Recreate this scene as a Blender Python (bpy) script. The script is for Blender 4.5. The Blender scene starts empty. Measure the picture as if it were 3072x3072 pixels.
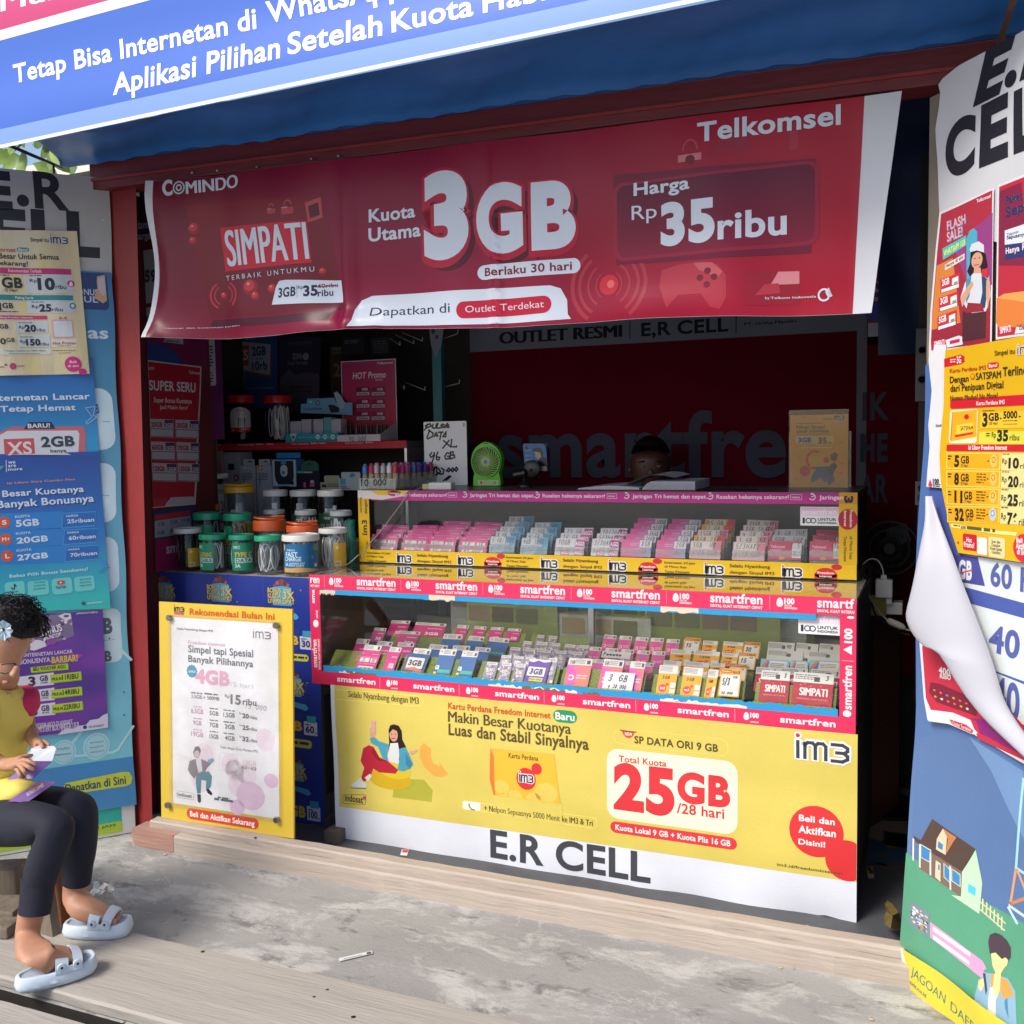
import bpy, bmesh, math, random
from mathutils import Vector, Matrix, noise, geometry
R=math.radians
random.seed(7)
sc=bpy.context.scene
# ------------------------------------------------------------ camera
F_, YAW, PITCH, ROLL, EYE=3000.1, .404578, .0714945, -.0171274, 1.45
def axes():
    cy, sy=math.cos(YAW), math.sin(YAW)
    w=Vector((-sy*math.cos(PITCH),cy*math.cos(PITCH),-math.sin(PITCH)))
    r=Vector((cy,sy,0));u=r.cross(w)
    return r*math.cos(ROLL)+u*math.sin(ROLL), -r*math.sin(ROLL)+u*math.cos(ROLL), w
CR, CU, CW=axes()
cam=bpy.data.objects.new('camera',bpy.data.cameras.new('camera'))
sc.collection.objects.link(cam);sc.camera=cam
m=Matrix((CR,CU,-CW)).transposed().to_4x4();m.translation=Vector((0,0,EYE));cam.matrix_world=m
cam.data.sensor_width=36;cam.data.lens=F_/3072*36;cam.data.clip_end=500;cam.data.clip_start=.05
# ------------------------------------------------------------ light
SUN_AZ, SUN_EL=R(30), R(46)           # the sun stands behind the camera, to its left
wd=bpy.data.worlds.new('World');sc.world=wd;wd.use_nodes=True
nt=wd.node_tree;sky=nt.nodes.new('ShaderNodeTexSky');sky.sky_type='NISHITA';sky.sun_disc=False
sky.sun_elevation=SUN_EL;sky.sun_rotation=math.pi+SUN_AZ;sky.air_density=1.0;sky.dust_density=2.5;sky.ozone_density=1.2
bg=nt.nodes['Background'];nt.links.new(sky.outputs[0],bg.inputs[0]);bg.inputs[1].default_value=.15
sl=bpy.data.lights.new('sun','SUN');sl.energy=2.35;sl.angle=R(20);sl.color=(1,.95,.87)
so=bpy.data.objects.new('sun',sl);sc.collection.objects.link(so)
sd=Vector((-math.sin(SUN_AZ)*math.cos(SUN_EL),-math.cos(SUN_AZ)*math.cos(SUN_EL),math.sin(SUN_EL)))
so.rotation_euler=sd.to_track_quat('Z','Y').to_euler()
vs=sc.view_settings;vs.view_transform='Standard';vs.look='None';vs.gamma=1;vs.exposure=.45
sc.cycles.max_bounces=10;sc.cycles.transparent_max_bounces=16
# ------------------------------------------------------------ photo geometry: a pixel seen on a known plane of the place
KP=3072/1932
WIN=dict(A=(0,0,1100/1932),B=(1000,0,1100/1932),C=(1972,0,1100/1932),D=(0,1000,1100/1932),E=(1000,1000,1100/1932),F=(1972,1000,1100/1932),
 G=(0,1972,1100/1932),H=(1000,1972,1100/1932),I=(1972,1972,1100/1932),J=(1050,1460,800/1932),L=(1800,1460,800/1932),M=(980,1740,800/1932),
 N=(1780,1740,800/1932),O=(620,1130,500/1932),Q=(480,1480,620/1932),S=(400,500,1000/1932),U=(1200,1200,500/1932),V=(1700,1200,600/1932),
 W=(2540,1300,300/414),X=(0,1750,460/935),Y=(800,1700,300/644),Z1=(0,700,400/1546),Z2=(2650,0,422/1631),Z3=(2600,1400,472/1520),
 Z4=(0,2500,500/1689),Z5=(2550,2600,522/1932),Z6=(0,1700,500/1610),P=(0,0,KP))
EYEV=Vector((0,0,EYE))
def ray(w,a,b):
    o=WIN[w];x=o[0]+a*o[2];y=o[1]+b*o[2]
    return CR*((x-1536)/F_)+CU*((1536-y)/F_)+CW
def at(w,a,b,X=None,Y=None,Z=None):
    d=ray(w,a,b)
    t=X/d.x if X is not None else (Y/d.y if Y is not None else (Z-EYE)/d.z)
    return EYEV+d*t
class Pl:
    """plane: origin o, in-plane unit axes u (right) and v (up), n towards the viewer"""
    def __init__(s,o,u,v=(0,0,1)):
        s.o=Vector(o);s.u=Vector(u).normalized();v=Vector(v);s.v=(v-s.u*v.dot(s.u)).normalized();s.n=s.u.cross(s.v)
        if s.n.dot(EYEV-s.o) < 0: s.n=-s.n
    def hit(s,w,a,b):
        d=ray(w,a,b);t=(s.o-EYEV).dot(s.n)/d.dot(s.n);q=EYEV+d*t-s.o
        return (q.dot(s.u),q.dot(s.v))
    def pt(s,a,b,n=0.): return s.o+s.u*a+s.v*b+s.n*n
    def rot(s,w,a0,b0,a1,b1):
        "same plane, u axis turned along two photo points"
        p, q=s.hit(w,a0,b0), s.hit(w,a1,b1);u=s.u*(q[0]-p[0])+s.v*(q[1]-p[1])
        r=Pl(s.pt(*p),u,s.v if abs(u.normalized().dot(s.v)) < .9 else s.u*-1);return r
def PY(y,x=0,z=0): return Pl((x,y,z),(1,0,0))
# ------------------------------------------------------------ colours and materials
def hx(c):
    if not isinstance(c,str): return tuple(c)[:3]
    c=c.lstrip('#')
    if len(c) == 3: c=''.join(k*2 for k in c)
    v=[int(c[i:i+2],16)/255 for i in (0,2,4)]
    return tuple(k/12.92 if k <= .04045 else ((k+.055)/1.055)**2.4 for k in v)
MATS={}
def mat(name,col=None,rough=.6,metal=0,noise_amt=.0,noise_scale=20,bump=0,bscale=60,spec=.5,attr=False,stretch=(1,1,1),col2=None,alpha=1,trans=0,coat=0,detail=5,contrast=None,sheen=0):
    if name in MATS: return MATS[name]
    mt=bpy.data.materials.new(name);mt.use_nodes=True;n=mt.node_tree;b=n.nodes['Principled BSDF'];MATS[name]=mt
    b.inputs['Roughness'].default_value=rough;b.inputs['Metallic'].default_value=metal
    b.inputs['Specular IOR Level'].default_value=spec;b.inputs['Coat Weight'].default_value=coat
    b.inputs['Alpha'].default_value=alpha;b.inputs['Transmission Weight'].default_value=trans
    if sheen: b.inputs['Sheen Weight'].default_value=sheen
    tc=n.nodes.new('ShaderNodeTexCoord');mp=n.nodes.new('ShaderNodeMapping');mp.inputs['Scale'].default_value=stretch
    n.links.new(tc.outputs['Object'],mp.inputs[0])
    src=None
    if attr:
        a=n.nodes.new('ShaderNodeAttribute');a.attribute_name='Col';src=a.outputs['Color']
    if noise_amt or col2 is not None:
        t=n.nodes.new('ShaderNodeTexNoise');t.inputs['Scale'].default_value=noise_scale;t.inputs['Detail'].default_value=detail;t.inputs['Roughness'].default_value=.62
        n.links.new(mp.outputs[0],t.inputs['Vector'])
        mx=n.nodes.new('ShaderNodeMix');mx.data_type='RGBA'
        cr=n.nodes.new('ShaderNodeMapRange');lo, hi=contrast or (.3,.7)
        cr.inputs['From Min'].default_value=lo;cr.inputs['From Max'].default_value=hi
        n.links.new(t.outputs['Fac'],cr.inputs['Value']);n.links.new(cr.outputs[0],mx.inputs['Factor'])
        if col2 is not None:
            mx.inputs['A'].default_value=(*hx(col),1);mx.inputs['B'].default_value=(*hx(col2),1)
        else:
            mx.blend_type='MULTIPLY'
            cr.inputs['To Min'].default_value=0;cr.inputs['To Max'].default_value=noise_amt
            if src is not None: n.links.new(src,mx.inputs['A'])
            else: mx.inputs['A'].default_value=(*hx(col),1)
            mx.inputs['B'].default_value=(.35,.33,.31,1)
        src=mx.outputs['Result']
    if src is not None: n.links.new(src,b.inputs['Base Color'])
    else: b.inputs['Base Color'].default_value=(*hx(col),1)
    if bump:
        t2=n.nodes.new('ShaderNodeTexNoise');t2.inputs['Scale'].default_value=bscale;t2.inputs['Detail'].default_value=4
        n.links.new(mp.outputs[0],t2.inputs['Vector'])
        bp=n.nodes.new('ShaderNodeBump');bp.inputs['Strength'].default_value=bump;bp.inputs['Distance'].default_value=.01
        n.links.new(t2.outputs['Fac'],bp.inputs['Height']);n.links.new(bp.outputs[0],b.inputs['Normal'])
    return mt
def glassm(name,tint=(1,1,1),gl=1.0,rough=.0,extra=0.):
    "thin pane: clear with a fresnel mirror layer and a little dust"
    if name in MATS: return MATS[name]
    mt=bpy.data.materials.new(name);mt.use_nodes=True;n=mt.node_tree;n.nodes.clear();MATS[name]=mt
    o=n.nodes.new('ShaderNodeOutputMaterial');tr=n.nodes.new('ShaderNodeBsdfTransparent');tr.inputs[0].default_value=(*tint,1)
    g=n.nodes.new('ShaderNodeBsdfGlossy');g.inputs['Roughness'].default_value=rough
    fr=n.nodes.new('ShaderNodeFresnel');ge=n.nodes.new('ShaderNodeNewGeometry');io=n.nodes.new('ShaderNodeMapRange')   # same index from either side of the thin pane
    io.inputs['To Min'].default_value=1.5;io.inputs['To Max'].default_value=1/1.5;n.links.new(ge.outputs['Backfacing'],io.inputs['Value']);n.links.new(io.outputs[0],fr.inputs['IOR'])
    mu=n.nodes.new('ShaderNodeMath');mu.operation='MULTIPLY';mu.inputs[1].default_value=gl
    ms=n.nodes.new('ShaderNodeMixShader');n.links.new(fr.outputs[0],mu.inputs[0]);n.links.new(mu.outputs[0],ms.inputs[0])
    n.links.new(tr.outputs[0],ms.inputs[1]);n.links.new(g.outputs[0],ms.inputs[2]);last=ms
    if extra:
        d=n.nodes.new('ShaderNodeBsdfDiffuse');d.inputs[0].default_value=(.55,.53,.48,1)
        tx=n.nodes.new('ShaderNodeTexNoise');tx.inputs['Scale'].default_value=6;tx.inputs['Detail'].default_value=6
        tc=n.nodes.new('ShaderNodeTexCoord');n.links.new(tc.outputs['Object'],tx.inputs['Vector'])
        mr=n.nodes.new('ShaderNodeMapRange');mr.inputs['From Min'].default_value=.4;mr.inputs['From Max'].default_value=.75;mr.inputs['To Max'].default_value=extra
        n.links.new(tx.outputs['Fac'],mr.inputs['Value'])
        m2=n.nodes.new('ShaderNodeMixShader');n.links.new(mr.outputs[0],m2.inputs[0]);n.links.new(last.outputs[0],m2.inputs[1]);n.links.new(d.outputs[0],m2.inputs[2]);last=m2
    n.links.new(last.outputs[0],o.inputs[0]);return mt
vinyl=mat('vinyl_print',attr=True,rough=.38,noise_amt=.17,noise_scale=3.5,bump=.10,bscale=180,spec=.45)
paper=mat('paper_print',attr=True,rough=.5,noise_amt=.06,noise_scale=9,spec=.35)
glossp=mat('laminated_print',attr=True,rough=.3,noise_amt=.05,noise_scale=12,spec=.5)
cardm=mat('card_print',attr=True,rough=.42,spec=.45)
# ------------------------------------------------------------ object helpers
def wm(o): return (wm(o.parent) @ o.matrix_parent_inverse if o.parent else Matrix()) @ o.matrix_basis
def link(o,parent=None):
    sc.collection.objects.link(o)
    if parent is not None: o.parent=parent;o.matrix_parent_inverse=wm(parent).inverted()
    return o
def tag(o,label=None,cat=None,group=None,kind=None):
    if label: o['label']=label
    if cat: o['category']=cat
    if group: o['group']=group
    if kind: o['kind']=kind
    return o
def thing(name,label,cat,loc=(0,0,0),group=None,rz=0):
    o=bpy.data.objects.new(name,None);o.empty_display_size=.05;link(o);o.location=loc;o.rotation_euler=(0,0,rz)
    return tag(o,label,cat,group)
def copy_tree(o,parent=None):
    c=o.copy();sc.collection.objects.link(c)
    if parent is not None: c.parent=parent
    for ch in o.children: copy_tree(ch,c)
    return c
class MB:
    def __init__(s): s.v=[];s.f=[];s.m=[];s.mi=0
    def add(s,vs,fs):
        k=len(s.v);s.v+=[tuple(p) for p in vs];s.f+=[tuple(i+k for i in f) for f in fs];s.m+=[s.mi]*len(fs);return s
    def box(s,lo,hi,M=None):
        x0,y0,z0=lo;x1,y1,z1=hi
        v=[Vector(p) for p in ((x0,y0,z0),(x1,y0,z0),(x1,y1,z0),(x0,y1,z0),(x0,y0,z1),(x1,y0,z1),(x1,y1,z1),(x0,y1,z1))]
        if M is not None: v=[M @ p for p in v]
        return s.add(v,[(3,2,1,0),(4,5,6,7),(0,1,5,4),(1,2,6,5),(2,3,7,6),(3,0,4,7)])
    def obox(s,p,u,v,n,a,b,c0,c1):
        "box on frame: p + [0,a]u + [0,b]v + [c0,c1]n"
        q=[p+u*i+v*j+n*k for k in (c0,c1) for (i,j) in ((0,0),(a,0),(a,b),(0,b))]
        return s.add(q,[(3,2,1,0),(4,5,6,7),(0,1,5,4),(1,2,6,5),(2,3,7,6),(3,0,4,7)])
    def lathe(s,prof,c=(0,0,0),n=20,M=None,cap=True):
        vs=[];fs=[];c=Vector(c)
        for r, z in prof:
            for i in range(n):
                a=2*math.pi*i/n;p=Vector((r*math.cos(a),r*math.sin(a),z));p=M @ p if M is not None else p;vs.append(p+c)
        for j in range(len(prof)-1):
            for i in range(n): k=(i+1) % n;fs.append((j*n+i,j*n+k,(j+1)*n+k,(j+1)*n+i))
        if cap: fs.append(tuple(range(n))[::-1]);fs.append(tuple((len(prof)-1)*n+i for i in range(n)))
        return s.add(vs,fs)
    def tube(s,pts,r,n=8,cap=True):
        pts=[Vector(p) for p in pts];vs=[];fs=[];up=Vector((0,0,1));px=None
        rr=r if isinstance(r,(list,tuple)) else [r]*len(pts)
        for i, p in enumerate(pts):
            d=(pts[min(i+1,len(pts)-1)]-pts[max(i-1,0)]).normalized()
            if px is None: px=d.cross(up if abs(d.z) < .9 else Vector((1,0,0))).normalized()
            else: px=(px-d*px.dot(d)).normalized()
            q=d.cross(px)
            for k in range(n): a=2*math.pi*k/n;vs.append(p+(px*math.cos(a)+q*math.sin(a))*rr[i])
        for j in range(len(pts)-1):
            for k in range(n): l=(k+1) % n;fs.append((j*n+k,j*n+l,(j+1)*n+l,(j+1)*n+k))
        if cap: fs.append(tuple(range(n))[::-1]);fs.append(tuple((len(pts)-1)*n+k for k in range(n)))
        return s.add(vs,fs)
    def build(s,name,mats,parent=None,smooth=False,bevel=0,loc=None,col=None):
        me=bpy.data.meshes.new(name);me.from_pydata(s.v,[],s.f)
        for m_ in (mats if isinstance(mats,(list,tuple)) else [mats]): me.materials.append(m_)
        me.polygons.foreach_set('material_index',s.m)
        if smooth: me.polygons.foreach_set('use_smooth',[True]*len(me.polygons))
        me.update()
        if bevel:
            bm=bmesh.new();bm.from_mesh(me);bmesh.ops.remove_doubles(bm,verts=bm.verts,dist=1e-6)
            bmesh.ops.bevel(bm,geom=[e for e in bm.edges if len(e.link_faces) == 2 and e.calc_face_angle(0) > .5],offset=bevel,segments=2,affect='EDGES',profile=.6)
            bm.to_mesh(me);bm.free()
        o=bpy.data.objects.new(name,me);link(o,parent)
        if loc is not None: o.location=loc
        if smooth and not bevel:
            try: me.set_sharp_from_angle(angle=R(40))
            except Exception: pass
        return o
# ------------------------------------------------------------ printed sheets
_TC={}
def glyphs(t,w=0.,sp=1.):
    if 'M' in t: w=0.
    elif any(c in 'mWwNnAaKkRrvVyZX' for c in t): w=min(w,.026)
    if w > 0: sp *= 1+1.9*w
    k=(t,w,sp)
    if k in _TC: return _TC[k]
    cu=bpy.data.curves.new('lettering','FONT');cu.body=t;cu.size=1;cu.offset=w;cu.resolution_u=3 if len(t) > 14 else 7;cu.fill_mode='FRONT';cu.space_character=sp
    ob=bpy.data.objects.new('lettering',cu);me=bpy.data.meshes.new_from_object(ob)
    v=[(p.co.x,p.co.y) for p in me.vertices];f=[tuple(q.vertices) for q in me.polygons]
    bpy.data.objects.remove(ob);bpy.data.curves.remove(cu);bpy.data.meshes.remove(me)
    xs=[p[0] for p in v] or [0,1];_TC[k]=(v,f,min(xs),max(xs));return _TC[k]
CAP=max(p[1] for p in glyphs('H')[0])
HAND={'0':[[(.5,1),(.1,.8),(0,.4),(.3,0),(.6,.1),(.75,.6),(.5,1)]],'1':[[(.2,.7),(.45,1),(.35,0)]],'2':[[(.1,.8),(.4,1),(.65,.75),(.1,.05),(.75,.05)]],
'3':[[(.1,.9),(.5,1),(.6,.75),(.3,.55),(.65,.35),(.45,0),(.05,.1)]],'4':[[(.2,1),(.05,.45),(.7,.5)],[(.6,.9),(.5,0)]],'5':[[(.7,1),(.2,.95),(.15,.55),(.6,.5),(.6,.15),(.3,0),(.0,.1)]],
'6':[[(.6,1),(.15,.6),(.1,.15),(.4,0),(.65,.25),(.4,.5),(.12,.35)]],'7':[[(.05,.95),(.65,1),(.3,0)]],'8':[[(.55,.85),(.3,1),(.15,.8),(.55,.35),(.35,0),(.08,.2),(.55,.85)]],
'9':[[(.6,.8),(.3,1),(.1,.7),(.35,.5),(.6,.8),(.45,0)]],'G':[[(.75,.85),(.4,1),(.05,.5),(.35,0),(.75,.15),(.7,.5),(.4,.5)]],'B':[[(.15,1),(.1,0),(.55,.05),(.6,.4),(.15,.5),(.5,.6),(.5,.95),(.1,1)]],
'P':[[(.25,.95),(.1,0)],[(.05,.85),(.5,1),(.65,.75),(.2,.5)]],'U':[[(.1,1),(.1,.2),(.4,0),(.65,.3),(.7,1)]],'L':[[(.2,1),(.1,.05),(.7,.1)]],'S':[[(.7,.95),(.2,.9),(.6,.5),(.5,.05),(0,.1)]],
'A':[[(0,0),(.45,1),(.65,0)],[(.1,.4),(.65,.4)]],'D':[[(.2,1),(.1,0),(.6,.2),(.6,.75),(.05,1)]],'T':[[(0,.9),(.8,1)],[(.45,.95),(.3,0)]],'X':[[(.05,1),(.75,0)],[(.75,.95),(.0,.0)]],
'R':[[(.2,1),(.1,0)],[(.05,.95),(.6,.9),(.15,.5),(.65,0)]],'p':[[(.2,.6),(.1,-.4)],[(.15,.5),(.5,.6),(.5,.2),(.2,.15)]],'H':[[(.1,1),(.05,0)],[(.65,1),(.6,0)],[(.1,.5),(.6,.55)]],
'I':[[(.3,1),(.25,0)]],'/':[[(.6,1.1),(.1,-.1)]],'.':[[(.2,.1),(.3,.0)]],',':[[(.3,.1),(.15,-.2)]],'+':[[(.1,.5),(.6,.5)],[(.35,.75),(.35,.25)]],' ':[],
'm':[[(.05,.5),(.05,0),(.2,.5),(.35,0),(.5,.5),(.65,0)]],'~':[[(0,.3),(.2,.6),(.3,.1),(.5,.6),(.6,.1),(.8,.5)]]}
class Sheet:
    def __init__(s,pl,w='A',flat=False):
        s.pl=pl;s.flat=flat;s.w=w;s.V=[];s.C=[];s.F=[];s.I=[];s.fn=[]
    def h(s,x,y): return s.pl.hit(s.w,x,y)
    def add(s,vs,fs,col,lv):
        k=len(s.V);c=hx(col) if not callable(col) else (1,1,1);fi=0
        if callable(col): s.fn.append(col);fi=len(s.fn)
        for p in vs: s.V.append((p[0],p[1],lv));s.C.append(c);s.I.append(fi)
        s.F+=[tuple(i+k for i in f) for f in fs];return s
    # --- uv primitives
    def upoly(s,col,pts,lv): return s.add(pts,[tuple(range(len(pts)))],col,lv)
    def ugrid(s,col,q,lv,nx=1,ny=1):
        a, b, c, d=q;vs=[]
        if s.flat: nx=ny=1
        for j in range(ny+1):
            for i in range(nx+1):
                u, t=i/nx, j/ny
                vs.append(tuple((a[k]*(1-u)+b[k]*u)*(1-t)+(d[k]*(1-u)+c[k]*u)*t for k in (0,1)))
        fs=[(j*(nx+1)+i,j*(nx+1)+i+1,(j+1)*(nx+1)+i+1,(j+1)*(nx+1)+i) for j in range(ny) for i in range(nx)]
        return s.add(vs,fs,col,lv)
    def urect(s,col,a0,b0,a1,b1,lv,r=0.,nx=1,ny=1):
        a0, a1=sorted((a0,a1));b0, b1=sorted((b0,b1))
        if r <= 0: return s.ugrid(col,((a0,b0),(a1,b0),(a1,b1),(a0,b1)),lv,nx,ny)
        r=min(r,(a1-a0)/2,(b1-b0)/2);pts=[]
        for cx, cy, t0 in ((a1-r,b0+r,-90),(a1-r,b1-r,0),(a0+r,b1-r,90),(a0+r,b0+r,180)):
            for k in range(6): t=R(t0+18*k);pts.append((cx+r*math.cos(t),cy+r*math.sin(t)))
        return s.upoly(col,pts,lv)
    def uell(s,col,c,ra,rb,lv,n=24,a0=0,a1=360,ri=None):
        if ri is None and a1-a0 >= 360: return s.upoly(col,[(c[0]+ra*math.cos(2*math.pi*i/n),c[1]+rb*math.sin(2*math.pi*i/n)) for i in range(n)],lv)
        if ri is None: return s.upoly(col,[c]+[(c[0]+ra*math.cos(R(a0+(a1-a0)*i/n)),c[1]+rb*math.sin(R(a0+(a1-a0)*i/n))) for i in range(n+1)],lv)
        vs=[]
        for i in range(n+1):
            t=R(a0+(a1-a0)*i/n)
            for k in (ri,1): vs.append((c[0]+ra*k*math.cos(t),c[1]+rb*k*math.sin(t)))
        return s.add(vs,[(2*i,2*i+1,2*i+3,2*i+2) for i in range(n)],col,lv)
    def ustroke(s,col,pts,wd,lv):
        for i in range(len(pts)-1):
            p, q=Vector(pts[i]), Vector(pts[i+1]);d=q-p
            if d.length < 1e-6: continue
            d.normalize();n=Vector((-d.y,d.x))*wd/2;e=d*wd*.35
            s.upoly(col,[tuple(p-n-e),tuple(q-n+e),tuple(q+n+e),tuple(p+n-e)],lv+.02*(i % 3))
        return s
    def utxt(s,t,a,b,c,col,lv,wt=0.,sh=0.,sp=1.):
        "text fitted between baseline start a, baseline end b, cap-top point c above a"
        v, f, x0, x1=glyphs(t,wt,sp)
        if x1 <= x0: return s
        ux, uy=(b[0]-a[0])/(x1-x0), (b[1]-a[1])/(x1-x0);vx, vy=(c[0]-a[0])/CAP, (c[1]-a[1])/CAP
        s.add([(a[0]+(x-x0+sh*y)*ux+y*vx,a[1]+(x-x0+sh*y)*uy+y*vy) for x,y in v],f,col,lv)
        if wt > .012 and 'M' in t:      # heavier strokes by a second strike
            for k, d in ((.06,wt*.8),(.12,wt*1.6)): s.add([(a[0]+(x+d-x0+sh*y)*ux+y*vx,a[1]+(x+d-x0+sh*y)*uy+y*vy) for x,y in v],f,col,lv+k)
        return s
    def uhand(s,t,a,b,hgt,col,wd,lv,sh=.2):
        n=len(t);st=(b[0]-a[0])/n;sy=(b[1]-a[1])/n
        for i, ch in enumerate(t):
            ox, oy=a[0]+st*i, a[1]+sy*i+random.uniform(-.05,.05)*hgt
            for pl_ in HAND.get(ch,HAND['m']):
                s.ustroke(col,[(ox+(x+sh*y)*st*.95,oy+y*hgt) for x,y in pl_],wd,lv)
        return s
    # --- photo-pixel primitives (converted to the true plane)
    def poly(s,col,pts,lv): return s.upoly(col,[s.h(*p) for p in pts],lv)
    def rect(s,col,x0,y0,x1,y1,lv,r=0.):
        a, b=s.h(x0,y0), s.h(x1,y1);return s.urect(col,a[0],a[1],b[0],b[1],lv,r*abs(a[1]-b[1]))
    def quad(s,col,p,lv,nx=1,ny=1): return s.ugrid(col,[s.h(*k) for k in p],lv,nx,ny)
    def ell(s,col,x,y,rx,ry,lv,**k):
        c=s.h(x,y);e=s.h(x+rx,y);g=s.h(x,y-ry)
        return s.uell(col,c,math.hypot(e[0]-c[0],e[1]-c[1]),math.hypot(g[0]-c[0],g[1]-c[1]),lv,**k)
    def line(s,col,pts,wpx,lv):
        q=[s.h(*p) for p in pts];g=s.h(pts[0][0],pts[0][1]-wpx);return s.ustroke(col,q,math.hypot(g[0]-q[0][0],g[1]-q[0][1]),lv)
    def txt(s,t,x0,y0,x1,y1,col,lv=3,wt=.0,sh=0.,sp=1.):
        a, b=s.h(x0,y0), s.h(x1,y1);return s.utxt(t,a,(b[0],a[1]),(a[0],b[1]),col,lv,wt,sh,sp)
    def txt3(s,t,p,q,c,col,lv=3,wt=0.,sh=0.): return s.utxt(t,s.h(*p),s.h(*q),s.h(*c),col,lv,wt,sh)
    def hand(s,t,x0,y0,x1,y1,col='15151c',lv=4,wd=.12,sh=.2):
        a, b=s.h(x0,y0), s.h(x1,y1);hg=b[1]-a[1];return s.uhand(t,a,(b[0],a[1]),hg,col,abs(hg)*wd,lv,sh)
    def fine(s,x0,y0,x1,y1,col,n=2,lv=3,cov=.5):
        "rows of fine print too small to read"
        a, b=s.h(x0,y0), s.h(x1,y1);H_=(b[1]-a[1])/n
        for i in range(n):
            y=b[1]-H_*(i+.5);x=a[0];e=b[0]-(random.random()*.25*(b[0]-a[0]) if i == n-1 and n > 1 else 0)
            while x < e:
                l=abs(H_)*random.uniform(1.0,3.2);s.urect(col,x,y-H_*cov/2,min(x+l,e),y+H_*cov/2,lv);x+=l+abs(H_)*.45
        return s
    def code(s,x0,y0,x1,y1,lv=3,col='26262c'):
        "barcode-like block of thin bars"
        a, b=s.h(x0,y0), s.h(x1,y1);n=9;w=(b[0]-a[0])/n
        for i in range(n): s.urect(col,a[0]+w*i,a[1],a[0]+w*(i+random.uniform(.3,.75)),b[1],lv)
        return s
    def build(s,name,m,parent=None,warp=None,cut=.03,dz=.0004,thick=0.,label=None,cat=None,group=None,box=None):
        pl=s.pl;me=bpy.data.meshes.new(name);me.from_pydata(s.V,[],s.F)
        at_=me.attributes.new('Col','FLOAT_COLOR','POINT');buf=[]
        for c in s.C: buf+=[c[0],c[1],c[2],1.]
        at_.data.foreach_set('color',buf)
        fx=me.attributes.new('fid','INT','POINT');fx.data.foreach_set('value',s.I)
        if warp:
            g0x=min(v[0] for v in s.V);g0y=min(v[1] for v in s.V);g1x=max(v[0] for v in s.V);g1y=max(v[1] for v in s.V)
            bm=bmesh.new();bm.from_mesh(me);c=cut
            for no, lo, hi in (((1,0,0),g0x,g1x),((0,1,0),g0y,g1y),((1,1,0),g0x+g0y,g1x+g1y)):
                for k in range(1,int((hi-lo)/c)+1):
                    d=lo+k*c;co=(d/2,d/2,0) if no == (1,1,0) else (d*no[0],d*no[1],0)
                    bmesh.ops.bisect_plane(bm,geom=bm.verts[:]+bm.edges[:]+bm.faces[:],plane_co=co,plane_no=no,dist=1e-7)
            bmesh.ops.dissolve_degenerate(bm,dist=2e-5,edges=bm.edges[:]);bm.to_mesh(me);bm.free();gc={}
            def grid(i,j):
                if (i,j) not in gc: gc[i,j]=Vector(warp(g0x+i*c,g0y+j*c))
                return gc[i,j]
        if thick or box:
            lo=[min(v[i] for v in s.V if v[2] == 0) for i in (0,1)];hi=[max(v[i] for v in s.V if v[2] == 0) for i in (0,1)]
        NR=[];ids=[0]*len(me.vertices);me.attributes['fid'].data.foreach_get('value',ids);cd=me.attributes['Col'].data
        for i_, v in enumerate(me.vertices):
            a, b, lv=v.co
            if ids[i_]: cd[i_].color=(*hx(s.fn[ids[i_]-1](a,b)),1)
            if warp:
                x, y=(a-g0x)/c, (b-g0y)/c;i, j=int(math.floor(x+1e-6)), int(math.floor(y+1e-6));x -= i;y -= j
                if x+y <= 1: W_=grid(i,j)*(1-x-y)+grid(i+1,j)*x+grid(i,j+1)*y
                else: W_=grid(i+1,j+1)*(x+y-1)+grid(i,j+1)*(1-x)+grid(i+1,j)*(1-y)
                da, db, dn=W_
            else: da=db=dn=0
            v.co=pl.pt(a+da,b+db,dn+lv*dz)
            if warp:
                w0, w1, w2, h_=Vector(warp(a,b)), Vector(warp(a+.004,b)), Vector(warp(a,b+.004)), .004;ta=pl.u*(h_+w1.x-w0.x)+pl.n*(w1.z-w0.z);tb=pl.v*(h_+w2.y-w0.y)+pl.n*(w2.z-w0.z);nn=ta.cross(tb).normalized();NR.append(nn if nn.dot(pl.n) > 0 else -nn)
        me.materials.append(m);me.update()
        for f in me.polygons:
            if f.normal.dot(pl.n) < 0: f.flip()
        me.update()
        # face normals towards the viewer
        o=bpy.data.objects.new(name,me);link(o,parent)
        me.attributes.remove(me.attributes['fid'])
        if warp:
            me.polygons.foreach_set('use_smooth',[True]*len(me.polygons));me.normals_split_custom_set_from_vertices(NR)
        if thick:
            bm=bmesh.new();bm.from_mesh(me);cl=bm.verts.layers.float_color['Col']
            q=[bm.verts.new(pl.pt(a,b,c)) for c in (-.0002,-thick) for a,b in ((lo[0],lo[1]),(hi[0],lo[1]),(hi[0],hi[1]),(lo[0],hi[1]))]
            for v in q: v[cl]=(*hx(box or 'd8d4cc'),1)
            for f in ((7,6,5,4),(0,1,5,4),(1,2,6,5),(2,3,7,6),(3,0,4,7)): bm.faces.new([q[i] for i in f])
            bm.to_mesh(me);bm.free()
        return tag(o,label,cat,group)
def vgrad(s,y0,y1,c0,c1):
    "colour function: c0 at height y0 to c1 at y1 (a printed gradient)"
    c0, c1=hx(c0), hx(c1)
    def f(a,b):
        t=min(1,max(0,(b-y0)/(y1-y0)));return tuple(c0[i]*(1-t)+c1[i]*t for i in range(3))
    return f
def mixc(c0,c1,t):
    c0, c1=hx(c0), hx(c1);t=min(1,max(0,t));return tuple(c0[i]*(1-t)+c1[i]*t for i in range(3))
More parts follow.
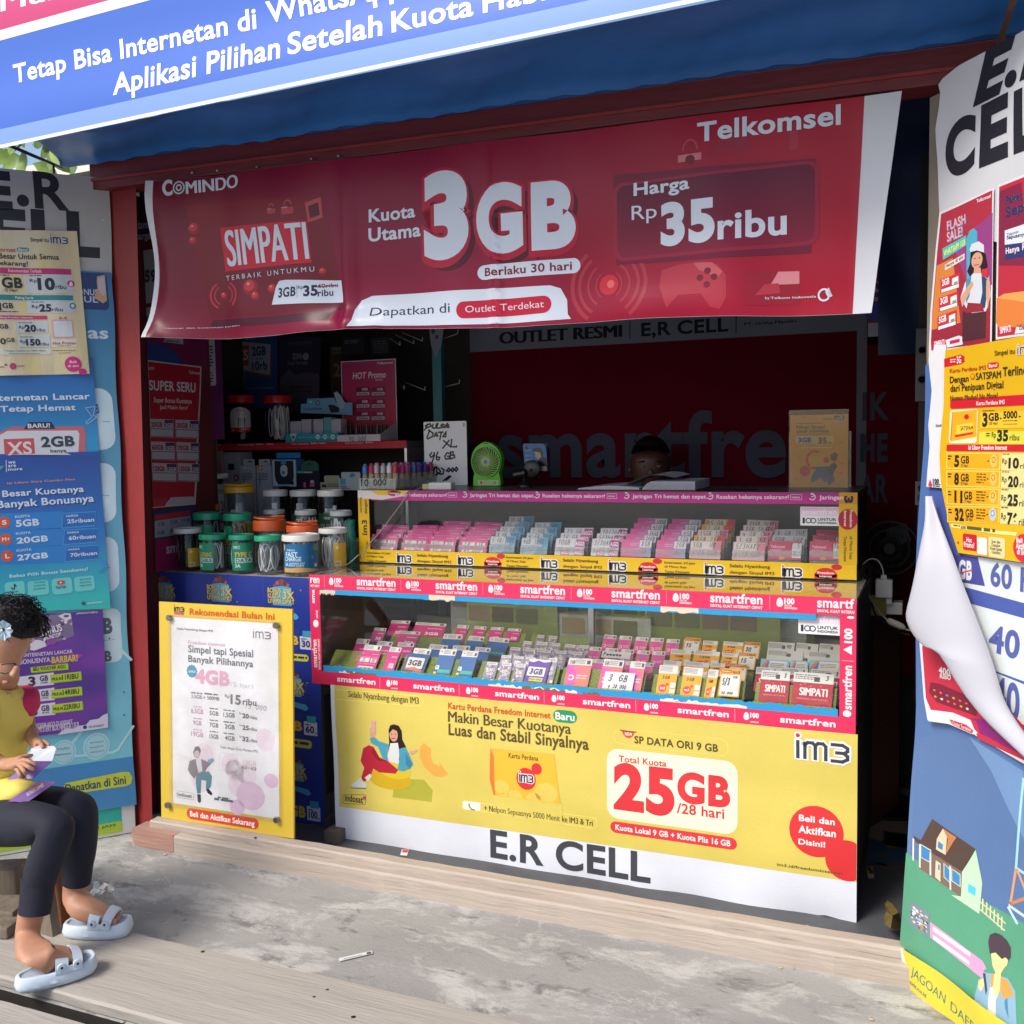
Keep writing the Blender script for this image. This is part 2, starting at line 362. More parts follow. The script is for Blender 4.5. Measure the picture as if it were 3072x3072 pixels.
# ============================================================ THE SETTING
def ground_mat():
    mt=bpy.data.materials.new('concrete');mt.use_nodes=True;n=mt.node_tree;b=n.nodes['Principled BSDF'];L=n.links.new
    tc=n.nodes.new('ShaderNodeTexCoord');mp=n.nodes.new('ShaderNodeMapping');mp.inputs['Scale'].default_value=(1,1.9,1);L(tc.outputs['Object'],mp.inputs[0])
    def nz(sc_,det,rgh=.6,dist=0.,v=None):
        t=n.nodes.new('ShaderNodeTexNoise');t.inputs['Scale'].default_value=sc_;t.inputs['Detail'].default_value=det;t.inputs['Roughness'].default_value=rgh;t.inputs['Distortion'].default_value=dist
        L(v or mp.outputs[0],t.inputs['Vector']);return t.outputs['Fac']
    def mr(x,a,c,lo=0.,hi=1.):
        t=n.nodes.new('ShaderNodeMapRange');L(x,t.inputs['Value']);t.inputs['From Min'].default_value=a;t.inputs['From Max'].default_value=c;t.inputs['To Min'].default_value=lo;t.inputs['To Max'].default_value=hi;return t.outputs[0]
    def mix(f,a,c,mode='MIX'):
        t=n.nodes.new('ShaderNodeMix');t.data_type='RGBA';t.blend_type=mode;L(f,t.inputs['Factor'])
        for k, x in (('A',a),('B',c)):
            if isinstance(x,tuple): t.inputs[k].default_value=(*x,1)
            else: L(x,t.inputs[k])
        return t.outputs['Result']
    c=mix(mr(nz(1.3,6),.35,.65),(.27,.265,.255),(.37,.36,.34))
    c=mix(mr(nz(3.1,12,.74,.4),.50,.60),c,(.50,.49,.46))          # worn pale skin of cement
    c=mix(mr(nz(5.0,12,.72,.4),.56,.64),c,(.19,.185,.175))       # damp dark stains
    vr=n.nodes.new('ShaderNodeTexVoronoi');vr.feature='DISTANCE_TO_EDGE';vr.inputs['Scale'].default_value=11
    wv=n.nodes.new('ShaderNodeMix');wv.data_type='VECTOR';wv.inputs['Factor'].default_value=.22;L(mp.outputs[0],wv.inputs['A'])
    t5=n.nodes.new('ShaderNodeTexNoise');t5.inputs['Scale'].default_value=6;t5.inputs['Detail'].default_value=6;L(mp.outputs[0],t5.inputs['Vector']);L(t5.outputs['Color'],wv.inputs['B']);L(wv.outputs['Result'],vr.inputs['Vector'])
    mm=n.nodes.new('ShaderNodeMath');mm.operation='MULTIPLY';L(mr(vr.outputs['Distance'],.0,.035,1,0),mm.inputs[0]);L(mr(nz(2.2,4),.52,.66,0,.55),mm.inputs[1])
    c=mix(mm.outputs[0],c,(.58,.57,.53))
    c=mix(mr(nz(120,6,.8),.45,.75,0,.3),c,(.10,.095,.09))
    L(c,b.inputs['Base Color']);b.inputs['Roughness'].default_value=.85
    bp=n.nodes.new('ShaderNodeBump');bp.inputs['Strength'].default_value=.35;bp.inputs['Distance'].default_value=.02;L(nz(30,12,.75),bp.inputs['Height']);L(bp.outputs[0],b.inputs['Normal'])
    return mt
concrete=ground_mat()
def wood(name,c1,c2,sc_=9,st=(.12,1.6,1.6),rough=.75):
    return mat(name,c1,rough,col2=c2,noise_scale=sc_*3,stretch=st,bump=.3,bscale=70,detail=12,contrast=(.2,.8))
sillw=wood('pale_weathered_timber','a4978b','b8ab9e');sillr=wood('worn_red_timber','9c6a60','b09484')
plankw=wood('grey_plank','98928a','aca59b',5);oldw=wood('old_grey_wood','574e44','857868',8,(1.6,1.6,.15));brownw=wood('brown_wood','7a4a28','9a6238',8,(1.6,1.6,.15))
redp=mat('red_paint','8c2426',.5,noise_amt=.35,noise_scale=9,bump=.1,bscale=50,stretch=(1.5,1.5,.5))
redb=mat('dark_red_paint','6e2128',.5,noise_amt=.35,noise_scale=7,bump=.12,bscale=40,stretch=(.4,1.5,1.5))
tarpm=mat('blue_tarpaulin','2a6cb4',.42,noise_amt=.25,noise_scale=5,bump=.18,bscale=24,stretch=(.25,1.2,1))
navy=mat('navy_tarpaulin','1b2c52',.5,noise_amt=.4,noise_scale=4,bump=.2,bscale=6)
darkw=mat('dark_board','2c2420',.7,noise_amt=.4,noise_scale=6)
dirt=mat('dark_soil','2b2621',.95,noise_amt=.5,noise_scale=8,bump=.5,bscale=12)
floorm=mat('shop_floor','55575c',.6,noise_amt=.5,noise_scale=5,bump=.15,bscale=30)
alu=mat('aluminium','b9bcc0',.35,metal=.85);steel=mat('steel','9a9a98',.3,metal=1);blackp=mat('black_plastic','141417',.35);whitep=mat('white_plastic','d6d4ce',.4)
# ground with the drain running under the planks
g=MB()
xs=[-40,-3.6,-1.865,40];ys=[-30,1.30,1.835,60]
for i in range(3):
    for j in range(3):
        if i == 1 and j == 1: continue
        g.add([(xs[i],ys[j],0),(xs[i+1],ys[j],0),(xs[i+1],ys[j+1],0),(xs[i],ys[j+1],0)],[(0,1,2,3)])
tag(g.build('ground',concrete),kind='structure')
g=MB();z=-.32;a, b, c, d=xs[1], xs[2], ys[1], ys[2]
g.add([(a,c,0),(b,c,0),(b,d,0),(a,d,0),(a,c,z),(b,c,z),(b,d,z),(a,d,z)],[(4,5,6,7),(0,1,5,4),(1,2,6,5),(2,3,7,6),(3,0,4,7)])
tag(g.build('drain',dirt),kind='structure')
tag(MB().box((-3.2,2.90,.0),(.6,4.4,.004)).build('shop_floor',floorm),kind='structure')
g=MB();fl=mat('floor_covering','b7a88c',.5,noise_amt=.4,noise_scale=20);fd=mat('dark_check','4a352b',.5)
def strip_plank(name,x0,x1,y0,y1,z0,z1,m,seed):
    rnd=random.Random(seed);n=40;v=[];f=[]
    for i in range(n+1):
        x=x0+(x1-x0)*i/n;j0=rnd.uniform(-.004,.004);j1=rnd.uniform(-.004,.004);h=rnd.uniform(-.0015,.0015)
        v+=[(x,y0+j0,z0),(x,y0+j0*.5,z1-.006),(x,y0+.006,z1+h),(x,y1-.006,z1+h),(x,y1+j1,z1-.006),(x,y1+j1,z0)]
    for i in range(n):
        for k in range(5): f.append((i*6+k,i*6+k+1,i*6+6+k+1,i*6+6+k)[::-1])
    f.append(tuple(range(6)));f.append(tuple(n*6+k for k in range(6))[::-1])
    return MB().add(v,f).build(name,m,smooth=False)
o=strip_plank('plank',-3.5,1.2,1.842,2.165,.004,.032,plankw,3);tag(o,'wide worn plank under the sandals along the drain gap','plank')
o=strip_plank('plank',-3.5,-1.2,1.22,1.765,.004,.030,plankw,5);tag(o,'plank in the bottom left corner in front of the dark gap','plank')
o=strip_plank('door_sill',-2.69,-.045,2.715,2.79,.0,.062,sillw,8);k=strip_plank('sill_step',-2.64,-.07,2.75,2.80,.0625,.088,sillw,9);link
k.parent=o;tag(o,'long pale timber sill lying across the front of the stall','sill')
k=MB().box((-2.691,2.7135,.001),(-2.50,2.791,.0632)).build('painted_end',sillr,o)
# kiosk frame, walls and roof
kiosk=thing('kiosk','dark roadside phone credit stall with red posts and beam under a blue tarpaulin','stall',(-1.4,3.5,0))
def kb(name,lo,hi,m,bevel=0): return MB().box(lo,hi).build(name,m,kiosk,bevel=bevel)
g=MB();g.add([(-2.795,2.83,0),(-2.703,2.83,0),(-2.78,2.91,0),(-2.797,2.91,0),(-2.775,2.83,2.46),(-2.648,2.83,2.46),(-2.725,2.91,2.46),(-2.77,2.91,2.46)],[(3,2,1,0),(4,5,6,7),(0,1,5,4),(1,2,6,5),(2,3,7,6),(3,0,4,7)]);k=g.build('post',redp,kiosk,bevel=.004);k['label']='red painted post at the left of the opening'
kb('post',(.005,2.84,0),(.12,2.92,2.42),redp)
p0, p1=Vector((-2.83,2.795,2.376)), Vector((.16,2.795,2.318));u=(p1-p0).normalized();v=Vector((0,0,1));n_=Vector((0,1,0));Lb=(p1-p0).length
MB().obox(p0+v*.03,u,v,n_,Lb,.062,0,.09).build('beam',redb,kiosk,bevel=.003)
MB().obox(p0-v*.004,u,v,n_,Lb,.034,-.014,.085).build('beam',redb,kiosk,bevel=.004)
MB().obox(p0+v*.024+n_*-.02,u,v,n_,Lb,.009,0,.03).build('beam_moulding',redp,kiosk)
kb('inner_wall',(-2.91,2.915,0),(-2.874,3.46,2.42),mat('red_board','5a1a1e',.6,noise_amt=.3,noise_scale=6))
kb('inner_wall',(-3.2,3.461,0),(-2.875,3.48,2.5),darkw);kb('side_wall',(-3.22,3.48,0),(-3.2,4.35,2.5),darkw)
kb('back_wall',(-3.2,4.33,0),(.6,4.36,2.5),darkw);kb('side_wall',(.55,2.92,0),(.58,4.33,2.5),navy)
kb('side_wall',(.12,2.86,0),(.58,2.90,2.42),darkw)
g=MB();nx, ny=60, 26;vs_=[]
for j in range(ny+1):
    for i in range(nx+1):
        x=-3.2+3.8*i/nx;y=2.88+1.46*j/ny;vs_.append((x,y,2.47+.02*noise.noise(Vector((x*2,y*3,1)))+.02*math.sin(j*.8)))
g.add(vs_,[(j*(nx+1)+i,j*(nx+1)+i+1,(j+1)*(nx+1)+i+1,(j+1)*(nx+1)+i) for j in range(ny) for i in range(nx)]);g.build('roof_lining',navy,kiosk,smooth=True)
kb('roof',(-2.90,2.92,2.53),(.65,4.4,2.56),darkw)
# hanging navy tarpaulin inside, right of the banner
g=MB();vs_=[];nx, ny=30, 24
for j in range(ny+1):
    for i in range(nx+1):
        x=-.20+.76*i/nx;z=1.72+.75*j/ny;vs_.append((x,3.7+.02*math.sin(x*23+z*5)+.012*noise.noise(Vector((x*7,z*7,0))),z))
g.add(vs_,[(j*(nx+1)+i,j*(nx+1)+i+1,(j+1)*(nx+1)+i+1,(j+1)*(nx+1)+i) for j in range(ny) for i in range(nx)])
tag(g.build('tarpaulin_curtain',navy,smooth=True),'dark navy tarpaulin hanging inside at the upper right of the opening','tarpaulin')
# blue tarpaulin awning from the beam to the sign
FY=2.30
def awn_front(t):   # front edge follows the foot of the sign
    a, b=at('A',60,768,Y=FY), at('C',340,0,Y=FY);x=-2.66+3.7*t;s_=(x-a.x)/(b.x-a.x);return Vector((x,FY+.012,a.z+(b.z-a.z)*s_+.006))
def awn_back(t):
    a, b=Vector((-2.955,2.80,2.475)), Vector((1.0,2.79,2.392));p=a.lerp(b,t);s_=(p.x+2.83)/2.99;p.z=max(2.376+.092+(2.318-2.376)*s_,0);return p
vs_=[];nx, ny=120, 30
for j in range(ny+1):
    for i in range(nx+1):
        t=i/nx;s_=j/ny;p=awn_front(t).lerp(awn_back(t),s_);en=math.sin(math.pi*s_)
        p.z+=en*(.014*math.sin(i*.33+s_*2)+.03*noise.noise(Vector((p.x*2.2,p.y*5,3)))) + (-.012*math.exp(-((s_-.93)/.03)**2))+.035*en
        p.z+=.004*math.sin(i*1.7+j*.3)*s_*(1 if j < ny else 0);vs_.append(p)
g=MB();g.add(vs_,[(j*(nx+1)+i,j*(nx+1)+i+1,(j+1)*(nx+1)+i+1,(j+1)*(nx+1)+i) for j in range(ny) for i in range(nx)])
aw=thing('awning','blue tarpaulin awning stretched between the printed sign and the red beam','awning',(-1,2.5,2.45))
g.build('tarpaulin',tarpm,aw,smooth=True)
g=MB();g.tube([at('A',40,762,Y=FY+.02),Vector((-2.96,2.79,2.47))],.006);g.build('frame_rod',blackp,aw)
g=MB();g.tube([Vector((-2.9,2.70,2.45)),Vector((-2.9,2.70,2.1))],.004);g.build('hanging_rod',blackp,aw)
a=at('C',1875,0,Y=2.5);b=at('C',1800,240,Y=2.78)
g=MB();g.tube([a+(a-b)*.5,b],.008);g.build('frame_rod',mat('rusty_iron','6b5548',.8,noise_amt=.5,noise_scale=60),aw)
# side panels (boards hinged outward)
LP=Pl((-2.78,2.80,0),(.653,.757,0));RP=Pl((-.06,2.74,0),(.643,-.766,0))
def panel(pl,a0,a1,z0,z1,lab):
    t=thing('side_board',lab,'board',tuple(pl.pt(a0,0)))
    MB().obox(pl.pt(a0,z0,-.028),pl.u,Vector((0,0,1)),pl.n,a1-a0,z1-z0,0,.018).build('board',mat('board_wood','7c7468',.8,noise_amt=.4,noise_scale=5),t)
    MB().obox(pl.pt(a0,z0-.03,-.03),pl.u,Vector((0,0,1)),pl.n,a1-a0,.03,0,.024).build('bottom_rail',redb,t)
    for q in (.3,.72): MB().obox(pl.pt(a0,z0+(z1-z0)*q,-.06),pl.u,Vector((0,0,1)),pl.n,a1-a0,.05,0,.03).build('brace',oldw,t)
    return t
panel(LP,-.95,.02,.03,2.40,'tall poster covered side board hinged out at the left of the stall')
panel(RP,.03,1.0,.04,2.27,'tall poster covered side board hinged out at the right of the stall')
# pale wall far behind, and leaves seen through the gap at the upper left
tag(MB().box((-14,10,0),(-5.2,10.3,5.2)).build('rendered_wall',mat('white_render','d8d8cc',.8,noise_amt=.15,noise_scale=.8)),'pale rendered wall far behind the leaves at the upper left','wall')
leafm=mat('leaf','7e9a34',.5,col2='56742a',noise_scale=14);leafd=mat('shade_leaf','46663a',.5,col2='6d8a3c',noise_scale=12)
tree=thing('tree','leafy branch hanging behind the stall at the upper left','tree',(-5.2,5.2,0))
br=MB();br.tube([(-5.6,5.3,0),(-5.5,5.25,2),(-5.2,5.2,3.2),(-4.7,5.15,3.5),(-4.1,5.1,3.35)],[.07,.06,.04,.02,.006]);br.build('trunk',oldw,tree,smooth=True)
def leaf_mesh(L,W_):
    v=[];f=[];n=8
    for i in range(n+1):
        t=i/n;w=W_*math.sin(math.pi*min(1,t*1.05))**.8*(1-.15*t) if 0 < t < 1 else .0008
        v+=[(-w,t*L,.15*w+.12*L*t*t),(0,t*L,.12*L*t*t-.02*W_),(w,t*L,.15*w+.12*L*t*t)]
    for i in range(n): f+=[(i*3,i*3+1,i*3+4,i*3+3),(i*3+1,i*3+2,i*3+5,i*3+4)]
    return v, f
lv_, lf_=leaf_mesh(.16,.042)
def leaf(base,ang,tilt,s_,m,par):
    M=Matrix.Translation(base) @ Matrix.Rotation(R(ang),4,'Y') @ Matrix.Rotation(R(tilt),4,'X') @ Matrix.Rotation(R(180),4,'X') @ Matrix.Rotation(R(-90),4,'X') @ Matrix.Scale(s_,4)
    g=MB();g.add([M @ Vector(p) for p in lv_],lf_);return g.build('leaf',m,par,smooth=True)
rr_=random.Random(4)
for (x,y,an,s_,d) in ((18,790,8,1.1,0),(45,775,-4,1.35,0),(95,770,-28,1.3,1),(130,780,-12,.8,0),(215,840,40,.9,0),(262,900,10,.8,0),(312,872,-25,1.2,0),(335,862,20,.9,0),(180,775,70,1.2,1),(8,905,60,.8,0)):
    leaf(at('A',x,y,Y=5.0+rr_.uniform(-.3,.3)),an,rr_.uniform(-25,25),s_*1.3,leafd if d else leafm,tree)
for i in range(70): leaf(Vector((rr_.uniform(-6.3,-4.2),5.2+rr_.uniform(-.5,.5),rr_.uniform(3.25,4.3))),rr_.uniform(-90,90),rr_.uniform(-50,50),1.5,leafm,tree)
# ============================================================ PRINTED SHEETS
def off(pl,n): return Pl(pl.pt(0,0,n),pl.u,pl.v)
def im3(s,x0,y0,x1,y1,col='23252e',lv=4,th=.17,dot='d82c3c',back=None):
    "the lower-case im3 word mark, y0 baseline at the left, y1 top at the right end"
    a, b=s.h(x0,y0), s.h(x1,y1);W_, H_=b[0]-a[0], b[1]-a[1];wd=H_*th
    ST=[[(0,0),(0,1)],[(.26,0),(.26,.92)],[(.26,.82),(.36,.98),(.54,.98),(.64,.82),(.64,0)],[(.64,.82),(.74,.98),(.92,.98),(1.02,.82),(1.02,0)],
          [(1.24,1),(1.62,1),(1.8,.84),(1.8,.66),(1.68,.52),(1.4,.52)],[(1.68,.5),(1.8,.36),(1.8,.16),(1.62,0),(1.24,0)]]
    for c, w_, l in (([(back,wd*2.1,lv-.5)] if back else [])+[(col,wd,lv)]):
        for p in ST: s.ustroke(c,[(a[0]+(x*.52+.05)*W_,a[1]+y*H_*(1-th)+H_*th/2) for x,y in p],w_,l)
        if back and c == back: s.uell(back,(a[0]+.05*W_,a[1]+H_*1.22),wd*1.1,wd*1.1,l)
    return s.uell(dot,(a[0]+.05*W_,a[1]+H_*1.22),wd*.65,wd*.65,lv+.1,n=12)
def logo100(s,x,y,H_,col='ffffff',lv=3,txt=True):
    "teardrop mark with 100 beside it, uv units"
    s.upoly(col,[(x+H_*.28*math.sin(t)*(1 if t < 3.14159 else 1),y+H_*(.30+.42*-math.cos(t)*(1.25 if math.cos(t) < 0 else .7))) for t in [2*math.pi*k/14 for k in range(14)]],lv)
    for i, j in ((0,.15),(-.09,.3),(.09,.3),(0,.45)): s.uell('f0557a',(x+i*H_,y+j*H_),H_*.045,H_*.045,lv+1,n=6)
    s.utxt('100',(x+H_*.38,y+H_*.32),(x+H_*1.25,y+H_*.32),(x+H_*.38,y+H_*.78),col,lv,.05)
    if txt: s.utxt('UNTUK',(x+H_*.38,y+H_*.08),(x+H_*1.05,y+H_*.08),(x+H_*.38,y+H_*.24),col,lv,.03);s.utxt('INDONESIA',(x+H_*.38,y-H_*.14),(x+H_*1.5,y-H_*.14),(x+H_*.38,y+H_*.02),col,lv,.03)
# ---- awning sign
PS=PY(FY).rot('A',0,782,1000,572);s=Sheet(PS,flat=True);o0=s.h(0,782)
b1, b2=s.h(0,217)[1], s.h(0,165)[1]
s.urect('4069c4',o0[0]-.55,o0[1],o0[0]+3.45,o0[1]+.85,0,nx=100,ny=20)
s.urect('dfe6f2',o0[0]-.55,o0[1],o0[0]+3.45,o0[1]+.010,.5);s.urect('7c9cdc',o0[0]-.55,o0[1]+.010,o0[0]+3.45,o0[1]+.055,.5)  # white hem, then a lighter blue strip with the gloss streak painted in
s.urect('ece9e6',o0[0]-.55,b1,o0[0]+3.45,b2,1);s.urect('c23a72',o0[0]-.55,b2,o0[0]+3.45,o0[1]+.85,1)
wc='f4f6f4'
for t, p, q, c in (('Mulai',(15,66),(420,-28),(10,-38)),('Tetap Bisa Internetan di',(75,438),(1352,147),(66,344)),('WhatsApp',(1410,120),(2120,-36),(1395,12)),('Aplikasi Pilihan',(605,503),(1482,306),(602,396)),('Setelah',(1522,290),(2018,186),(1518,180)),('Kuota',(2068,172),(2496,80),(2060,64)),('Habis',(2546,68),(2960,-20),(2540,-40))): s.txt3(t,p,q,c,wc,2,.022)
def wsign(a,b):
    y=b-o0[1];return 0, 0, .004*math.sin(y*20+a*.5)+.003*math.sin(a*2.1+y*3)
s.build('awning_sign',mat('sign_vinyl',attr=True,rough=.36,bump=.012,bscale=300,spec=.35),warp=wsign,cut=.04,label='large blue and pink printed banner along the awning front with white lettering',cat='banner')
# ---- red banner under the beam
PT=PY(2.772);s=Sheet(PT,'A',flat=True);S2=lambda *a: s.pl.hit(*a)
q=[S2('A',803,1790),S2('C',1130,1645),S2('C',1290,488),S2('A',808,965)]
s.ugrid('c9cad2',q,0,80,14)
q=[S2('A',828,1788),S2('C',1030,1647),S2('C',1093,512),S2('A',838,962)];ax0, ax1=q[0][0], q[1][0]
def redf(a,b):
    t=(a-ax0)/(ax1-ax0);return mixc(mixc('6c182e','7c0f36',t*3),'a0162c',max(0,(t-.45)*1.6))
s.ugrid(redf,q,1,40,6)
s.w='S';W1='c6cedb'
s.txt('C',190,172,238,82,W1,4,.04);s.ell(W1,275,125,33,38,4,a0=0,a1=359.9,ri=.78);s.ell(W1,275,125,17,20,4,a0=0,a1=359.9,ri=.55);s.txt('MINDO',315,162,608,48,W1,4,.04)
s.quad(lambda a,b:mixc('661428','7e1c2c',(b-1.9)*2.6),[(440,878),(1245,838),(1105,168),(310,225)],1.5,8,6)
s.quad('4a1a2c',[(452,885),(1180,845),(1150,900),(430,925)],1.3);s.quad('6a1a30',[(1015,210),(1105,168),(1135,172),(1050,218)],2);s.quad('b04850',[(1012,215),(1100,180),(1110,300),(1030,330)],2.2);s.quad('5a1a2c',[(1030,235),(1085,212),(1095,285),(1040,305)],2.4)
for x, y, r in ((355,360,34),(350,430,24),(690,700,46),(720,750,26),(822,710,28),(1112,610,22),(520,745,20)):
    s.ell('8c2030',x,y,r,r,2);s.ell('b83440',x-r*.15,y-r*.2,r*.7,r*.7,2.4);s.ell('cf8080',x-r*.25,y-r*.4,r*.22,r*.2,2.7)
for x, y, r in ((820,258,24),(915,252,34)):
    s.ell('9c5058',x,y-r*.7,r*.7,r*.9,2,a0=0,a1=180,ri=.7);s.rect('a83c48',x-r,y+r,x+r,y-r*.4,2.3,r=.2);s.rect('c09098',x-r,y-r*.1,x,y-r*.4,2.6)
for r in (60,85): s.ell('a83444',520,745,r,r,2,a0=120,a1=240,ri=.86);s.ell('a83444',520,745,r,r,2,a0=-50,a1=60,ri=.86)
s.quad('bd1c36',[(532,608),(1055,562),(1025,318),(500,352)],2.8)
s.txt3('SIMPATI',(548,578),(1035,540),(522,374),W1,4,.035);s.txt3('T E R B A I K   U N T U K M U',(538,661),(1070,612),(536,634),W1,4,.0)
s.poly(W1,[(822,803),(848,700),(868,668),(905,662),(1218,662),(1232,792)],3.2);nv='252b4a'
s.txt('3GB',862,762,966,702,nv,4,.03,.1);s.line('8088a0',[(972,690),(978,765)],3,4);s.txt('Rp',980,715,1010,694,nv,4,.01);s.txt('35',1012,755,1086,692,nv,4,.04);s.txt('ribu',1088,756,1168,712,nv,4,.02);s.txt('40ribu',1085,708,1195,676,nv,4,.01);s.line('b02030',[(1086,703),(1192,688)],6,4.4)
s.txt('*Syarat dan ketentuan berlaku',212,947,620,910,W1,4,0)
s.txt('Kuota',1375,325,1642,222,W1,4,.03);s.txt('Utama',1375,437,1676,330,W1,4,.03)
s.w='B'
for t, a in (('3',(492,1350,722,925)),('G',(770,1325,1008,985)),('B',(1056,1302,1278,966))):
    s.txt(t,a[0]+28,a[1]+36,a[2]+34,a[3]+36,'4c0f26',2.3,.09);s.txt(t,a[0]-16,a[1]+16,a[2]+18,a[3]+8,'a81636',3,.10);s.txt(t,*a,W1,4,.055)
s.rect(W1,775,1482,1302,1357,3,r=.5);s.txt('Berlaku 30 hari',812,1460,1258,1378,'7a1c38',4,.02)
s.poly(W1,[(115,1736),(132,1700),(134,1640),(158,1588),(212,1562),(1150,1505),(1202,1520),(1235,1580),(1240,1655),(1256,1680)],3)
s.txt('Dapatkan di',217,1677,632,1598,'262d4e',4,.0);s.rect('b01c3a',668,1678,1157,1555,3.6,r=.5);s.txt('Outlet Terdekat',715,1645,1120,1582,'d8c8d4',4.5,.0)
s.quad('6a1432',[(1495,1400),(2520,1335),(2545,840),(1480,930)],2.6);
a, b=s.h(1483,1385), s.h(2565,845);s.urect('8c1c38',a[0],a[1],b[0],b[1],2.9,r=.03);s.urect(lambda a_,b_:mixc('7c1634','4f1030',(b_-1.95)*4),a[0]+.012,a[1]+.01,b[0]-.012,b[1]-.008,3.2,r=.025)
s.txt('Harga',1590,1037,1885,938,W1,4,.025);s.txt('Rp',1580,1165,1710,1078,W1,4,.0)
for r in (75,120,170,210):
    s.ell('a03040',1455,1505,r,r*1.05,2,a0=125,a1=235,ri=.9);s.ell('a03040',1455,1505,r,r*1.05,2,a0=-55,a1=55,ri=.9)
s.ell('b82838',1455,1505,52,55,2.4);s.ell('d06060',1465,1500,20,22,2.8)
s.w='C';s.txt('35',25,1290,312,1062,W1,4,.05);s.txt('ribu',328,1267,685,1098,W1,4,.03);s.txt('Telkomsel',218,757,968,557,W1,4,.03)
s.ell('a84048',180,800,42,60,2,a0=0,a1=180,ri=.8);s.rect('b87078',117,865,240,812,2.2);s.ell('6a1a2c',180,850,25,25,2.4)
s.quad('8c2036',[(300,830),(490,795),(495,700),(330,730)],2);s.quad('9c2a3c',[(700,800),(745,790),(745,690),(700,700)],2)
s.poly('a43040',[(60,1640),(20,1520),(30,1430),(120,1400),(250,1385),(330,1400),(372,1460),(375,1580),(340,1640),(290,1630),(240,1560),(120,1570)],2);s.poly('b4545c',[(200,1392),(300,1390),(355,1440),(330,1470),(230,1430)],2.2)
for x, y in ((275,1435),(235,1472),(310,1468),(272,1510)): s.ell('6c1628',x,y,18,18,2.6)
s.quad('8c1c30',[(465,1615),(750,1600),(750,1428),(465,1440)],2);s.quad('c88088',[(600,1500),(750,1490),(750,1428),(640,1432)],2.2);s.quad('a83444',[(520,1560),(650,1540),(640,1490),(570,1500)],2.4)
s.txt('by',573,1576,596,1562,W1,4);s.txt('Telkom Indonesia',600,1574,838,1546,W1,4,.01)
s.ell(W1,880,1545,34,34,4,a0=30,a1=330,ri=.7)
for k in range(5): s.line(W1,[(890+k*3,1530+k*6),(905+k*4,1512+k*9)],7,4.2)
def wtel(a,b):
    t=(a-ax0)/(ax1-ax0);z=(b-1.80)/.55
    dn=.010*math.sin(a*9+.5)*(1-z*.5)+.006*math.sin(a*23+b*4)*(1-z)
    dn+=.030*math.exp(-((t+.0)/.02)**2)*math.sin(b*11+1)+.018*math.exp(-((t-.345)/.012)**2)*(1.1-z)-.012*math.exp(-((t-.13)/.035)**2)
    dn+=.022*math.exp(-((z-.02)/.10)**2)*(math.sin(a*6.5)+.5) * (1 if t < .4 else .35)+.005*noise.noise(Vector((a*3,b*5,2)))
    dn+=.014*math.exp(-((t-.565)/.006)**2)*(1.2-z)+ (.03*max(0,t-1.0)/.06)*(1-z)
    return 0, .006*math.exp(-((z-.02)/.12)**2)*math.sin(a*6.5), dn+.012
s.build('price_banner',mat('glossy_vinyl',attr=True,rough=.30,noise_amt=.06,noise_scale=3.5,bump=.015,bscale=160,spec=.2),warp=wtel,cut=.025,dz=.0006,label='long red vinyl banner reading 3GB and Rp 35ribu nailed under the beam',cat='banner')
for x, y in ((1010,908),(1143,897),(1350,878),(1637,835),(1780,820)): MB().lathe([(.004,-.004),(.005,0),(.001,.003)],at('A',x,y,Y=2.768),8,Matrix.Rotation(R(90),3,'X')).build('nail',steel,kiosk)
# ---- left board: two big banners, four posters
L0, L1, L2, L3=(off(LP,k) for k in (.0,.005,.011,.016))
s=Sheet(L0,flat=True);zt=s.h(565,938)[1];zb=s.h(590,1440)[1]
s.urect('b4b2b0',-.93,zb-.02,.022,zt,0,nx=24,ny=12);bk='25252c'
for t, a in (('R',(178,1090,352,922)),('E',(-120,1085,52,918)),('L',(352,1335,515,1137)),('L',(165,1335,340,1130)),('E',(-62,1335,130,1122)),('C',(-300,1335,-100,1110))): s.txt(t,*a,bk,1.5,.05)
s.ell(bk,115,1057,32,32,1.5)
s.poly('c8c6c6',[(530,1150),(548,1160),(545,1166),(528,1160)],2)
s.build('name_banner',vinyl,warp=lambda a,b:(.004*math.sin(b*9),0,.004*math.sin(a*8+b*5)+.003*noise.noise(Vector((a*5,b*5,0)))),cut=.06,label='dirty white banner with large black E.R CELL letters on the left board',cat='banner')
s=Sheet(L1,'Z1',flat=True);zb2=LP.hit('G',715,772)[1]
s.urect(vgrad(s,.3,2.1,'7fc8d8','2f6a9c'),-.93,zb2,.02,zb+.002,0,nx=20,ny=24)
s.rect('22386e',700,868,1242,468,1,r=.12);s.txt('BONUS',850,706,1135,652,'b8c2d4',2,.02);s.txt('KUL',885,792,1130,735,'b8c2d4',2,.02)
s.poly('c49a78',[(1130,500),(1220,480),(1232,700),(1236,778),(1190,812),(1085,745),(1130,640),(1125,560)],2.6);s.poly('c0b2bc',[(1140,520),(1215,505),(1225,700),(1190,730),(1140,650)],2.9)
s.txt('as',1015,1212,1245,1090,'c6d4e0',2,.04)
s.w='D'
for x0, y0, x1, y1 in ((300,618,592,290),(300,1008,606,682),(300,1385,616,1068)): s.rect('c2d8e4',x0,y0,x1,y1,1,r=.2)
for y in (465,853,1235): s.line('7a8898',[(540,y),(578,y)],3,2)
s.txt('B',505,420,522,375,'4a6a9c',2,.04)
s.w='Z6';s.rect('c8dce4',500,985,1168,395,1,r=.15);s.line('8a949c',[(1003,715),(1120,702)],4,2)
s.txt('B',1002,645,1090,500,'54626e',2,.05);s.txt('B',1008,915,1076,815,'54626e',2,.05)
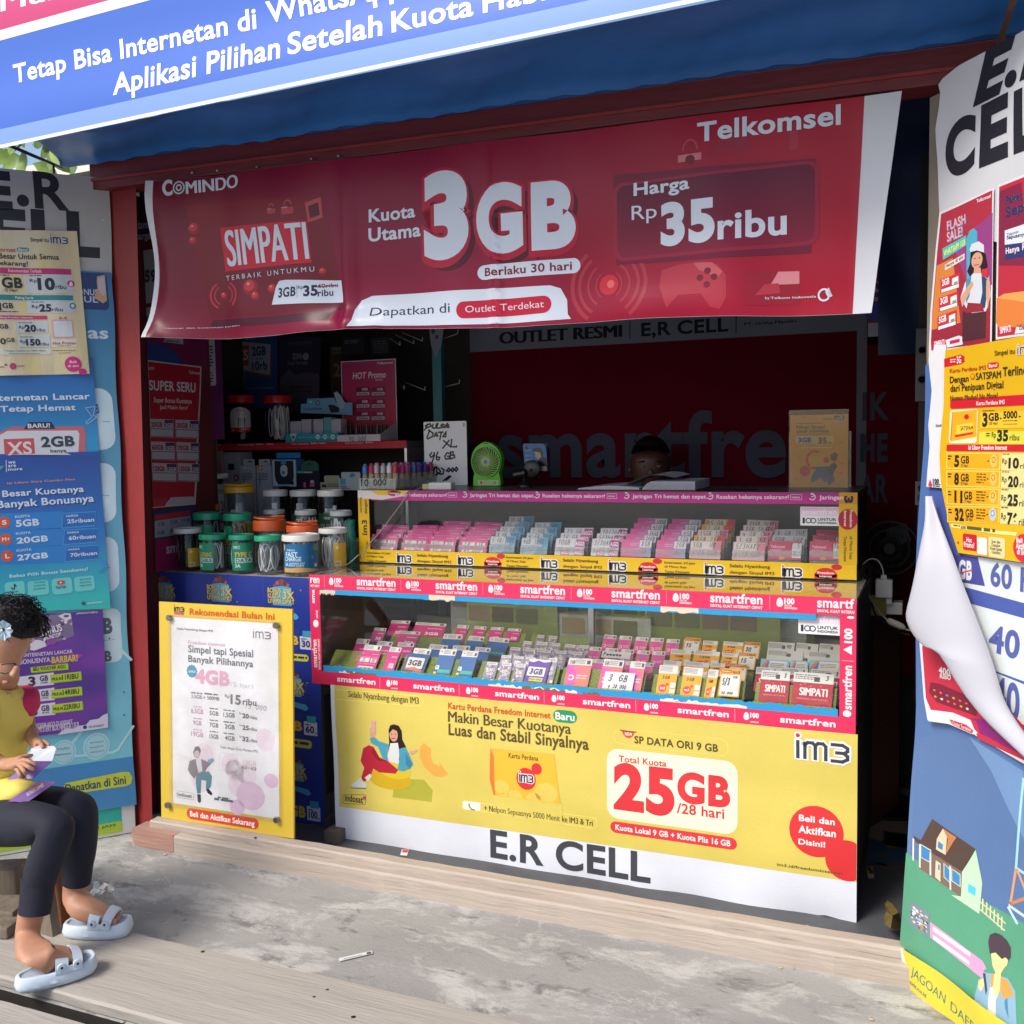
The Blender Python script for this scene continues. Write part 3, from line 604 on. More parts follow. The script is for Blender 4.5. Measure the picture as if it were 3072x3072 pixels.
s.line('b4dce4',[(1168,800),(1265,900)],26,1.2);s.line('b4dce4',[(700,1700),(780,1600)],26,1.2);s.line('b4dce4',[(700,1832),(830,1818),(1100,1790),(1150,1760),(1290,1540)],24,1.2)
for cx, cy, r in ((620,1790,118),(935,1732,130)): s.ell('b4dce4',cx,cy,r,r,1.5);s.ell('8fc8d8',cx,cy,r*.90,r*.90,1.8);s.ell('a8d4de',cx,cy,r*.8,r*.82,2.1)
tc_='5c8ca0'
for t, y in (('BONUS',1706),('KUOTA',1752),('MALAM',1798)): s.txt(t,872,y,1000,y-30,tc_,3,.02)
s.txt('Vidio',540,1775,665,1735,tc_,3,.0,.3);s.txt('Platinum',525,1828,685,1788,tc_,3,.02)
s.w='G';a, b=s.h(215,600), s.h(715,772);s.urect('4a8ec4',-.93,b[1],.02,s.h(700,520)[1],2)
s.poly('c9d24a',[s_ for s_ in [(345,725),(330,690),(345,662),(640,603),(680,602),(697,632),(688,665),(660,678)]],3);s.txt('Dapatkan di Sini',345,712,660,622,'2a4a68',4,.02)
for i in range(26): s.uell('3a5a70',(random.uniform(-.3,.0),random.uniform(.4,1.6)),.003,.004,3.5,n=6)
s.build('promo_banner',vinyl,warp=lambda a,b:(.003*math.sin(b*14)*(a > -.05),0,.003*math.sin(b*6+a*4)+.002*noise.noise(Vector((a*6,b*6,3)))),cut=.06,label='tall faded light blue banner with round bubbles pinned to the left board',cat='banner')
s=Sheet(L0,'G');a=s.h(715,775);zq=s.h(720,918)[1];s.urect('dadcd8',-.93,zq,.016,a[1]+.02,0);s.urect('35b4a4',-.93,s.h(600,868)[1],-.03,a[1]+.004,1);s.urect('b2cc3c',-.93,s.h(600,925)[1],-.03,s.h(600,868)[1],1.5);s.txt('24 JAM',482,910,605,876,'1c8060',3,.03)
s.build('under_banner',vinyl,label='green and white edge of an older banner at the foot of the left board',cat='banner')
# cream poster
s=Sheet(L2.rot('Z1',0,1662,1043,1640),'A',flat=True);cr='cabd8c'
qd=[s.h(-280,1815+410),s.h(472,1970),s.h(405,1218),s.h(-280,1208)];qd[0]=(qd[0][0],qd[1][1])
s.ugrid(lambda a,b:mixc('d0c088','cbbfa8',.5+.9*noise.noise(Vector((a*14,b*5,0)))),qd,0,30,20);s.w='Z1'
dk='2c2c2a';dn='22283c';mg='b82c6c';wb='bcc2c4'
s.txt('Simpel itu',355,98,562,60,dk,3,.01);im3(s,585,122,780,48,'23284a',3.4,back='cfd0cc')
s.txt('Internet',-85,208,180,170,'b04860',3,.02);s.rect('2f8080',197,210,335,168,2,r=.5);s.txt('Baru!',215,203,318,178,'e0e0d8',3,.02)
s.txt('Besar Untuk Semua',-10,292,680,250,dk,3,.02);s.txt('Sekarang!',-45,368,322,328,dk,3,.02)
s.rect(mg,-300,462,822,415,2);s.txt('Rekomendasi Terbaik',97,450,482,422,'e8c8d4',3,.01);s.rect(wb,300,695,835,465,1.6,r=.06);s.fine(-30,495,105,478,dk,1);s.txt('GB',25,628,255,520,dk,3,.04);s.txt('/2 Hari',50,675,200,645,dk,3,.02)
s.fine(340,500,490,483,dk,1);s.txt('Rp',345,565,425,528,dn,3,.01);s.txt('10',440,650,630,530,dn,3,.05);s.txt('ribu',645,648,765,600,dn,3,.01);s.ell(mg,822,585,42,40,2);s.poly('e8d0d8',[(800,610),(805,580),(822,555),(842,585),(842,610),(822,618)],2.6)
s.rect('2c8088',-300,770,845,722,2);s.txt('Paling Laris',178,760,383,734,'d0e0e0',3,.01);s.rect(wb,320,925,858,772,1.6,r=.06);s.txt('1',-35,890,10,812,dk,3,.05);s.txt('GB',30,868,150,812,dk,3,.03);s.fine(-30,918,215,900,dk,1);s.fine(365,805,515,790,dk,1)
s.txt('Rp',370,866,445,830,dn,3,.01);s.txt('25',458,905,592,828,dn,3,.05);s.txt('ribu',605,905,725,864,dn,3,.01);s.ell('2c8088',843,843,38,36,2);s.ell('d0dcdc',843,843,20,20,2.5)
s.rect('bc3868',-300,997,548,955,2,r=.3);s.txt('Isi Ulang Freedom Internet',-60,987,378,965,'e8c8d4',3,.01)
s.rect(wb,190,1155,550,1015,1.6,r=.08);s.txt('GB',-5,1105,95,1058,dk,3,.03);s.fine(215,1045,370,1030,dk,1);s.txt('Rp',222,1105,280,1072,dn,3,.01);s.txt('20',288,1138,415,1066,dn,3,.05);s.txt('ribu',428,1138,520,1102,dn,3,.01)
s.rect(wb,212,1320,575,1175,1.6,r=.08);s.txt('0',5,1285,65,1222,dk,3,.03);s.txt('GB',75,1260,170,1215,dk,3,.02);s.fine(235,1210,390,1195,dk,1);s.txt('Rp',238,1272,298,1238,dn,3,.01);s.txt('150',305,1298,465,1230,dn,3,.05);s.txt('ribu',472,1300,562,1264,dn,3,.01)
s.rect('c8a0a0',612,1218,846,1002,1.6,r=.12);s.rect('c9ccd2',632,1200,830,1020,2.2,r=.1);s.poly('c06070',[(730,990),(690,962),(682,1000)],2.4);s.poly('c06070',[(732,990),(765,960),(775,1000)],2.4)
s.rect('cfc6b8',595,1320,892,1228,1.4,r=.1);s.txt('Hot Promo',612,1290,875,1258,'a03c60',3,.02);s.fine(670,1312,820,1300,dk,1)
s.rect('c4c8bc',-300,1415,590,1338,1.4,r=.1);s.txt('+ Nelpon Sepuasnya 5000 Menit',32,1372,530,1352,'3a3c3c',3,.015);s.fine(105,1402,460,1388,'4a4c4c',1);s.fine(612,1368,882,1352,'4a4440',1);s.fine(680,1396,820,1382,'4a4440',1)
s.ell('c02c74',848,1518,98,90,2);s.txt('Beli',808,1506,885,1478,'e8d0dc',3,.02);s.txt('di sini',787,1552,910,1524,'e8d0dc',3,.02);s.ell('c02c74',958,1606,46,38,2)
s.ell('b03c70',152,1542,40,38,2);s.fine(205,1552,285,1530,'6a6050',2);s.txt('ot',0,1560,48,1535,'3a3c3c',3,.01);s.ell('c02c74',66,1525,15,14,2.5)
s.build('poster',mat('crinkled_paper',attr=True,rough=.42,bump=.3,bscale=22,stretch=(1,1,.4),spec=.45),warp=lambda a,b:(0,0,.003+.003*math.sin(a*30+b*6)+.003*noise.noise(Vector((a*12,b*8,5)))),cut=.025,label='cream and faded yellow data price poster at the top of the left board',cat='poster')
# blue ticket poster
s=Sheet(L1.rot('D',0,415,398,405),'D',flat=True);s.pl=off(s.pl,.004);qd=[s.h(-300,640),s.h(524,640),s.h(488,130),s.h(-300,150)]
s.ugrid(lambda a,b:mixc('2f8fc4','24509a',(b-s.h(0,620)[1])*3.2),qd,0,16,10)
s.txt('Internetan Lancar',-62,357,472,316,'ccd4e4',3,.04);s.txt('Tetap Hemat',0,414,398,375,'ccd4e4',3,.04);s.poly('202c50',[(125,505),(150,468),(270,466),(292,503)],2);s.txt('BARU!',147,499,262,474,'d4d8e0',3,.04)
s.poly('b86470',[(-100,530),(0,520),(60,492),(440,490),(452,520),(450,640),(-100,640)],1.5);s.poly('c8cad0',[(-100,545),(0,535),(40,514),(408,512),(418,530),(412,640),(-100,640)],2.2)
s.rect('bc4c50',25,640,178,552,3);s.txt('XS',40,640,165,572,'d8c8cc',4,.04);s.txt('2GB',218,598,390,542,'30384c',4,.04);s.txt('hanya',266,628,348,608,'30384c',4,.02)
s.line('a8bcd8',[(450,392),(500,386),(490,432),(512,440),(460,478),(452,470),(485,440),(450,392)],3,3)
s.build('poster',glossp,warp=lambda a,b:(0,0,.002*math.sin(b*30)+.002),cut=.05,label='blue poster with a 2GB ticket above the dark blue combo poster',cat='poster')
s=Sheet(L2.rot('D',0,415,398,402),'D',flat=True);qd=[s.h(-300,1480),s.h(582,1450),s.h(522,622),s.h(-300,645)];zc0, zc1=qd[0][1], qd[3][1]
def bl(a,b):
    t=(b-zc0)/(zc1-zc0);return mixc('38bab8','2f74c0',t/.42) if t < .42 else mixc('2f74c0','2c4f9c',(t-.42)/.5)
s.ugrid(bl,qd,0,12,24);w='ccd8e8'
s.line(w,[(32,668),(34,730)],3,3);s.poly('38a890',[(-20,700),(22,698),(5,718),(-20,735)],3)
for t, y, x1 in (('we',687,80),('are',705,84),('more',724,117)): s.txt(t,43,y,x1,y-19,w,3,.02)
s.txt('Isi Ulang Xtra Combo Flex',38,795,397,763,'d89070',3,.02)
for c, d, l in (('1c3a80',4,2.5),(w,0,3.5)): s.txt('Besar Kuotanya',13+d,862+d,440+d,803+d,c,l,.05);s.txt('Banyak Bonusnya',-15+d,921+d,493+d,850+d,c,l,.05)
for i, (a,g,k,rp,dy,sx) in enumerate((('S',205,'5GB','25',0,0),('M+',252,'20GB','60',88,8),('L',252,'27GB','70',177,16))):
    s.quad('2f7fc8',[(-300,1050+dy),(322+sx,1030+dy),(330+sx,937+dy),(-300,962+dy)],1);s.quad('3a90d4',[(322+sx,1030+dy),(500+sx,1016+dy),(505+sx,936+dy),(330+sx,946+dy)],1.4);s.quad('2a68b4',[(328+sx,1022+dy),(498+sx,1008+dy),(502+sx,942+dy),(334+sx,952+dy)],1.8)
    s.ell('d0583e',22+sx,996+dy,32,30,2.4);s.txt(a,12+sx-(8 if i == 1 else 0),1008+dy,34+sx+(8 if i == 1 else 0),984+dy,'e8dcd8',3.2,.04)
    s.txt('KUOTA',80+sx/2,973+dy,158+sx/2,955+dy,w,3,.02);s.txt(k,85+sx/2,1019+dy,g,977+dy,w,3,.04);s.txt('HARGA',350+sx/2,968+dy,412+sx/2,953+dy,w,3,.02);s.txt(rp+'ribuan',355+sx,1001+dy,495+sx,970+dy,w,3,.03)
s.txt('Bebas Pilih Bonus Sesukamu!',50,1288,462,1232,'b4e0e4',3,.03)
for i, (x0,y0,x1,y1) in enumerate(((30,1385,128,1303),(150,1385,254,1297),(278,1378,377,1283),(395,1362,495,1274))):
    s.rect('3ca4b0',x0,y0+5,x1,y1+5,1,r=.2);s.rect('6ccac8',x0,y0,x1,y1,1.6,r=.2)
for t, y in (('XTRA',1318),('KUOTA',1335),('UTAMA',1352)): s.txt(t,178,y,240,y-14,'2c7884',3,.04)
for t, y in (('BONUS',1301),('KUOTA',1317),('MALAM',1333)): s.txt(t,420,y,478,y-13,'2c7884',3,.04)
s.rect('d04848',302,1325,340,1300,3,r=.2);s.poly('f0f0f0',[(316,1318),(316,1307),(328,1312)],3.5);s.txt('YouTube',292,1346,350,1326,'2c6874',3,.04)
s.line('1c2830',[(76,1322),(76,1345),(66,1348),(60,1340)],5,3);s.line('1c2830',[(76,1322),(86,1332)],5,3);s.txt('TIKTOK',48,1368,98,1355,'2c6874',3,.03)
s.ell('305878',440,1422,11,10,3);s.txt('XLSMART',456,1427,541,1410,'c8e4e4',3,.04);s.poly('3a8ccc',[(515,1200),(555,1196),(572,1225),(530,1262),(520,1258),(548,1228)],3)
s.build('poster',glossp,warp=lambda a,b:(0,0,.002*math.sin(b*24+a*20)+.002),cut=.05,label='dark blue to turquoise combo data poster in the middle of the left board',cat='poster')
s=Sheet(L2.rot('Z6',270,870,700,832),'Z6',flat=True);qd=[s.h(-700,1760),s.h(1042,1552),s.h(992,413),s.h(-700,560)]
s.ugrid(lambda a,b:mixc('53388e','7a3aa0',.5+1.2*noise.noise(Vector((a*5+b*4,b*9-a*5,0)))),qd,0,20,20);wh='d0c8d8'
s.poly('7d6c8c',[(-300,560),(660,447),(690,470),(717,665),(290,820),(-300,900)],1);
rp_=random.Random(3)
for i in range(90):
    x, y=rp_.uniform(200,690), 0;y=rp_.uniform(490,690)+(690-x)*.18
    if x < 690: s.ell(rp_.choice(('c0b4c8','4a3a5c','a890b4','d8d0dc','8c5c9c','b05888','5a4a70')),x,y,rp_.uniform(6,22),rp_.uniform(6,20),1.3+rp_.random(),n=7)
s.poly('d8d0dc',[(560,475),(620,450),(680,450),(690,500),(640,525),(600,500)],2.6);s.ell('5a4a70',640,476,26,12,3)
s.poly('d8d0dc',[(290,800),(300,740),(350,700),(430,720),(450,765),(330,810)],2.6)
for c, d, l, wt in (('3c2c50',5,3,.09),('e4dee8',0,3.6,.05)): s.txt3('BONUS',(395+d,672+d),(606+d,612+d),(372+d,612+d),c,l,wt);s.txt3('NONSTOP!',(440+d,705+d),(592+d,668+d),(432+d,672+d),c,l,wt)
s.ell('8c4c9c',500,712,52,40,2.9);s.txt('#EMANGKITABEDA',737,461,945,428,wh,3,.03)
s.txt('INTERNETAN LANCAR',235,872,700,798,wh,3,.04);s.txt('BONUSNYA',190,942,485,872,wh,3,.05);s.poly('b83c94',[(480,930),(500,880),(700,840),(800,850),(740,905),(560,940)],2);s.txt('BARBAR!',500,930,748,848,'c4c848',3.4,.03)
def lime(p,t,a): s.poly('8cb030',[(x+6,y+8) for x,y in p],1.8);s.poly('b4ca3c',p,2.2);s.txt(t,*a,'3c3c38',3,.03)
lime([(295,972),(655,932),(657,987),(300,1020)],'BELI VOUCHER AIGO',(320,1007,632,945))
for i, (n_,g0,h_,m_) in enumerate((('3',385,'3 HARI','11RIBU'),('.5',398,'5 HARI','14RIBU'),('5',400,'30 HARI','22RIBU'))):
    dy=(0,147,288)[i];dx=i*7
    s.poly('d4d0dc',[(100+dx,1075+dy),(520+dx,1020+dy),(512+dx,1080+dy),(522+dx,1140+dy),(300+dx,1160+dy),(100+dx,1180+dy)],1.8)
    s.txt(n_,(275 if i != 1 else 312)+dx,1150+dy,340+dx*1.5,1063+dy,'3c3448',3,.04);s.txt('GB',g0,1105+dy,462+dx,1048+dy,'3c3448',3,.03);s.txt(h_,392+dx,1130+dy,460+dx,1108+dy,'3c3448',3,.03)
    lime([(482+dx,1045+dy),(780+dx,1010+dy),(786+dx,1088+dy),(488+dx,1122+dy)],'MULAI',(500+dx,1102+dy,590+dx,1062+dy));s.txt(m_,600+dx,1092+dy,755+dx,1030+dy,'3c3c38',3,.04)
s.txt('REDEEM AIGO DI AXISNET',335,1562,698,1473,wh,3,.04);s.txt('BONUS MYSTERY BOX HINGGA 12GB',265,1612,760,1496,wh,3,.04)
s.poly('ccc8dc',[(555,1622),(600,1580),(640,1562),(720,1560),(760,1535),(830,1525),(870,1480),(950,1468),(1000,1430),(1041,1415),(1042,1551)],2.6);s.ell('3c3c58',820,1548,20,18,3);s.txt('XLSMART',853,1556,1005,1520,'3c3c58',3,.03)
s.build('poster',glossp,warp=lambda a,b:(0,0,.002*math.sin(b*20+a*10)+.002),cut=.05,label='purple poster with lime price tags behind the girl',cat='poster')
# ---- right board
R0, R1, R2, R3=(off(RP,k) for k in (-.004,.0,.005,.010))
s=Sheet(R0,'I',flat=True);WT='cfd0d4'
zt=RP.hit('F',1400,1165)[1];BLU='3d68b0'
A_=lambda w, x, y: RP.hit(w,x,y)
s.ugrid(lambda a,b:mixc('4a6ca4','6488b4',(1.0-b)*1.1),[A_('I',1303,1528),(1.0,A_('I',1303,1528)[1]),(1.0,1.62),(.03,1.62)],0)
s.poly('5878a8',[(1368,450),(1430,400),(1530,395),(1640,440),(1760,580),(1890,880),(1932,1000),(1932,1420),(1340,1080)],.8)
s.poly('7092c0',[(1640,420),(1932,600),(1932,960),(1880,860),(1760,600)],1)
s.poly('58a080',[(1322,1030),(1345,1045),(1400,1092),(1560,1200),(1932,1405),(2300,1600),(2300,2600),(1690,1812),(1302,1530),(1275,1500)],1.4)
# house
s.poly('bfe0c0',[(1675,1012),(1708,1190),(1695,1352),(1555,1255),(1603,1262),(1608,1130)],2.4)
s.poly('7c6a5e',[(1392,988),(1608,1130),(1602,1264),(1388,1112)],2)
s.poly('54423c',[(1455,855),(1676,1012),(1608,1132),(1500,1060),(1398,1000),(1362,962),(1362,944),(1398,968)],3)
s.poly('d8ccb0',[(1512,905),(1535,945),(1528,1045),(1478,1015),(1482,960)],3.4);s.poly('c08050',[(1512,905),(1582,952),(1572,968),(1528,1045),(1540,960)],3.6);s.quad('3c88c0',[(1488,1005),(1512,1020),(1514,990),(1490,972)],4)
for x0, y0, x1, y1 in ((1402,1000,1450,1075),(1522,1100,1548,1180),(1562,1128,1598,1200)): s.quad('d8d4c0',[(x0-4,y1-18),(x1+4,y1+14),(x1+4,y0+18),(x0-4,y0-14)],3.8);s.quad('3c88c0',[(x0,y1-20),(x1,y1+6),(x1,y0+22),(x0,y0-8)],4)
for x, y0, y1 in ((1395,985,1108),(1450,1030,1148),(1552,1100,1225),(1360,955,1070)): s.quad('e0dcc8',[(x-4,y1),(x+5,y1+5),(x+5,y0+5),(x-4,y0)],4.2)
s.quad('d8ccb0',[(1474,1160),(1502,1186),(1504,1090),(1478,1072)],4);s.quad('3c88c0',[(1490,1120),(1498,1126),(1499,1098),(1492,1092)],4.4);s.quad('58c8e8',[(1636,1235),(1673,1258),(1676,1215),(1638,1192)],3.4)
for k in range(6):
    x=1708+k*20;y=1270+k*19;s.quad('d8d4a8',[(x,y+68),(x+8,y+74),(x+9,y+6),(x+1,y)],3)
s.line('d8d4a8',[(1700,1290),(1830,1402)],8,2.6);s.line('d8d4a8',[(1700,1330),(1828,1440)],8,2.6)
for p, c in ((((1932,640),(1905,900),(1885,1110)),'a8d8e0'),(((1885,1110),(1855,1300)),'d8a078'),(((1885,1110),(1960,1160)),'a8d8e0'),(((1890,1120),(1960,1290)),'d8a078'),(((1855,1300),(1960,1260)),'c88858'),(((1845,1320),(1890,1400)),'c8e8f0'),(((1850,1310),(1980,1400)),'c8e8f0')): s.line(c,list(p),16,2)
s.poly('7c8c98',[(1340,1283),(1440,1345),(1435,1472),(1328,1400)],2.4)
for i in range(40): x=random.uniform(1345,1428);s.ell(random.choice(('d8dcdc','f0f0f0','3c4858','b0bcc4','c89050','5c6c80')),x,random.uniform(1305,1400)+(x-1340)*.55,random.uniform(3,11),random.uniform(3,10),2.6+random.random(),n=7)
s.poly('5c6888',[(1362,1350),(1410,1378),(1412,1405),(1365,1380)],3.8);s.txt3('AXIS',(1366,1374),(1405,1398),(1366,1358),'e0e4e8',4.4,.03)
s.poly('d8a0c8',[(1441,1390),(1718,1598),(1740,1640),(1722,1650),(1735,1665),(1715,1690),(1440,1470)],2);s.poly('e8d8e4',[(1458,1415),(1655,1555),(1655,1578),(1456,1438)],2.6);s.poly('e8d8e4',[(1457,1458),(1650,1600),(1650,1622),(1455,1480)],2.6)
# printed person on the board
s.poly('4c3c48',[(1745,1500),(1752,1462),(1780,1450),(1810,1462),(1840,1490),(1862,1530),(1862,1580),(1835,1630),(1800,1600),(1755,1560)],3.2)
s.poly('e8d898',[(1762,1560),(1785,1555),(1818,1590),(1835,1580),(1850,1595),(1845,1620),(1828,1640),(1815,1665),(1790,1668),(1770,1620)],3.6)
s.poly('8cb4cc',[(1700,1700),(1735,1660),(1770,1665),(1850,1690),(1890,1760),(1900,1932),(1905,2100),(1690,2100),(1680,1900),(1678,1780)],2.8);s.poly('dce0dc',[(1765,1700),(1790,1740),(1790,1932),(1800,2100),(1740,2100),(1750,1800)],3.2);s.poly('e0a050',[(1765,1665),(1785,1670),(1850,1700),(1885,1780),(1830,1800),(1800,1720),(1762,1740)],3.4);s.poly('e8d898',[(1780,1665),(1815,1665),(1812,1750),(1795,1800),(1775,1740)],3.7);s.poly('e8d898',[(1700,1700),(1725,1690),(1735,1720),(1712,1760),(1698,1740)],3.8);s.poly('3c4458',[(1722,1660),(1735,1665),(1745,1750),(1738,1780)],3.9)
s.poly('4c8cb4',[(1835,1810),(1850,1790),(1858,1900),(1840,1850)],3.6)
s.build('illustrated_banner',vinyl,warp=lambda a,b:(.005*math.sin(b*9+1)*(a < .2),0,.003*math.sin(b*7+a*5)+.003*noise.noise(Vector((a*5,b*5,3)))),cut=.05,label='blue and green banner with a cartoon house on the right board',cat='banner')
s=Sheet(off(RP,.006),'I',flat=True)
s.poly('dccb40',[(1303,1532),(1500,1672),(1690,1812),(2300,2270),(2300,2900),(1530,1945),(1400,1830),(1345,1768),(1328,1650)],0)
s.poly('dcdcc8',[(1290,1530),(1303,1532),(1330,1650),(1340,1730),(1330,1690),(1304,1640)],.5)
s.w='Z5';s.txt3('JAGOAN',(702,1190),(1055,1520),(712,1098),'2c7c74',2,-.005);s.txt3('DAERAH',(1118,1592),(1560,2000),(1120,1490),'2c7c74',2,-.005);s.txt3('axis.co.id',(688,1290),(866,1452),(692,1248),'2c7c74',2,.01)
s.build('yellow_hem_banner',vinyl,warp=lambda a,b:(0,0,.004*math.sin(a*22+b*18)+.003),cut=.04,label='yellow strip lettered JAGOAN DAERAH along the foot of the right board',cat='banner')
# price boxes
s=Sheet(R1,'F',flat=True)
s.poly('4a5ca4',[(1440,820),(1932,880),(2500,930),(2500,2500),(1932,2230),(1390,1640),(1400,1000)],0)
s.poly('d4dcdc',[(1560,1160),(2500,1290),(2500,1580),(1932,1420),(1600,1330)],1);s.poly('4a4c94',[(1560,1160),(1690,1180),(1730,1332),(1600,1310)],2);s.txt('GB',1590,1285,1662,1208,'d8dce8',3,.05);s.line('c85058',[(1600,1262),(1662,1248)],8,3.6)
s.poly('d4dcdc',[(1640,1420),(1932,1500),(2500,1640),(2500,2060),(1932,1830),(1740,1760)],1);s.poly('d4dcdc',[(1760,1775),(1932,1845),(2500,2080),(2500,2600),(1932,2250),(1860,2180)],1)
s.txt3('60 H',(1758,1325),(1990,1370),(1760,1210),'5560a0',2,.03);s.txt3('40 H',(1752,1665),(2080,1770),(1760,1535),'5560a0',2,.03);s.txt3('40 H',(1775,1975),(2060,2120),(1780,1800),'5560a0',2,.03)
s.build('price_list_banner',vinyl,warp=lambda a,b:(0,0,.002+.002*math.sin(b*9)),cut=.06,label='white and blue price list reading 60 H and 40 H on the right board',cat='banner')
s=Sheet(R2,'I',flat=True)
s.poly('dcdade',[(1388,-80),(1412,220),(1432,330),(1545,338),(1690,420),(2300,760),(2300,560),(1932,360),(1560,-30),(1480,-130)],0)
s.poly('c23048',[(1403,-60),(1424,215),(1450,275),(1560,290),(1650,330),(1690,430),(2300,700),(2300,520),(1932,350),(1560,-40),(1478,-110)],1);s.poly('8c2478',[(1640,320),(1680,335),(1700,400),(2300,690),(2300,600),(1750,330)],1.5)
s.poly('7c2438',[(1450,130),(1500,140),(1660,215),(1690,260),(1680,310),(1480,235),(1440,180)],2);s.txt3('400',(1492,82),(1550,100),(1492,48),'e8e0e0',3,.04);s.txt3('RIBU',(1498,108),(1552,118),(1498,84),'e8e0e0',3,.04)
for i in range(6): s.ell(random.choice(('d86060','e8e0e0','c8a040','6080c0')),1470+i*32,172+i*14,7,6,3,n=8);s.ell(random.choice(('d86060','e8e0e0','c8a040','6080c0')),1475+i*32,206+i*13,7,6,3,n=8)
s.poly('dcdade',[(1445,300),(1560,310),(1640,345),(1690,400),(1660,405),(1540,350),(1438,335)],2.4);s.poly('c23048',[(1545,325),(1630,355),(1665,385),(1660,402),(1560,355)],2.9);s.txt3('Outlet Terdekat',(1560,352),(1655,392),(1560,335),'f0e8e8',3.4,.0)
s.build('poster',glossp,warp=lambda a,b:(0,0,.002+.003*math.sin(a*20)),cut=.05,label='torn red poster with rounded white edge under the peeled white sheet',cat='poster')
# name banner
s=Sheet(R1,'C',flat=True)
s.poly('c4c5ca',[(1493,445),(1515,412),(1600,345),(1932,158),(2600,-240),(2600,1300),(1932,1300),(1490,1220),(1488,1110),(1470,760),(1470,680),(1492,560),(1500,490)],0)
bk2='22222a';s.txt3('C',(1520,938),(1680,870),(1520,682),bk2,2,.05);s.txt3('E',(1705,868),(1857,806),(1708,578),bk2,2,.05);s.txt3('L',(1886,795),(2010,745),(1890,505),bk2,2,.05);s.txt3('L',(2050,730),(2190,675),(2055,420),bk2,2,.05)
s.w='Z2';s.txt3('E',(1048,1205),(1372,1052),(1190,622),bk2,2,.05);s.ell(bk2,1495,915,70,98,2);s.txt3('R',(1610,930),(1980,760),(1740,370),bk2,2,.05)
s.build('name_banner',mat('wrinkled_vinyl',attr=True,rough=.4,noise_amt=.15,noise_scale=4,bump=.25,bscale=9,spec=.45),warp=lambda a,b:(.006*math.sin(b*13)*max(0,1-a*6),0,.004*noise.noise(Vector((a*7,b*7,2)))+.005*math.sin((a*.8-b)*16)*max(0,b-1.9)*2+.003),cut=.035,label='wrinkled white banner with large black E.R CELL letters on the right board',cat='banner')
s=Sheet(R2,'C',flat=True)
s.poly('d4d0d4',[(1491,1118),(1780,988),(1768,1816),(1436,1860),(1445,1640),(1470,1330)],0)
s.upoly(lambda a,b:mixc('8c2838','a83040',(b-1.65)*2.5),[s.h(*p) for p in ((1500,1128),(1772,1002),(1760,1806),(1446,1846),(1455,1640),(1480,1330))],1)
s.poly('8c3c78',[(1560,1300),(1774,1120),(1770,1500),(1640,1500)],1.3);s.poly('c87838',[(1478,1400),(1560,1360),(1600,1700),(1450,1740)],1.4);s.poly('48a0b8',[(1635,1560),(1632,1260),(1650,1215),(1672,1202),(1690,1220),(1692,1560)],1.8)
s.txt3('Telkomsel',(1688,1070),(1766,1040),(1688,1052),'e0d0d4',3,.02)
for c, d, l, wt in (('4888b8',3,2.4,.10),('d8a0a8',0,3.2,.03)): s.txt3('FLASH',(1532+d,1215+d),(1628+d,1175+d),(1530+d,1170+d),c,l,wt);s.txt3('SALE!',(1532+d,1275+d),(1612+d,1240+d),(1530+d,1228+d),c,l,wt)
s.poly('58a8a8',[(1508,1310),(1630,1240),(1632,1290),(1510,1370)],2.2);s.txt3('WHATSAPP 1GB',(1514,1352),(1626,1290),(1514,1322),'c8e860',3,.03);s.poly('d8d0c8',[(1520,1395),(1622,1335),(1622,1365),(1520,1425)],2.2);s.txt3('Hanya di sini',(1525,1412),(1615,1360),(1525,1395),'5c3040',3,.02)
# printed woman
s.poly('281c20',[(1655,1330),(1700,1312),(1738,1340),(1748,1400),(1742,1450),(1715,1460),(1650,1455),(1636,1430),(1652,1390)],2.4);s.ell('c89880',1690,1372,30,42,2.8);s.poly('c8ccd4',[(1650,1312),(1662,1285),(1700,1272),(1728,1290),(1730,1330),(1690,1320),(1655,1328)],3.2)
s.poly('c89880',[(1675,1410),(1710,1410),(1715,1450),(1672,1450)],2.6);s.poly('c8ccd4',[(1625,1490),(1670,1440),(1715,1440),(1760,1480),(1765,1560),(1740,1640),(1660,1650),(1630,1620),(1600,1570)],2.7);s.poly('2c4464',[(1715,1440),(1755,1480),(1735,1620),(1700,1640),(1720,1540)],3);s.poly('488898',[(1630,1480),(1660,1450),(1650,1560),(1632,1600)],3)
s.poly('c89880',[(1600,1570),(1640,1510),(1665,1480),(1672,1500),(1640,1560),(1610,1620)],3.3);s.poly('c89880',[(1740,1560),(1742,1480),(1758,1450),(1762,1560),(1750,1630)],3.3);s.rect('c03040',1718,1460,1752,1412,3.8)
s.poly('4c2830',[(1612,1640),(1670,1650),(1740,1640),(1735,1780),(1610,1800)],3);s.poly('8c2c34',[(1640,1595),(1720,1600),(1730,1640),(1630,1650)],3.3);s.line('8c3038',[(1675,1398),(1700,1394)],4,3.4);s.ell('30242a',1680,1362,4,3,3.3);s.ell('30242a',1704,1358,4,3,3.3)
for k, t in enumerate(('2GB','3GB','5GB')):
    y=1468+k*98;x=1505-k*8;s.poly('b8303c',[(x-8,y+5),(x+92,y-32),(x+92,y+45),(x-8,y+78)],2);s.txt3(t,(x,y+40),(x+38,y+26),(x,y+8),'e8dce0',3,.03);s.poly('d8d8dc',[(x+52,y),(x+84,y-14),(x+84,y+24),(x+52,y+36)],2.8);s.poly('48a068',[(x+62,y+20),(x+80,y+12),(x+80,y+24),(x+62,y+32)],3.2);s.poly('e0dce0',[(x-2,y+58),(x+86,y+28),(x+86,y+46),(x-2,y+74)],2.8)
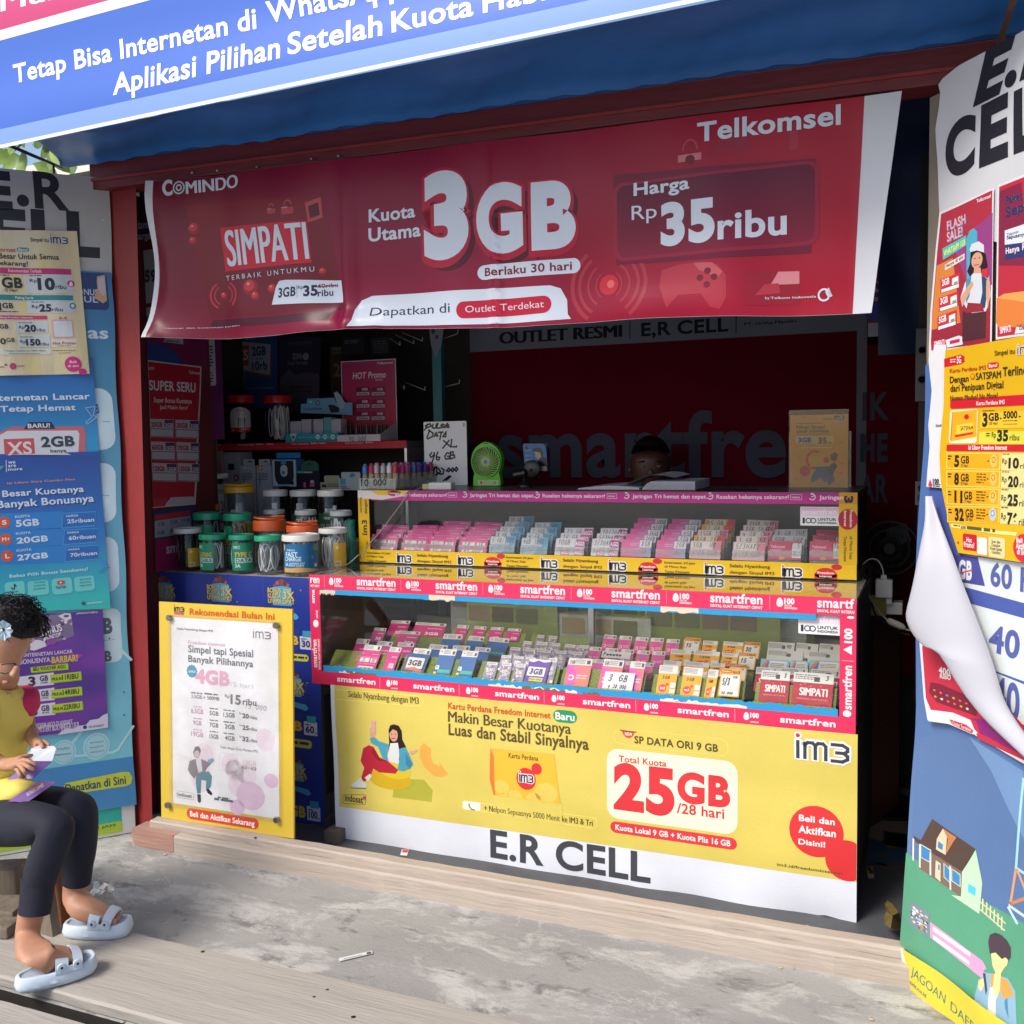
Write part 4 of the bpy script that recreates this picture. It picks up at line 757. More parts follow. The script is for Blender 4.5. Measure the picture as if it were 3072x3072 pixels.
s.poly('d4d0d4',[(1530,1790),(1590,1768),(1612,1775),(1612,1815),(1446,1850),(1446,1820)],2);s.poly('b02c48',[(1450,1800),(1520,1785),(1532,1830),(1450,1848)],2.4);s.txt3('SIMPATI',(1468,1832),(1518,1820),(1466,1800),'e8e0e4',3,.04);s.poly('b02c48',[(1545,1796),(1596,1784),(1596,1802),(1545,1814)],3)
s.build('poster',glossp,warp=lambda a,b:(0,0,.002+.0015*math.sin(a*30)),cut=.05,label='flash sale poster with a woman in a cap on the right board',cat='poster')
s=Sheet(off(RP,.006),'C',flat=True);s.poly('d4d0d4',[(1793,975),(2500,690),(2500,1690),(1783,1790)],0);s.poly('b02c3c',[(1802,985),(2500,706),(2500,1672),(1792,1776)],1)
s.poly('d07838',[(1790,1570),(1850,1545),(2100,1530),(2100,1720),(1800,1725),(1786,1700)],2);s.poly('e09850',[(1790,1570),(1830,1548),(1932,1535),(2050,1545),(1932,1590)],2.4);s.poly('7c2440',[(1802,1010),(1920,960),(1960,1400),(1800,1400)],1.3)
for c, d, l, wt in (('d8d8e4',0,2.4,.09),('28305c',0,3.2,.03)): s.txt3('Paket',(1838,1075),(1925,1045),(1838,1038),c,l,wt);s.txt3('Sepuas',(1838,1145),(2030,1075),(1838,1095),c,l,wt)
s.poly('d0d4dc',[(1832,1215),(2300,1060),(2300,1230),(1832,1290)],2);s.poly('28386c',[(1832,1292),(2300,1232),(2300,1300),(1832,1368)],2);s.txt3('Telponan',(1843,1245),(1905,1226),(1843,1230),'28386c',3,.0);s.txt3('Sepuasnya',(1843,1262),(1945,1240),(1843,1244),'28386c',3,.03);s.txt3('Hanya',(1838,1338),(1910,1322),(1838,1308),'e8d0d4',3,.03);s.txt3('Rp10',(1925,1318),(1990,1300),(1925,1285),'e8d0d4',3,.03)
s.txt3('SIMPATI',(1808,1758),(1865,1748),(1806,1724),'e8e0e4',3,.04);s.poly('d4d0d4',[(1895,1710),(2300,1650),(2300,1690),(1885,1760)],2);s.txt3('Dapatkan',(1910,1738),(2000,1728),(1910,1718),'38384c',3,.02)
s.build('poster',glossp,label='red package poster with a wooden podium at the right edge',cat='poster')
# white paper strip and yellow poster
s=Sheet(R2,'F',flat=True);s.poly('d2d2d6',[(1440,60),(1530,60),(1510,815),(1424,808),(1438,600),(1428,480),(1448,300),(1436,150)],0);s.txt('DAF',1470,492,1500,480,'2c2c34',3,.04);s.poly('c83050',[(1445,768),(1458,800),(1445,812),(1436,800)],3);s.txt('100',1460,790,1492,768,'2c2c34',3,.04);s.fine(1460,808,1500,792,'2c2c34',2)
s.build('paper_strip',paper,warp=lambda a,b:(0,0,.002+.002*math.sin(b*20)),cut=.04,label='narrow white paper strip left of the yellow price poster',cat='paper')
s=Sheet(R3,'F',flat=True);YL='d8a818'
s.upoly(lambda a,b:mixc('e8b020','d0a418',(b-.9)*1.6+.4*noise.noise(Vector((a*6,b*4,0)))),[s.h(*p) for p in ((1518,88),(1932,15),(2500,-80),(2500,1290),(1932,1207),(1585,1156),(1540,1010),(1502,800),(1494,640),(1510,380),(1510,175))],0)
K_='2c2820';cm='d8cc88';rd='c0202c'
s.txt('Simpel itu',1785,118,1893,80,K_,3,.01);im3(s,1905,114,2010,60,'2c3050',3.4,back='d8d8d4');s.poly(rd,[(1512,135),(1600,112),(1620,120),(1620,150),(1600,162),(1512,178)],2);s.txt('5G',1580,158,1604,120,'e8e0e0',3,.02);s.fine(1545,158,1578,130,'e0c8c8',2)
s.txt('Kartu Perdana IM3',1542,209,1735,168,'a83018',3,.02);s.rect(rd,1743,188,1806,150,2,r=.45);s.txt('Baru!',1752,180,1798,158,'f0e0e0',3,.02)
s.txt('Dengan',1542,262,1642,220,K_,3,.02);s.ell('b05818',1663,228,13,18,2.6,n=6);s.ell(YL,1663,226,8,12,3,n=6);s.txt('SATSPAM',1680,246,1815,197,K_,3,.03);s.txt('Terlindungi',1826,226,2035,160,K_,3,.02);s.txt('dari Penipuan Digital',1545,308,1828,250,K_,3,.02);s.txt('Nomor Modus? No More!',1545,356,1795,312,K_,3,.02)
s.rect(rd,1545,398,2300,300,2,r=.3);s.txt('Kartu Perdana IM3',1682,380,1832,350,'f0e0e0',3,.02)
s.rect('dcd4b0',1543,580,1690,398,2,r=.1);s.quad('e0a020',[(1555,568),(1685,545),(1684,402),(1560,415)],2.6);s.quad('c07c18',[(1550,560),(1556,570),(1561,415),(1558,412)],3);s.quad('e8c040',[(1582,532),(1668,515),(1668,470),(1582,482)],3);s.txt('SATSPAM',1602,512,1666,488,K_,3.5,.02);s.ell(rd,1632,440,13,14,3.2);s.quad(rd,[(1575,548),(1668,530),(1668,520),(1575,537)],3)
s.rect('e4b830',1702,502,2300,392,2,r=.1);s.txt('3',1714,488,1742,422,K_,3,.05);s.txt('GB',1746,460,1802,420,K_,3,.04);s.txt('/30 Hari',1748,482,1795,466,K_,3,.01);s.fine(1715,412,1778,402,K_,1);s.txt('+',1804,458,1818,440,K_,3,.02);s.txt('5000',1824,448,1900,410,K_,3,.04);s.fine(1822,466,1900,455,K_,1);s.fine(1825,482,1898,474,K_,1);s.txt('+',1905,448,1920,430,K_,3,.02)
s.rect('cfc840',1698,585,2300,508,2,r=.1);s.fine(1735,545,1758,522,K_,2);s.txt('Rp',1764,548,1786,520,K_,3,.01);s.txt('35',1792,566,1850,512,K_,3,.05);s.txt('ribu',1858,564,1908,532,K_,3,.01)
s.rect(rd,1532,620,2300,585,2,r=.2);s.txt('Isi Ulang Freedom Internet',1645,612,1845,590,'f0e0e0',3,.02)
for i, (a,d,pr) in enumerate((('5','/2 Hari','10'),('8','/5 Hari','20'),('11','/7 Hari','25'),('32','/28 Hari','76'))):
    y=628+i*94;c1=((1532,y+85),(1812,y+92-(i == 3)*4),(1812,y+2),(1532,y));s.quad('e4c860',c1,2);s.quad('dca018',[(1537,y+79),(1806,y+86),(1806,y+8),(1537,y+5)],2.5);s.poly(cm,[(1816,y+92),(2300,y+120),(2300,y+10),(1816,y+2)],2)
    wd_=1600 if len(a) == 1 else (1618 if a == '11' else 1624)
    s.txt(a,1574,y+72,wd_,y+18,K_,3,.05);s.txt('GB',wd_+8,y+56,wd_+52,y+20,K_,3,.03);s.txt(d,wd_+8,y+76,wd_+46,y+62,K_,3,.02);s.fine(1540,y+40,1560,y+12,K_,2)
    if i: s.fine(1690,y+70,1740,y+14,'6c4c18',4)
    s.txt('+',1742,y+52,1756,y+38,K_,3,.02)
    s.ell('b0c0c8' if i == 3 else 'e8b860',1777,y+44,18,34,2.8);s.ell('4878a8' if i == 3 else 'b86018',1777,y+38,11,18,3.1,n=6);s.ell('c8d8e0' if i == 3 else 'e8c050',1777,y+38,7,12,3.4,n=6)
    s.fine(1822,y+12,1858,y+4,K_,1);s.txt('Rp',1821,y+58+i*3,1847,y+32+i*2,K_,3,.01);s.txt(pr,1853,y+80+i*4,1908,y+32+i*3,K_,3,.05);s.txt('ribu',1914,y+84+i*5,1970,y+58+i*4,K_,3,.01)
s.poly('e0d888',[(1550,1002),(1808,1040),(1905,1048),(1900,1066),(1800,1058),(1552,1022)],2);s.txt('5000',1605,1028,1632,1016,'4c5830',3,.03);s.fine(1638,1040,1790,1022,'5c5830',1);s.fine(1565,1018,1600,1008,'5c5830',1)
s.rect(rd,1614,1138,1690,1062,2.4,r=.1);s.txt('Hot',1634,1098,1664,1078,'f0e0e4',3.4,.03);s.txt('Promo!',1620,1124,1676,1104,'f0e0e4',3.4,.03);s.rect('d8a040',1686,1168,1750,1072,2,r=.1);s.rect('dcdcd8',1692,1162,1746,1078,3,r=.1);s.rect('e0d098',1752,1175,1842,1080,2,r=.1)
for k, t in enumerate(('Scan dan','Dapatkan','Promo Spesial','Untukmu')): s.txt(t,1762+(k != 2)*8,1102+k*19,1825-(k != 2)*8,1092+k*19,'4c4420',3,.01)
s.ell('b83050',1588,1102,5,6,3);s.ell('cc2c38',1945,1132,62,76,2.4);s.txt('Beli',1903,1100,1935,1080,'f4e8e8',3.2,.03);s.txt('Aktifkan',1900,1132,1970,1112,'f4e8e8',3.2,.03);s.txt('di Sini!',1906,1162,1960,1142,'f4e8e8',3.2,.03)
s.build('poster',glossp,warp=lambda a,b:(0,0,.002+.0025*math.sin(b*14+a*10)),cut=.045,label='large yellow data price poster with four priced rows on the right board',cat='poster')
# peeled white sheet curling off the board
lft=[('F',1440,856,.014),('F',1436,900,.02),('F',1432,990,.035),('F',1402,1090,.05),('F',1374,1200,.07),('F',1345,1340,.085),('F',1312,1450,.095),('F',1303,1508,.098),('F',1345,1590,.09),('F',1402,1660,.08),('I',1480,-60,.07),('I',1560,110,.055),('I',1700,300,.04),('I',1830,420,.03),('I',1990,560,.03)]
rgt=[('F',1478,858,.012),('F',1492,900,.014),('F',1512,960,.014),('F',1556,1070,.014),('F',1600,1180,.014),('F',1640,1300,.014),('F',1680,1400,.014),('F',1720,1500,.014),('F',1755,1590,.014),('F',1790,1680,.014),('F',1825,1790,.014),('F',1850,1880,.014),('I',1870,300-70,.014),('I',1932,340,.014),('I',2060,500,.02)]
g=MB();n=14;vs_=[]
for l, r in zip(lft,rgt):
    pl_, pr_=off(RP,l[3]), off(RP,r[3]);a, b=pl_.pt(*pl_.hit(*l[:3])), pr_.pt(*pr_.hit(*r[:3]))
    for i in range(n+1): t=i/n;vs_.append(a.lerp(b,t)+RP.n*(.022*math.sin(math.pi*t**.6)+(.02*t**8)))
g.add(vs_,[(j*(n+1)+i,j*(n+1)+i+1,(j+1)*(n+1)+i+1,(j+1)*(n+1)+i) for j in range(len(lft)-1) for i in range(n)])
o=g.build('peeled_sheet',mat('white_backing','acacb6',.45,bump=.05,bscale=8),smooth=True);md=o.modifiers.new('s','SUBSURF');md.levels=md.render_levels=1
tag(o,'white back of a vinyl sheet peeling off the right board in a long point','sheet')
# ---- front banner of the counter
PF=PY(3.042);s=Sheet(PF,'H',flat=True)
lo_=[(-2.024,-.006),(-1.98,.0),(-1.75,.002),(-1.4,.003),(-1.0,.000),(-.68,.000),(-.48,-.002),(-.33,-.002+.004),(-.30,.018-.01),(-.2105,-.0)]
s.upoly('dfe2ea',lo_+[(-.211,.573),(-2.03,.573)],0)
def yel(a,b): return mixc('dcca68','d6c25a',.5+.5*noise.noise(Vector((a*2,b*3,0))))
s.upoly(yel,[(-2.008,.122),(-.211,.128),(-.211,.573),(-2.016,.573)],1)
s.upoly('e8e8ec',[(-2.026,.02),(-2.012,.02),(-2.018,.573),(-2.032,.573)],1.3)
hl='f0e070';br_='5a4828'
s.line(hl,[(20,168),(250,185),(440,202),(470,215),(478,232),(468,250),(445,256),(250,238),(20,218)],3,2);s.txt('Selalu Nyambung dengan IM3',84,207,452,210,br_,3,.015)
s.txt('Kartu Perdana Freedom Internet',608,268,1146,289,'d04c1c',3,.03);s.rect('2a9464',1160,338,1285,284,2,r=.5);s.txt('Baru',1172,324,1272,297,'f0f0e8',3,.04)
s.txt('Makin Besar Kuotanya',608,336,1250,346,br_,3,.025);s.txt('Luas dan Stabil Sinyalnya',612,404,1347,426,br_,3,.025)
s.quad('e0a84c',[(855,768),(1202,770),(1167,510),(831,476)],2);s.quad('ecb838',[(862,762),(1196,764),(1162,512),(850,480)],2.4);s.poly('dc7c38',[(831,476),(850,520),(856,765),(828,640)],2.8)
for x, y, r in ((1125,712,60),(1060,745,40),(960,730,38),(890,680,42),(905,740,30)): s.ell('f0c65c',x,y,r,r*.9,2.6)
s.rect('ecb838',862,800,1200,768,2.7);s.rect('dac862',850,830,1210,772,2.9)
s.txt('Kartu Perdana',928,525,1083,518,br_,3,.02);s.ell('d83038',1020,637,51,58,3);s.ell('d83038',1075,585,27,30,3);im3(s,984,652,1056,618,'2c3044',4.5,back='e8e4e0')
s.line(hl,[(690,755),(1375,842),(1390,850),(1390,890),(1375,900),(778,808)],3,2);s.poly('ece8d8',[(690,754),(778,764),(778,808),(695,800),(683,790),(683,762)],2.4);s.line('6c6850',[(718,770),(718,782),(730,798),(745,802)],6,3)
s.txt('+ Nelpon Sepuasnya 5000 Menit ke IM3 & Tri',797,805,1368,856,br_,3,.02)
# printed seated woman
s.poly('b0ac3c',[(320,690),(410,640),(480,645),(525,700),(520,760),(315,735)],1.5);s.ell('d0aa20',300,640,112,54,2);s.ell('dcc030',330,600,80,40,2.3)
s.poly('e8a84c',[(482,447),(520,480),(517,520),(530,555),(565,572),(562,548),(606,612),(575,630),(530,622),(485,580),(458,525),(462,470)],2)
s.poly('b42438',[(160,478),(190,460),(215,470),(245,525),(290,545),(345,592),(330,612),(245,605),(212,585),(195,640),(158,655),(150,632),(165,580),(146,545)],2.6);s.poly('96182c',[(215,470),(245,525),(290,545),(240,545),(205,500)],2.9)
s.poly('2c1a18',[(296,380),(305,355),(325,350),(350,358),(365,385),(368,430),(388,470),(386,515),(372,545),(345,540),(300,545),(292,500),(298,450)],2.8)
s.poly('dcdcdc',[(305,450),(345,448),(352,500),(348,560),(300,548),(288,520)],3.1);s.poly('4c9cb4',[(196,425),(222,418),(245,440),(295,455),(288,500),(290,545),(262,530),(240,470),(203,450)],3.2);s.poly('4c9cb4',[(350,480),(385,470),(400,500),(424,560),(408,585),(370,600),(340,592),(352,540)],3.2);s.poly('3c84a0',[(385,500),(420,560),(405,585),(385,560)],3.4)
s.ell('d4a084',322,405,22,36,3.3);s.poly('2c1a18',[(298,400),(302,372),(325,358),(348,378),(350,410),(340,385),(318,376)],3.6);s.line('a83c44',[(312,424),(330,424)],5,3.7);s.ell('3c2420',313,402,3,3,3.7);s.ell('3c2420',332,402,3,3,3.7)
s.poly('d4a084',[(200,420),(196,372),(215,358),(230,375),(222,418)],3.4);s.quad('d8a4a0',[(206,392),(228,394),(229,332),(205,330)],3.7);s.poly('d4a084',[(405,495),(430,488),(455,482),(440,498),(415,512)],3.4)
s.poly('d4d8d0',[(97,668),(125,650),(145,634),(178,668),(176,690),(110,690)],3);s.line('4c7c5c',[(100,686),(176,688)],5,3.4);s.poly('e0dcd0',[(168,632),(195,612),(206,622),(186,655)],2.9)
s.line('8c7c30',[(56,722),(170,722),(176,730),(172,772),(62,768),(54,760),(56,722)],3,2);s.txt('indosat',66,752,160,732,br_,3,.03);s.ell('c84080',168,738,9,10,3)
s.w='N';s.line(hl,[(160,1092),(300,1085),(940,1150),(975,1190),(978,1240),(945,1270),(300,1205),(160,1170),(146,1130),(160,1092)],3,2);s.txt('SP DATA ORI 9 GB',300,1178,905,1190,br_,3,.035)
s.ell('d84848',255,1090,44,52,2.6,a0=180,a1=360);s.line('6c4c20',[(198,1085),(312,1100)],7,2.9);s.txt('NEW',232,1122,284,1106,'f4ece0',3.4,.03)
s.w='P';s.rect('f2ecd0',1147,1541,1392,1437,2,r=.17);s.w='H';s.txt('Total Kuota',1505,547,1756,543,'cc5440',3,.025);s.txt('25',1480,780,1800,603,'d4343c',3,.05)
s.w='I';s.txt('GB',107,748,386,640,'d4343c',3,.05);s.txt('/28 hari',105,814,355,796,'d4343c',3,.02);s.rect('dc3c44',-245,918,422,950,2,r=.5);s.txt('Kuota Lokal 9 GB + Kuota Plis 16 GB',-218,905,388,962,'f4ece8',3,.03)
im3(s,728,530,1008,455,'3a3e4a',4,back='f0f0f0')
s.ell('d83438',838,915,144,134,2);cc0=s.h(1000,1068);s.upoly('d83438',[(min(cc0[0]+.062*math.cos(k*.1745),-.2118),cc0[1]+.062*math.sin(k*.1745)) for k in range(36)],2.3);s.txt('Beli dan',747,857,936,850,'f4ece8',3,.035);s.txt('Aktifkan',745,918,942,908,'f4ece8',3,.035);s.txt('Disini!',745,978,886,970,'f4ece8',3,.035)
s.txt('im3.id/freedominternet',633,1092,978,1128,br_,3,.015)
s.w='H';s.txt('E.R CELL',830,1046,1672,1036,'44464e',3,.035)
s.build('counter_banner',vinyl,warp=lambda a,b:(0,0,.002*math.sin(b*16+a*3)+.0025*noise.noise(Vector((a*4,b*9,7)))-(.006*math.exp(-b/.05)*math.sin(a*17+1)*(1 if a > -.9 else .4))+.004),cut=.035,label='yellow and white banner lettered E.R CELL covering the counter front',cat='banner')
# ---- inner backdrop banners
dull=mat('dull_print',attr=True,rough=.9,spec=.05,noise_amt=.2,noise_scale=3)
PB=PY(4.20);s=Sheet(PB,'E');bz=s.h(720,100)[1];x0=s.h(720,100)[0];x1=s.h(1932,60)[0];x2=PB.hit('C',1052,1745);x3=PB.hit('C',1106,1745)
s.urect('5a0a1c',x0,.55,x2[0],bz,0);s.urect('70747e',x0,bz,x2[0],bz+.16,.2);s.urect('70747e',x2[0],.55,x3[0],bz+.16,.1)  # red, band and letters darker than the print: interior shade put into the colours
s.w='B';s.txt('OUTLET RESMI',875,1812,1512,1712,'22242c',2,.06);s.line('22242c',[(1563,1692),(1563,1785)],5,2);s.w='P';s.txt('E,R CELL',1210,634,1374,600,'22242c',2,.06);s.w='C';s.line('22242c',[(415,1660),(415,1755)],5,2);s.txt('PT. Graha Mandiri .',458,1715,750,1682,'22242c',2,.03)
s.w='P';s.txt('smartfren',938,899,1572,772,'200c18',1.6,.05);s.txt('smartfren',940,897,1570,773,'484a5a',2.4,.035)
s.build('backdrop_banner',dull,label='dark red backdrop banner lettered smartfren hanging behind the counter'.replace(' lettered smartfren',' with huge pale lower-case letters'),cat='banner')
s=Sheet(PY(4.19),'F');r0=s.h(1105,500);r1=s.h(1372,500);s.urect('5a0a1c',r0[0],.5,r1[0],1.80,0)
for t, a in (('IK',(1080,455,1225,312)),('HE',(1068,672,1215,533)),('AR',(1065,888,1218,748))): s.txt(t,*a,'484a5a',2,.04)  # red and white print darkened too, with the interior shade in its colours
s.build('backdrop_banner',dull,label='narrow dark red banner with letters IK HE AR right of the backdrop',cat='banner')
s=Sheet(PY(4.05),'C');s.rect('6c2c54',1110,1775,1330,1342,0);s.rect('9a9ca4',1110,1775,1330,1690,1);s.ell('2c4c94',1300,1560,60,80,1.2);s.ell('3c3c94',1180,1640,90,50,1.2)
for t, a in (('dengan Tri',(1100,1495,1287,1465)),('Hebat dan',(1095,1542,1275,1508)),('Cepat.',(1110,1588,1233,1552))): s.txt(t,*a,'b4a8c4',2,.02)
s.build('poster',paper,label='purple poster with blue dots hanging right of the banner end',cat='poster')
s=Sheet(PY(4.0),'C');s.rect('94205c',1345,1600,1520,1338,0);s.rect('3c3478',1345,1690,1520,1600,0,r=.3);s.txt('H',1428,1425,1460,1392,'c8a8c0',2,.02,.1);s.txt('4',1398,1560,1490,1430,'c8a8c0',2,.04,.1);s.rect('c0b0bc',1408,1648,1500,1612,1,r=.5)
s.build('poster',paper,label='magenta poster with a large 4 at the right inside edge',cat='poster')
# ============================================================ COUNTERS
glass=glassm('case_glass',gl=1.0);glass_top=glassm('counter_glass',(.92,.9,.84),gl=2.2,rough=.03,extra=.35)
acr=mat('green_acrylic','9cac5c',.15,alpha=.42,spec=.6);acrc=mat('clear_acrylic','d0d8d4',.1,alpha=.28,spec=.7);frame_w=mat('pale_frame','b4aea4',.5)
X0, X1=-2.112, -.217;ZL, ZT=.572, .972;YF, YB=3.052, 3.86;UX0, UX1, UY, UZ0, UZ1=-2.124, -.244, 3.42, .978, 1.262
ct=thing('display_counter','lower glass display counter wrapped with pink strips full of voucher cards','display case',(-1.16,3.4,0))
def cb(name,lo,hi,m,par=None,bevel=0): return MB().box(lo,hi).build(name,m,par or ct,bevel=bevel)
cb('cabinet_side',(-2.02,3.06,.03),(-2.0,YB,.57),alu,bevel=.001);cb('cabinet_side',(-.235,3.06,.03),(-.215,YB,.57),darkw)
cb('cabinet_back',(-2.0,YB-.02,.03),(-.235,YB,.57),darkw);cb('shelf',(X0+.004,YF+.004,.575),(X1-.002,YB,.60),mat('shelf_board','6a6458',.7))
for x in (-2.0,-.26): cb('foot',(x,3.10,0),(x+.04,3.2,.03),oldw);cb('foot',(x,3.6,0),(x+.04,3.7,.03),oldw)
cb('plinth_block',(-2.045,2.985,.0),(-1.985,3.05,.045),oldw)
for x in (X0+.001,X1-.013):
    for y in (YF+.001,YB-.014): cb('corner_post',(x,y,.6),(x+.012,y+.012,ZT-.008),alu)
cb('mid_post',(-1.17,3.42,.6),(-1.15,3.44,ZT-.01),alu)
cb('front_pane',(X0+.013,YF+.004,.602),(X1-.014,YF+.008,ZT-.01),glass);cb('side_pane',(X0+.003,YF+.014,.602),(X0+.007,YB-.015,ZT-.01),glass);cb('top_pane',(X0,YF,ZT-.006),(X1,YB,ZT),glass_top)
for z in (ZT-.018,): cb('top_rail',(X0,YF+.006,z),(X1,YF+.016,ZT-.007),alu);cb('top_rail',(X0,UY+.004,z),(X1,UY+.016,ZT-.007),alu)
cb('right_side',(X1-.001,YF+.014,.6),(X1+.003,YB,ZT-.007),darkw)
up=thing('upper_display_case','upper glass display case with magenta top strip and yellow foot strip','display case',(-1.18,3.6,.98));UB=3.85
cb('base',(UX0,UY+.002,UZ0-.004),(UX1,UB,UZ0+.022),mat('case_base','8a8274',.6),up);cb('top_board',(UX0,UY+.003,UZ1-.010),(UX1,UB,UZ1),mat('brown_top','54483e',.35,noise_amt=.3,noise_scale=8),up)
for x in (UX0+.001,UX1-.013):
    for y in (UY+.004,UB-.014): cb('corner_post',(x,y,UZ0+.022),(x+.012,y+.012,UZ1-.010),alu,up)
cb('front_pane',(UX0+.014,UY+.006,UZ0+.024),(UX1-.014,UY+.010,UZ1-.012),glass,up);cb('side_pane',(UX0+.003,UY+.017,UZ0+.024),(UX0+.007,UB-.016,UZ1-.012),glass,up)
cb('right_side',(UX1-.001,UY+.017,UZ0+.023),(UX1+.003,UB,UZ1-.011),darkw,up)
cb('back_board',(UX0,UB+.001,UZ0-.004),(UX1,UB+.006,UZ1),mat('smoky_back','33333a',.3,noise_amt=.5,noise_scale=5),up)
# printed strips
def pxx(w,x,Y): return at(w,x,1000,Y=Y).x
def jag(s,col,x0,x1,z0,z1,top,lv,amp=.006,n=60):
    p=[(x0+(x1-x0)*i/n,(z1 if top else z0)+random.uniform(-amp,amp)*(0 < i < n)) for i in range(n+1)]
    base=[(x1,z0 if top else z1),(x0,z0 if top else z1)];return s.upoly(col,p+base,lv)
PK='dc2f5c';P1=PY(3.040);s=Sheet(P1)
s.urect('2a96cc',X0+.1,.905,-.33,.9225,0);jag(s,'d8c8b0',X0+.02,X0+.11,.906,.92,False,.3);jag(s,'2a96cc',X0+.06,-.34,.908,.9235,False,.2,.005,120)
jag(s,'dccfb8',-1.62,-1.52,.905,.923,False,1,.004,12);jag(s,'dccfb8',-.80,-.68,.906,.923,False,1,.004,14)
s.urect(PK,X0,.9225,X1,.975,1.5);a=at('E',125,1330,Y=3.04).x;pr=at('E',540,1350,Y=3.04).x-a;k=-1
while a+k*pr < X1:
    x=a+k*pr;
    for t, f0, f1, y0, y1, wt in (('smartfren',0,.50,.9445,.972,.05),('SINYAL KUAT INTERNET CEPAT',0,.50,.9295,.9375,.03)):
        xa, xb=x+pr*f0, x+pr*f1
        if xa < X0 and xb > X0: t={'smartfren':'ren','SINYAL KUAT INTERNET CEPAT':'NET CEPAT'}[t];xa=X0+.006
        if xb > X1: t={'smartfren':'smartf','SINYAL KUAT INTERNET CEPAT':'SINYAL KUAT INTERN'}[t];xb=X1-.006
        if xa < xb: s.utxt(t,(xa,y0),(xb,y0),(xa,y1),'f2e4e8',3,wt)
    if x+pr*.95 < X1 and x+pr*.6 > X0: s.urect('f08ca4',x+pr*.565,.930,x+pr*.57,.971,3);logo100(s,x+pr*.66,.939,.034,'f2e4e8')
    k+=1
s.build('top_strip',vinyl,ct)
s=Sheet(P1);s.urect('2a96cc',X0+.05,.612,X1-.05,.640,0);jag(s,'2a96cc',X0+.05,X1-.05,.62,.642,True,.2,.005,140)
for c_, n_ in (('e4dcc8',9),('7c6448',5)):
    for _ in range(n_): x=random.uniform(X0+.1,X1-.3);jag(s,c_,x,x+random.uniform(.05,.16),.616,.627,True,.8+random.random()*.3,.006,12)
s.urect(PK,X0,.572,X1,.620,1.5);a=at('H',22,130,Y=3.04).x;pr=at('H',423,170,Y=3.04).x-a;k=-1
while a+k*pr < X1:
    x=a+k*pr
    if x > X0 and x+pr*.5 < X1: s.utxt('smartfren',(x,.588),(x+pr*.51,.588),(x,.607),'f6ecee',3,.05)
    if x+pr*.9 < X1+.05 and x+pr*.62 > X0: s.urect('f08ca4',x+pr*.565,.578,x+pr*.572,.616,3);logo100(s,x+pr*.68,.585,.030,'f6ecee',txt=False);s.utxt('UNTUK',(x+pr*.68+.012,.5785),(x+pr*.68+.038,.5785),(x+pr*.68+.012,.583),'f6ecee',3,.03)
    k+=1
s.build('bottom_strip',vinyl,ct)
for nm, xa, xb, t in (('left_strip',X0,X0+.044,0),('right_strip',X1-.046,X1,1)):
    s=Sheet(P1);s.urect(PK,xa,.6205,xb,.922,1.4);f='f6ecee'
    if t == 0:
        s.utxt('SINYAL KUAT INTERNET',(xb-.006,.625),(xb-.006,.74),(xb-.014,.625),f,3,.02);s.utxt('smartfren',(xb-.020,.632),(xb-.020,.735),(xa+.006,.632),f,3,.05)
        s.utxt('UNTUK',(xb-.010,.815),(xb-.010,.845),(xb-.018,.815),f,3,.03);s.uell(f,(xb-.02,.795),.012,.014,3,n=10);s.utxt('sma',(xb-.022,.87),(xb-.022,.92),(xa+.008,.87),f,3,.05)
    else:
        s.utxt('smartfren',(xb-.012,.645),(xb-.012,.775),(xa+.010,.645),f,3,.05);s.upoly(f,[(xa+.010,.822),(xb-.012,.808),(xb-.012,.836)],3);s.utxt('100',(xb-.012,.842),(xb-.012,.885),(xa+.014,.842),f,3,.05);s.uell(f,(xa+.022,.632),.012,.010,3,n=10);s.urect('f08ca4',xa+.006,.788,xb-.006,.7905,3);s.uell(f,(xb-.016,.922-.004),.010,.004,3)
    s.build(nm,vinyl,ct)
# upper strips
P2=PY(3.408);YW='e4b800';s=Sheet(P2);s.urect(YW,UX0,.978,UX1,1.028,0);K_='5a4418'
def item(w,x,y): return P2.hit(w,x,y)
for w, x in (('E',335),('E',655),('E',1093),('E',1450),('F',248),('F',655)):
    s.w=w;a=item(w,x,1230);s.V_=0
    aa=a[0];ST=Sheet(P2);W_=.066;H_=.024;y0=.983
    for col, wd, lv in (('eceae4',.012,2),('24242c',.0055,3)):
        for p in ([(0,0),(0,1)],[(.26,0),(.26,.92)],[(.26,.82),(.36,.98),(.54,.98),(.64,.82),(.64,0)],[(.64,.82),(.74,.98),(.92,.98),(1.02,.82),(1.02,0)],[(1.24,1),(1.62,1),(1.8,.84),(1.8,.66),(1.68,.52),(1.4,.52)],[(1.68,.5),(1.8,.36),(1.8,.16),(1.62,0),(1.24,0)]): s.ustroke(col,[(aa+.004+x_*.50*W_,y0+y_*H_) for x_,y_ in p],wd,lv)
    s.uell('eceae4',(aa+.004,y0+H_*1.35),.006,.006,2,n=10);s.uell('d82c3c',(aa+.004,y0+H_*1.35),.0035,.0035,3.3,n=10)
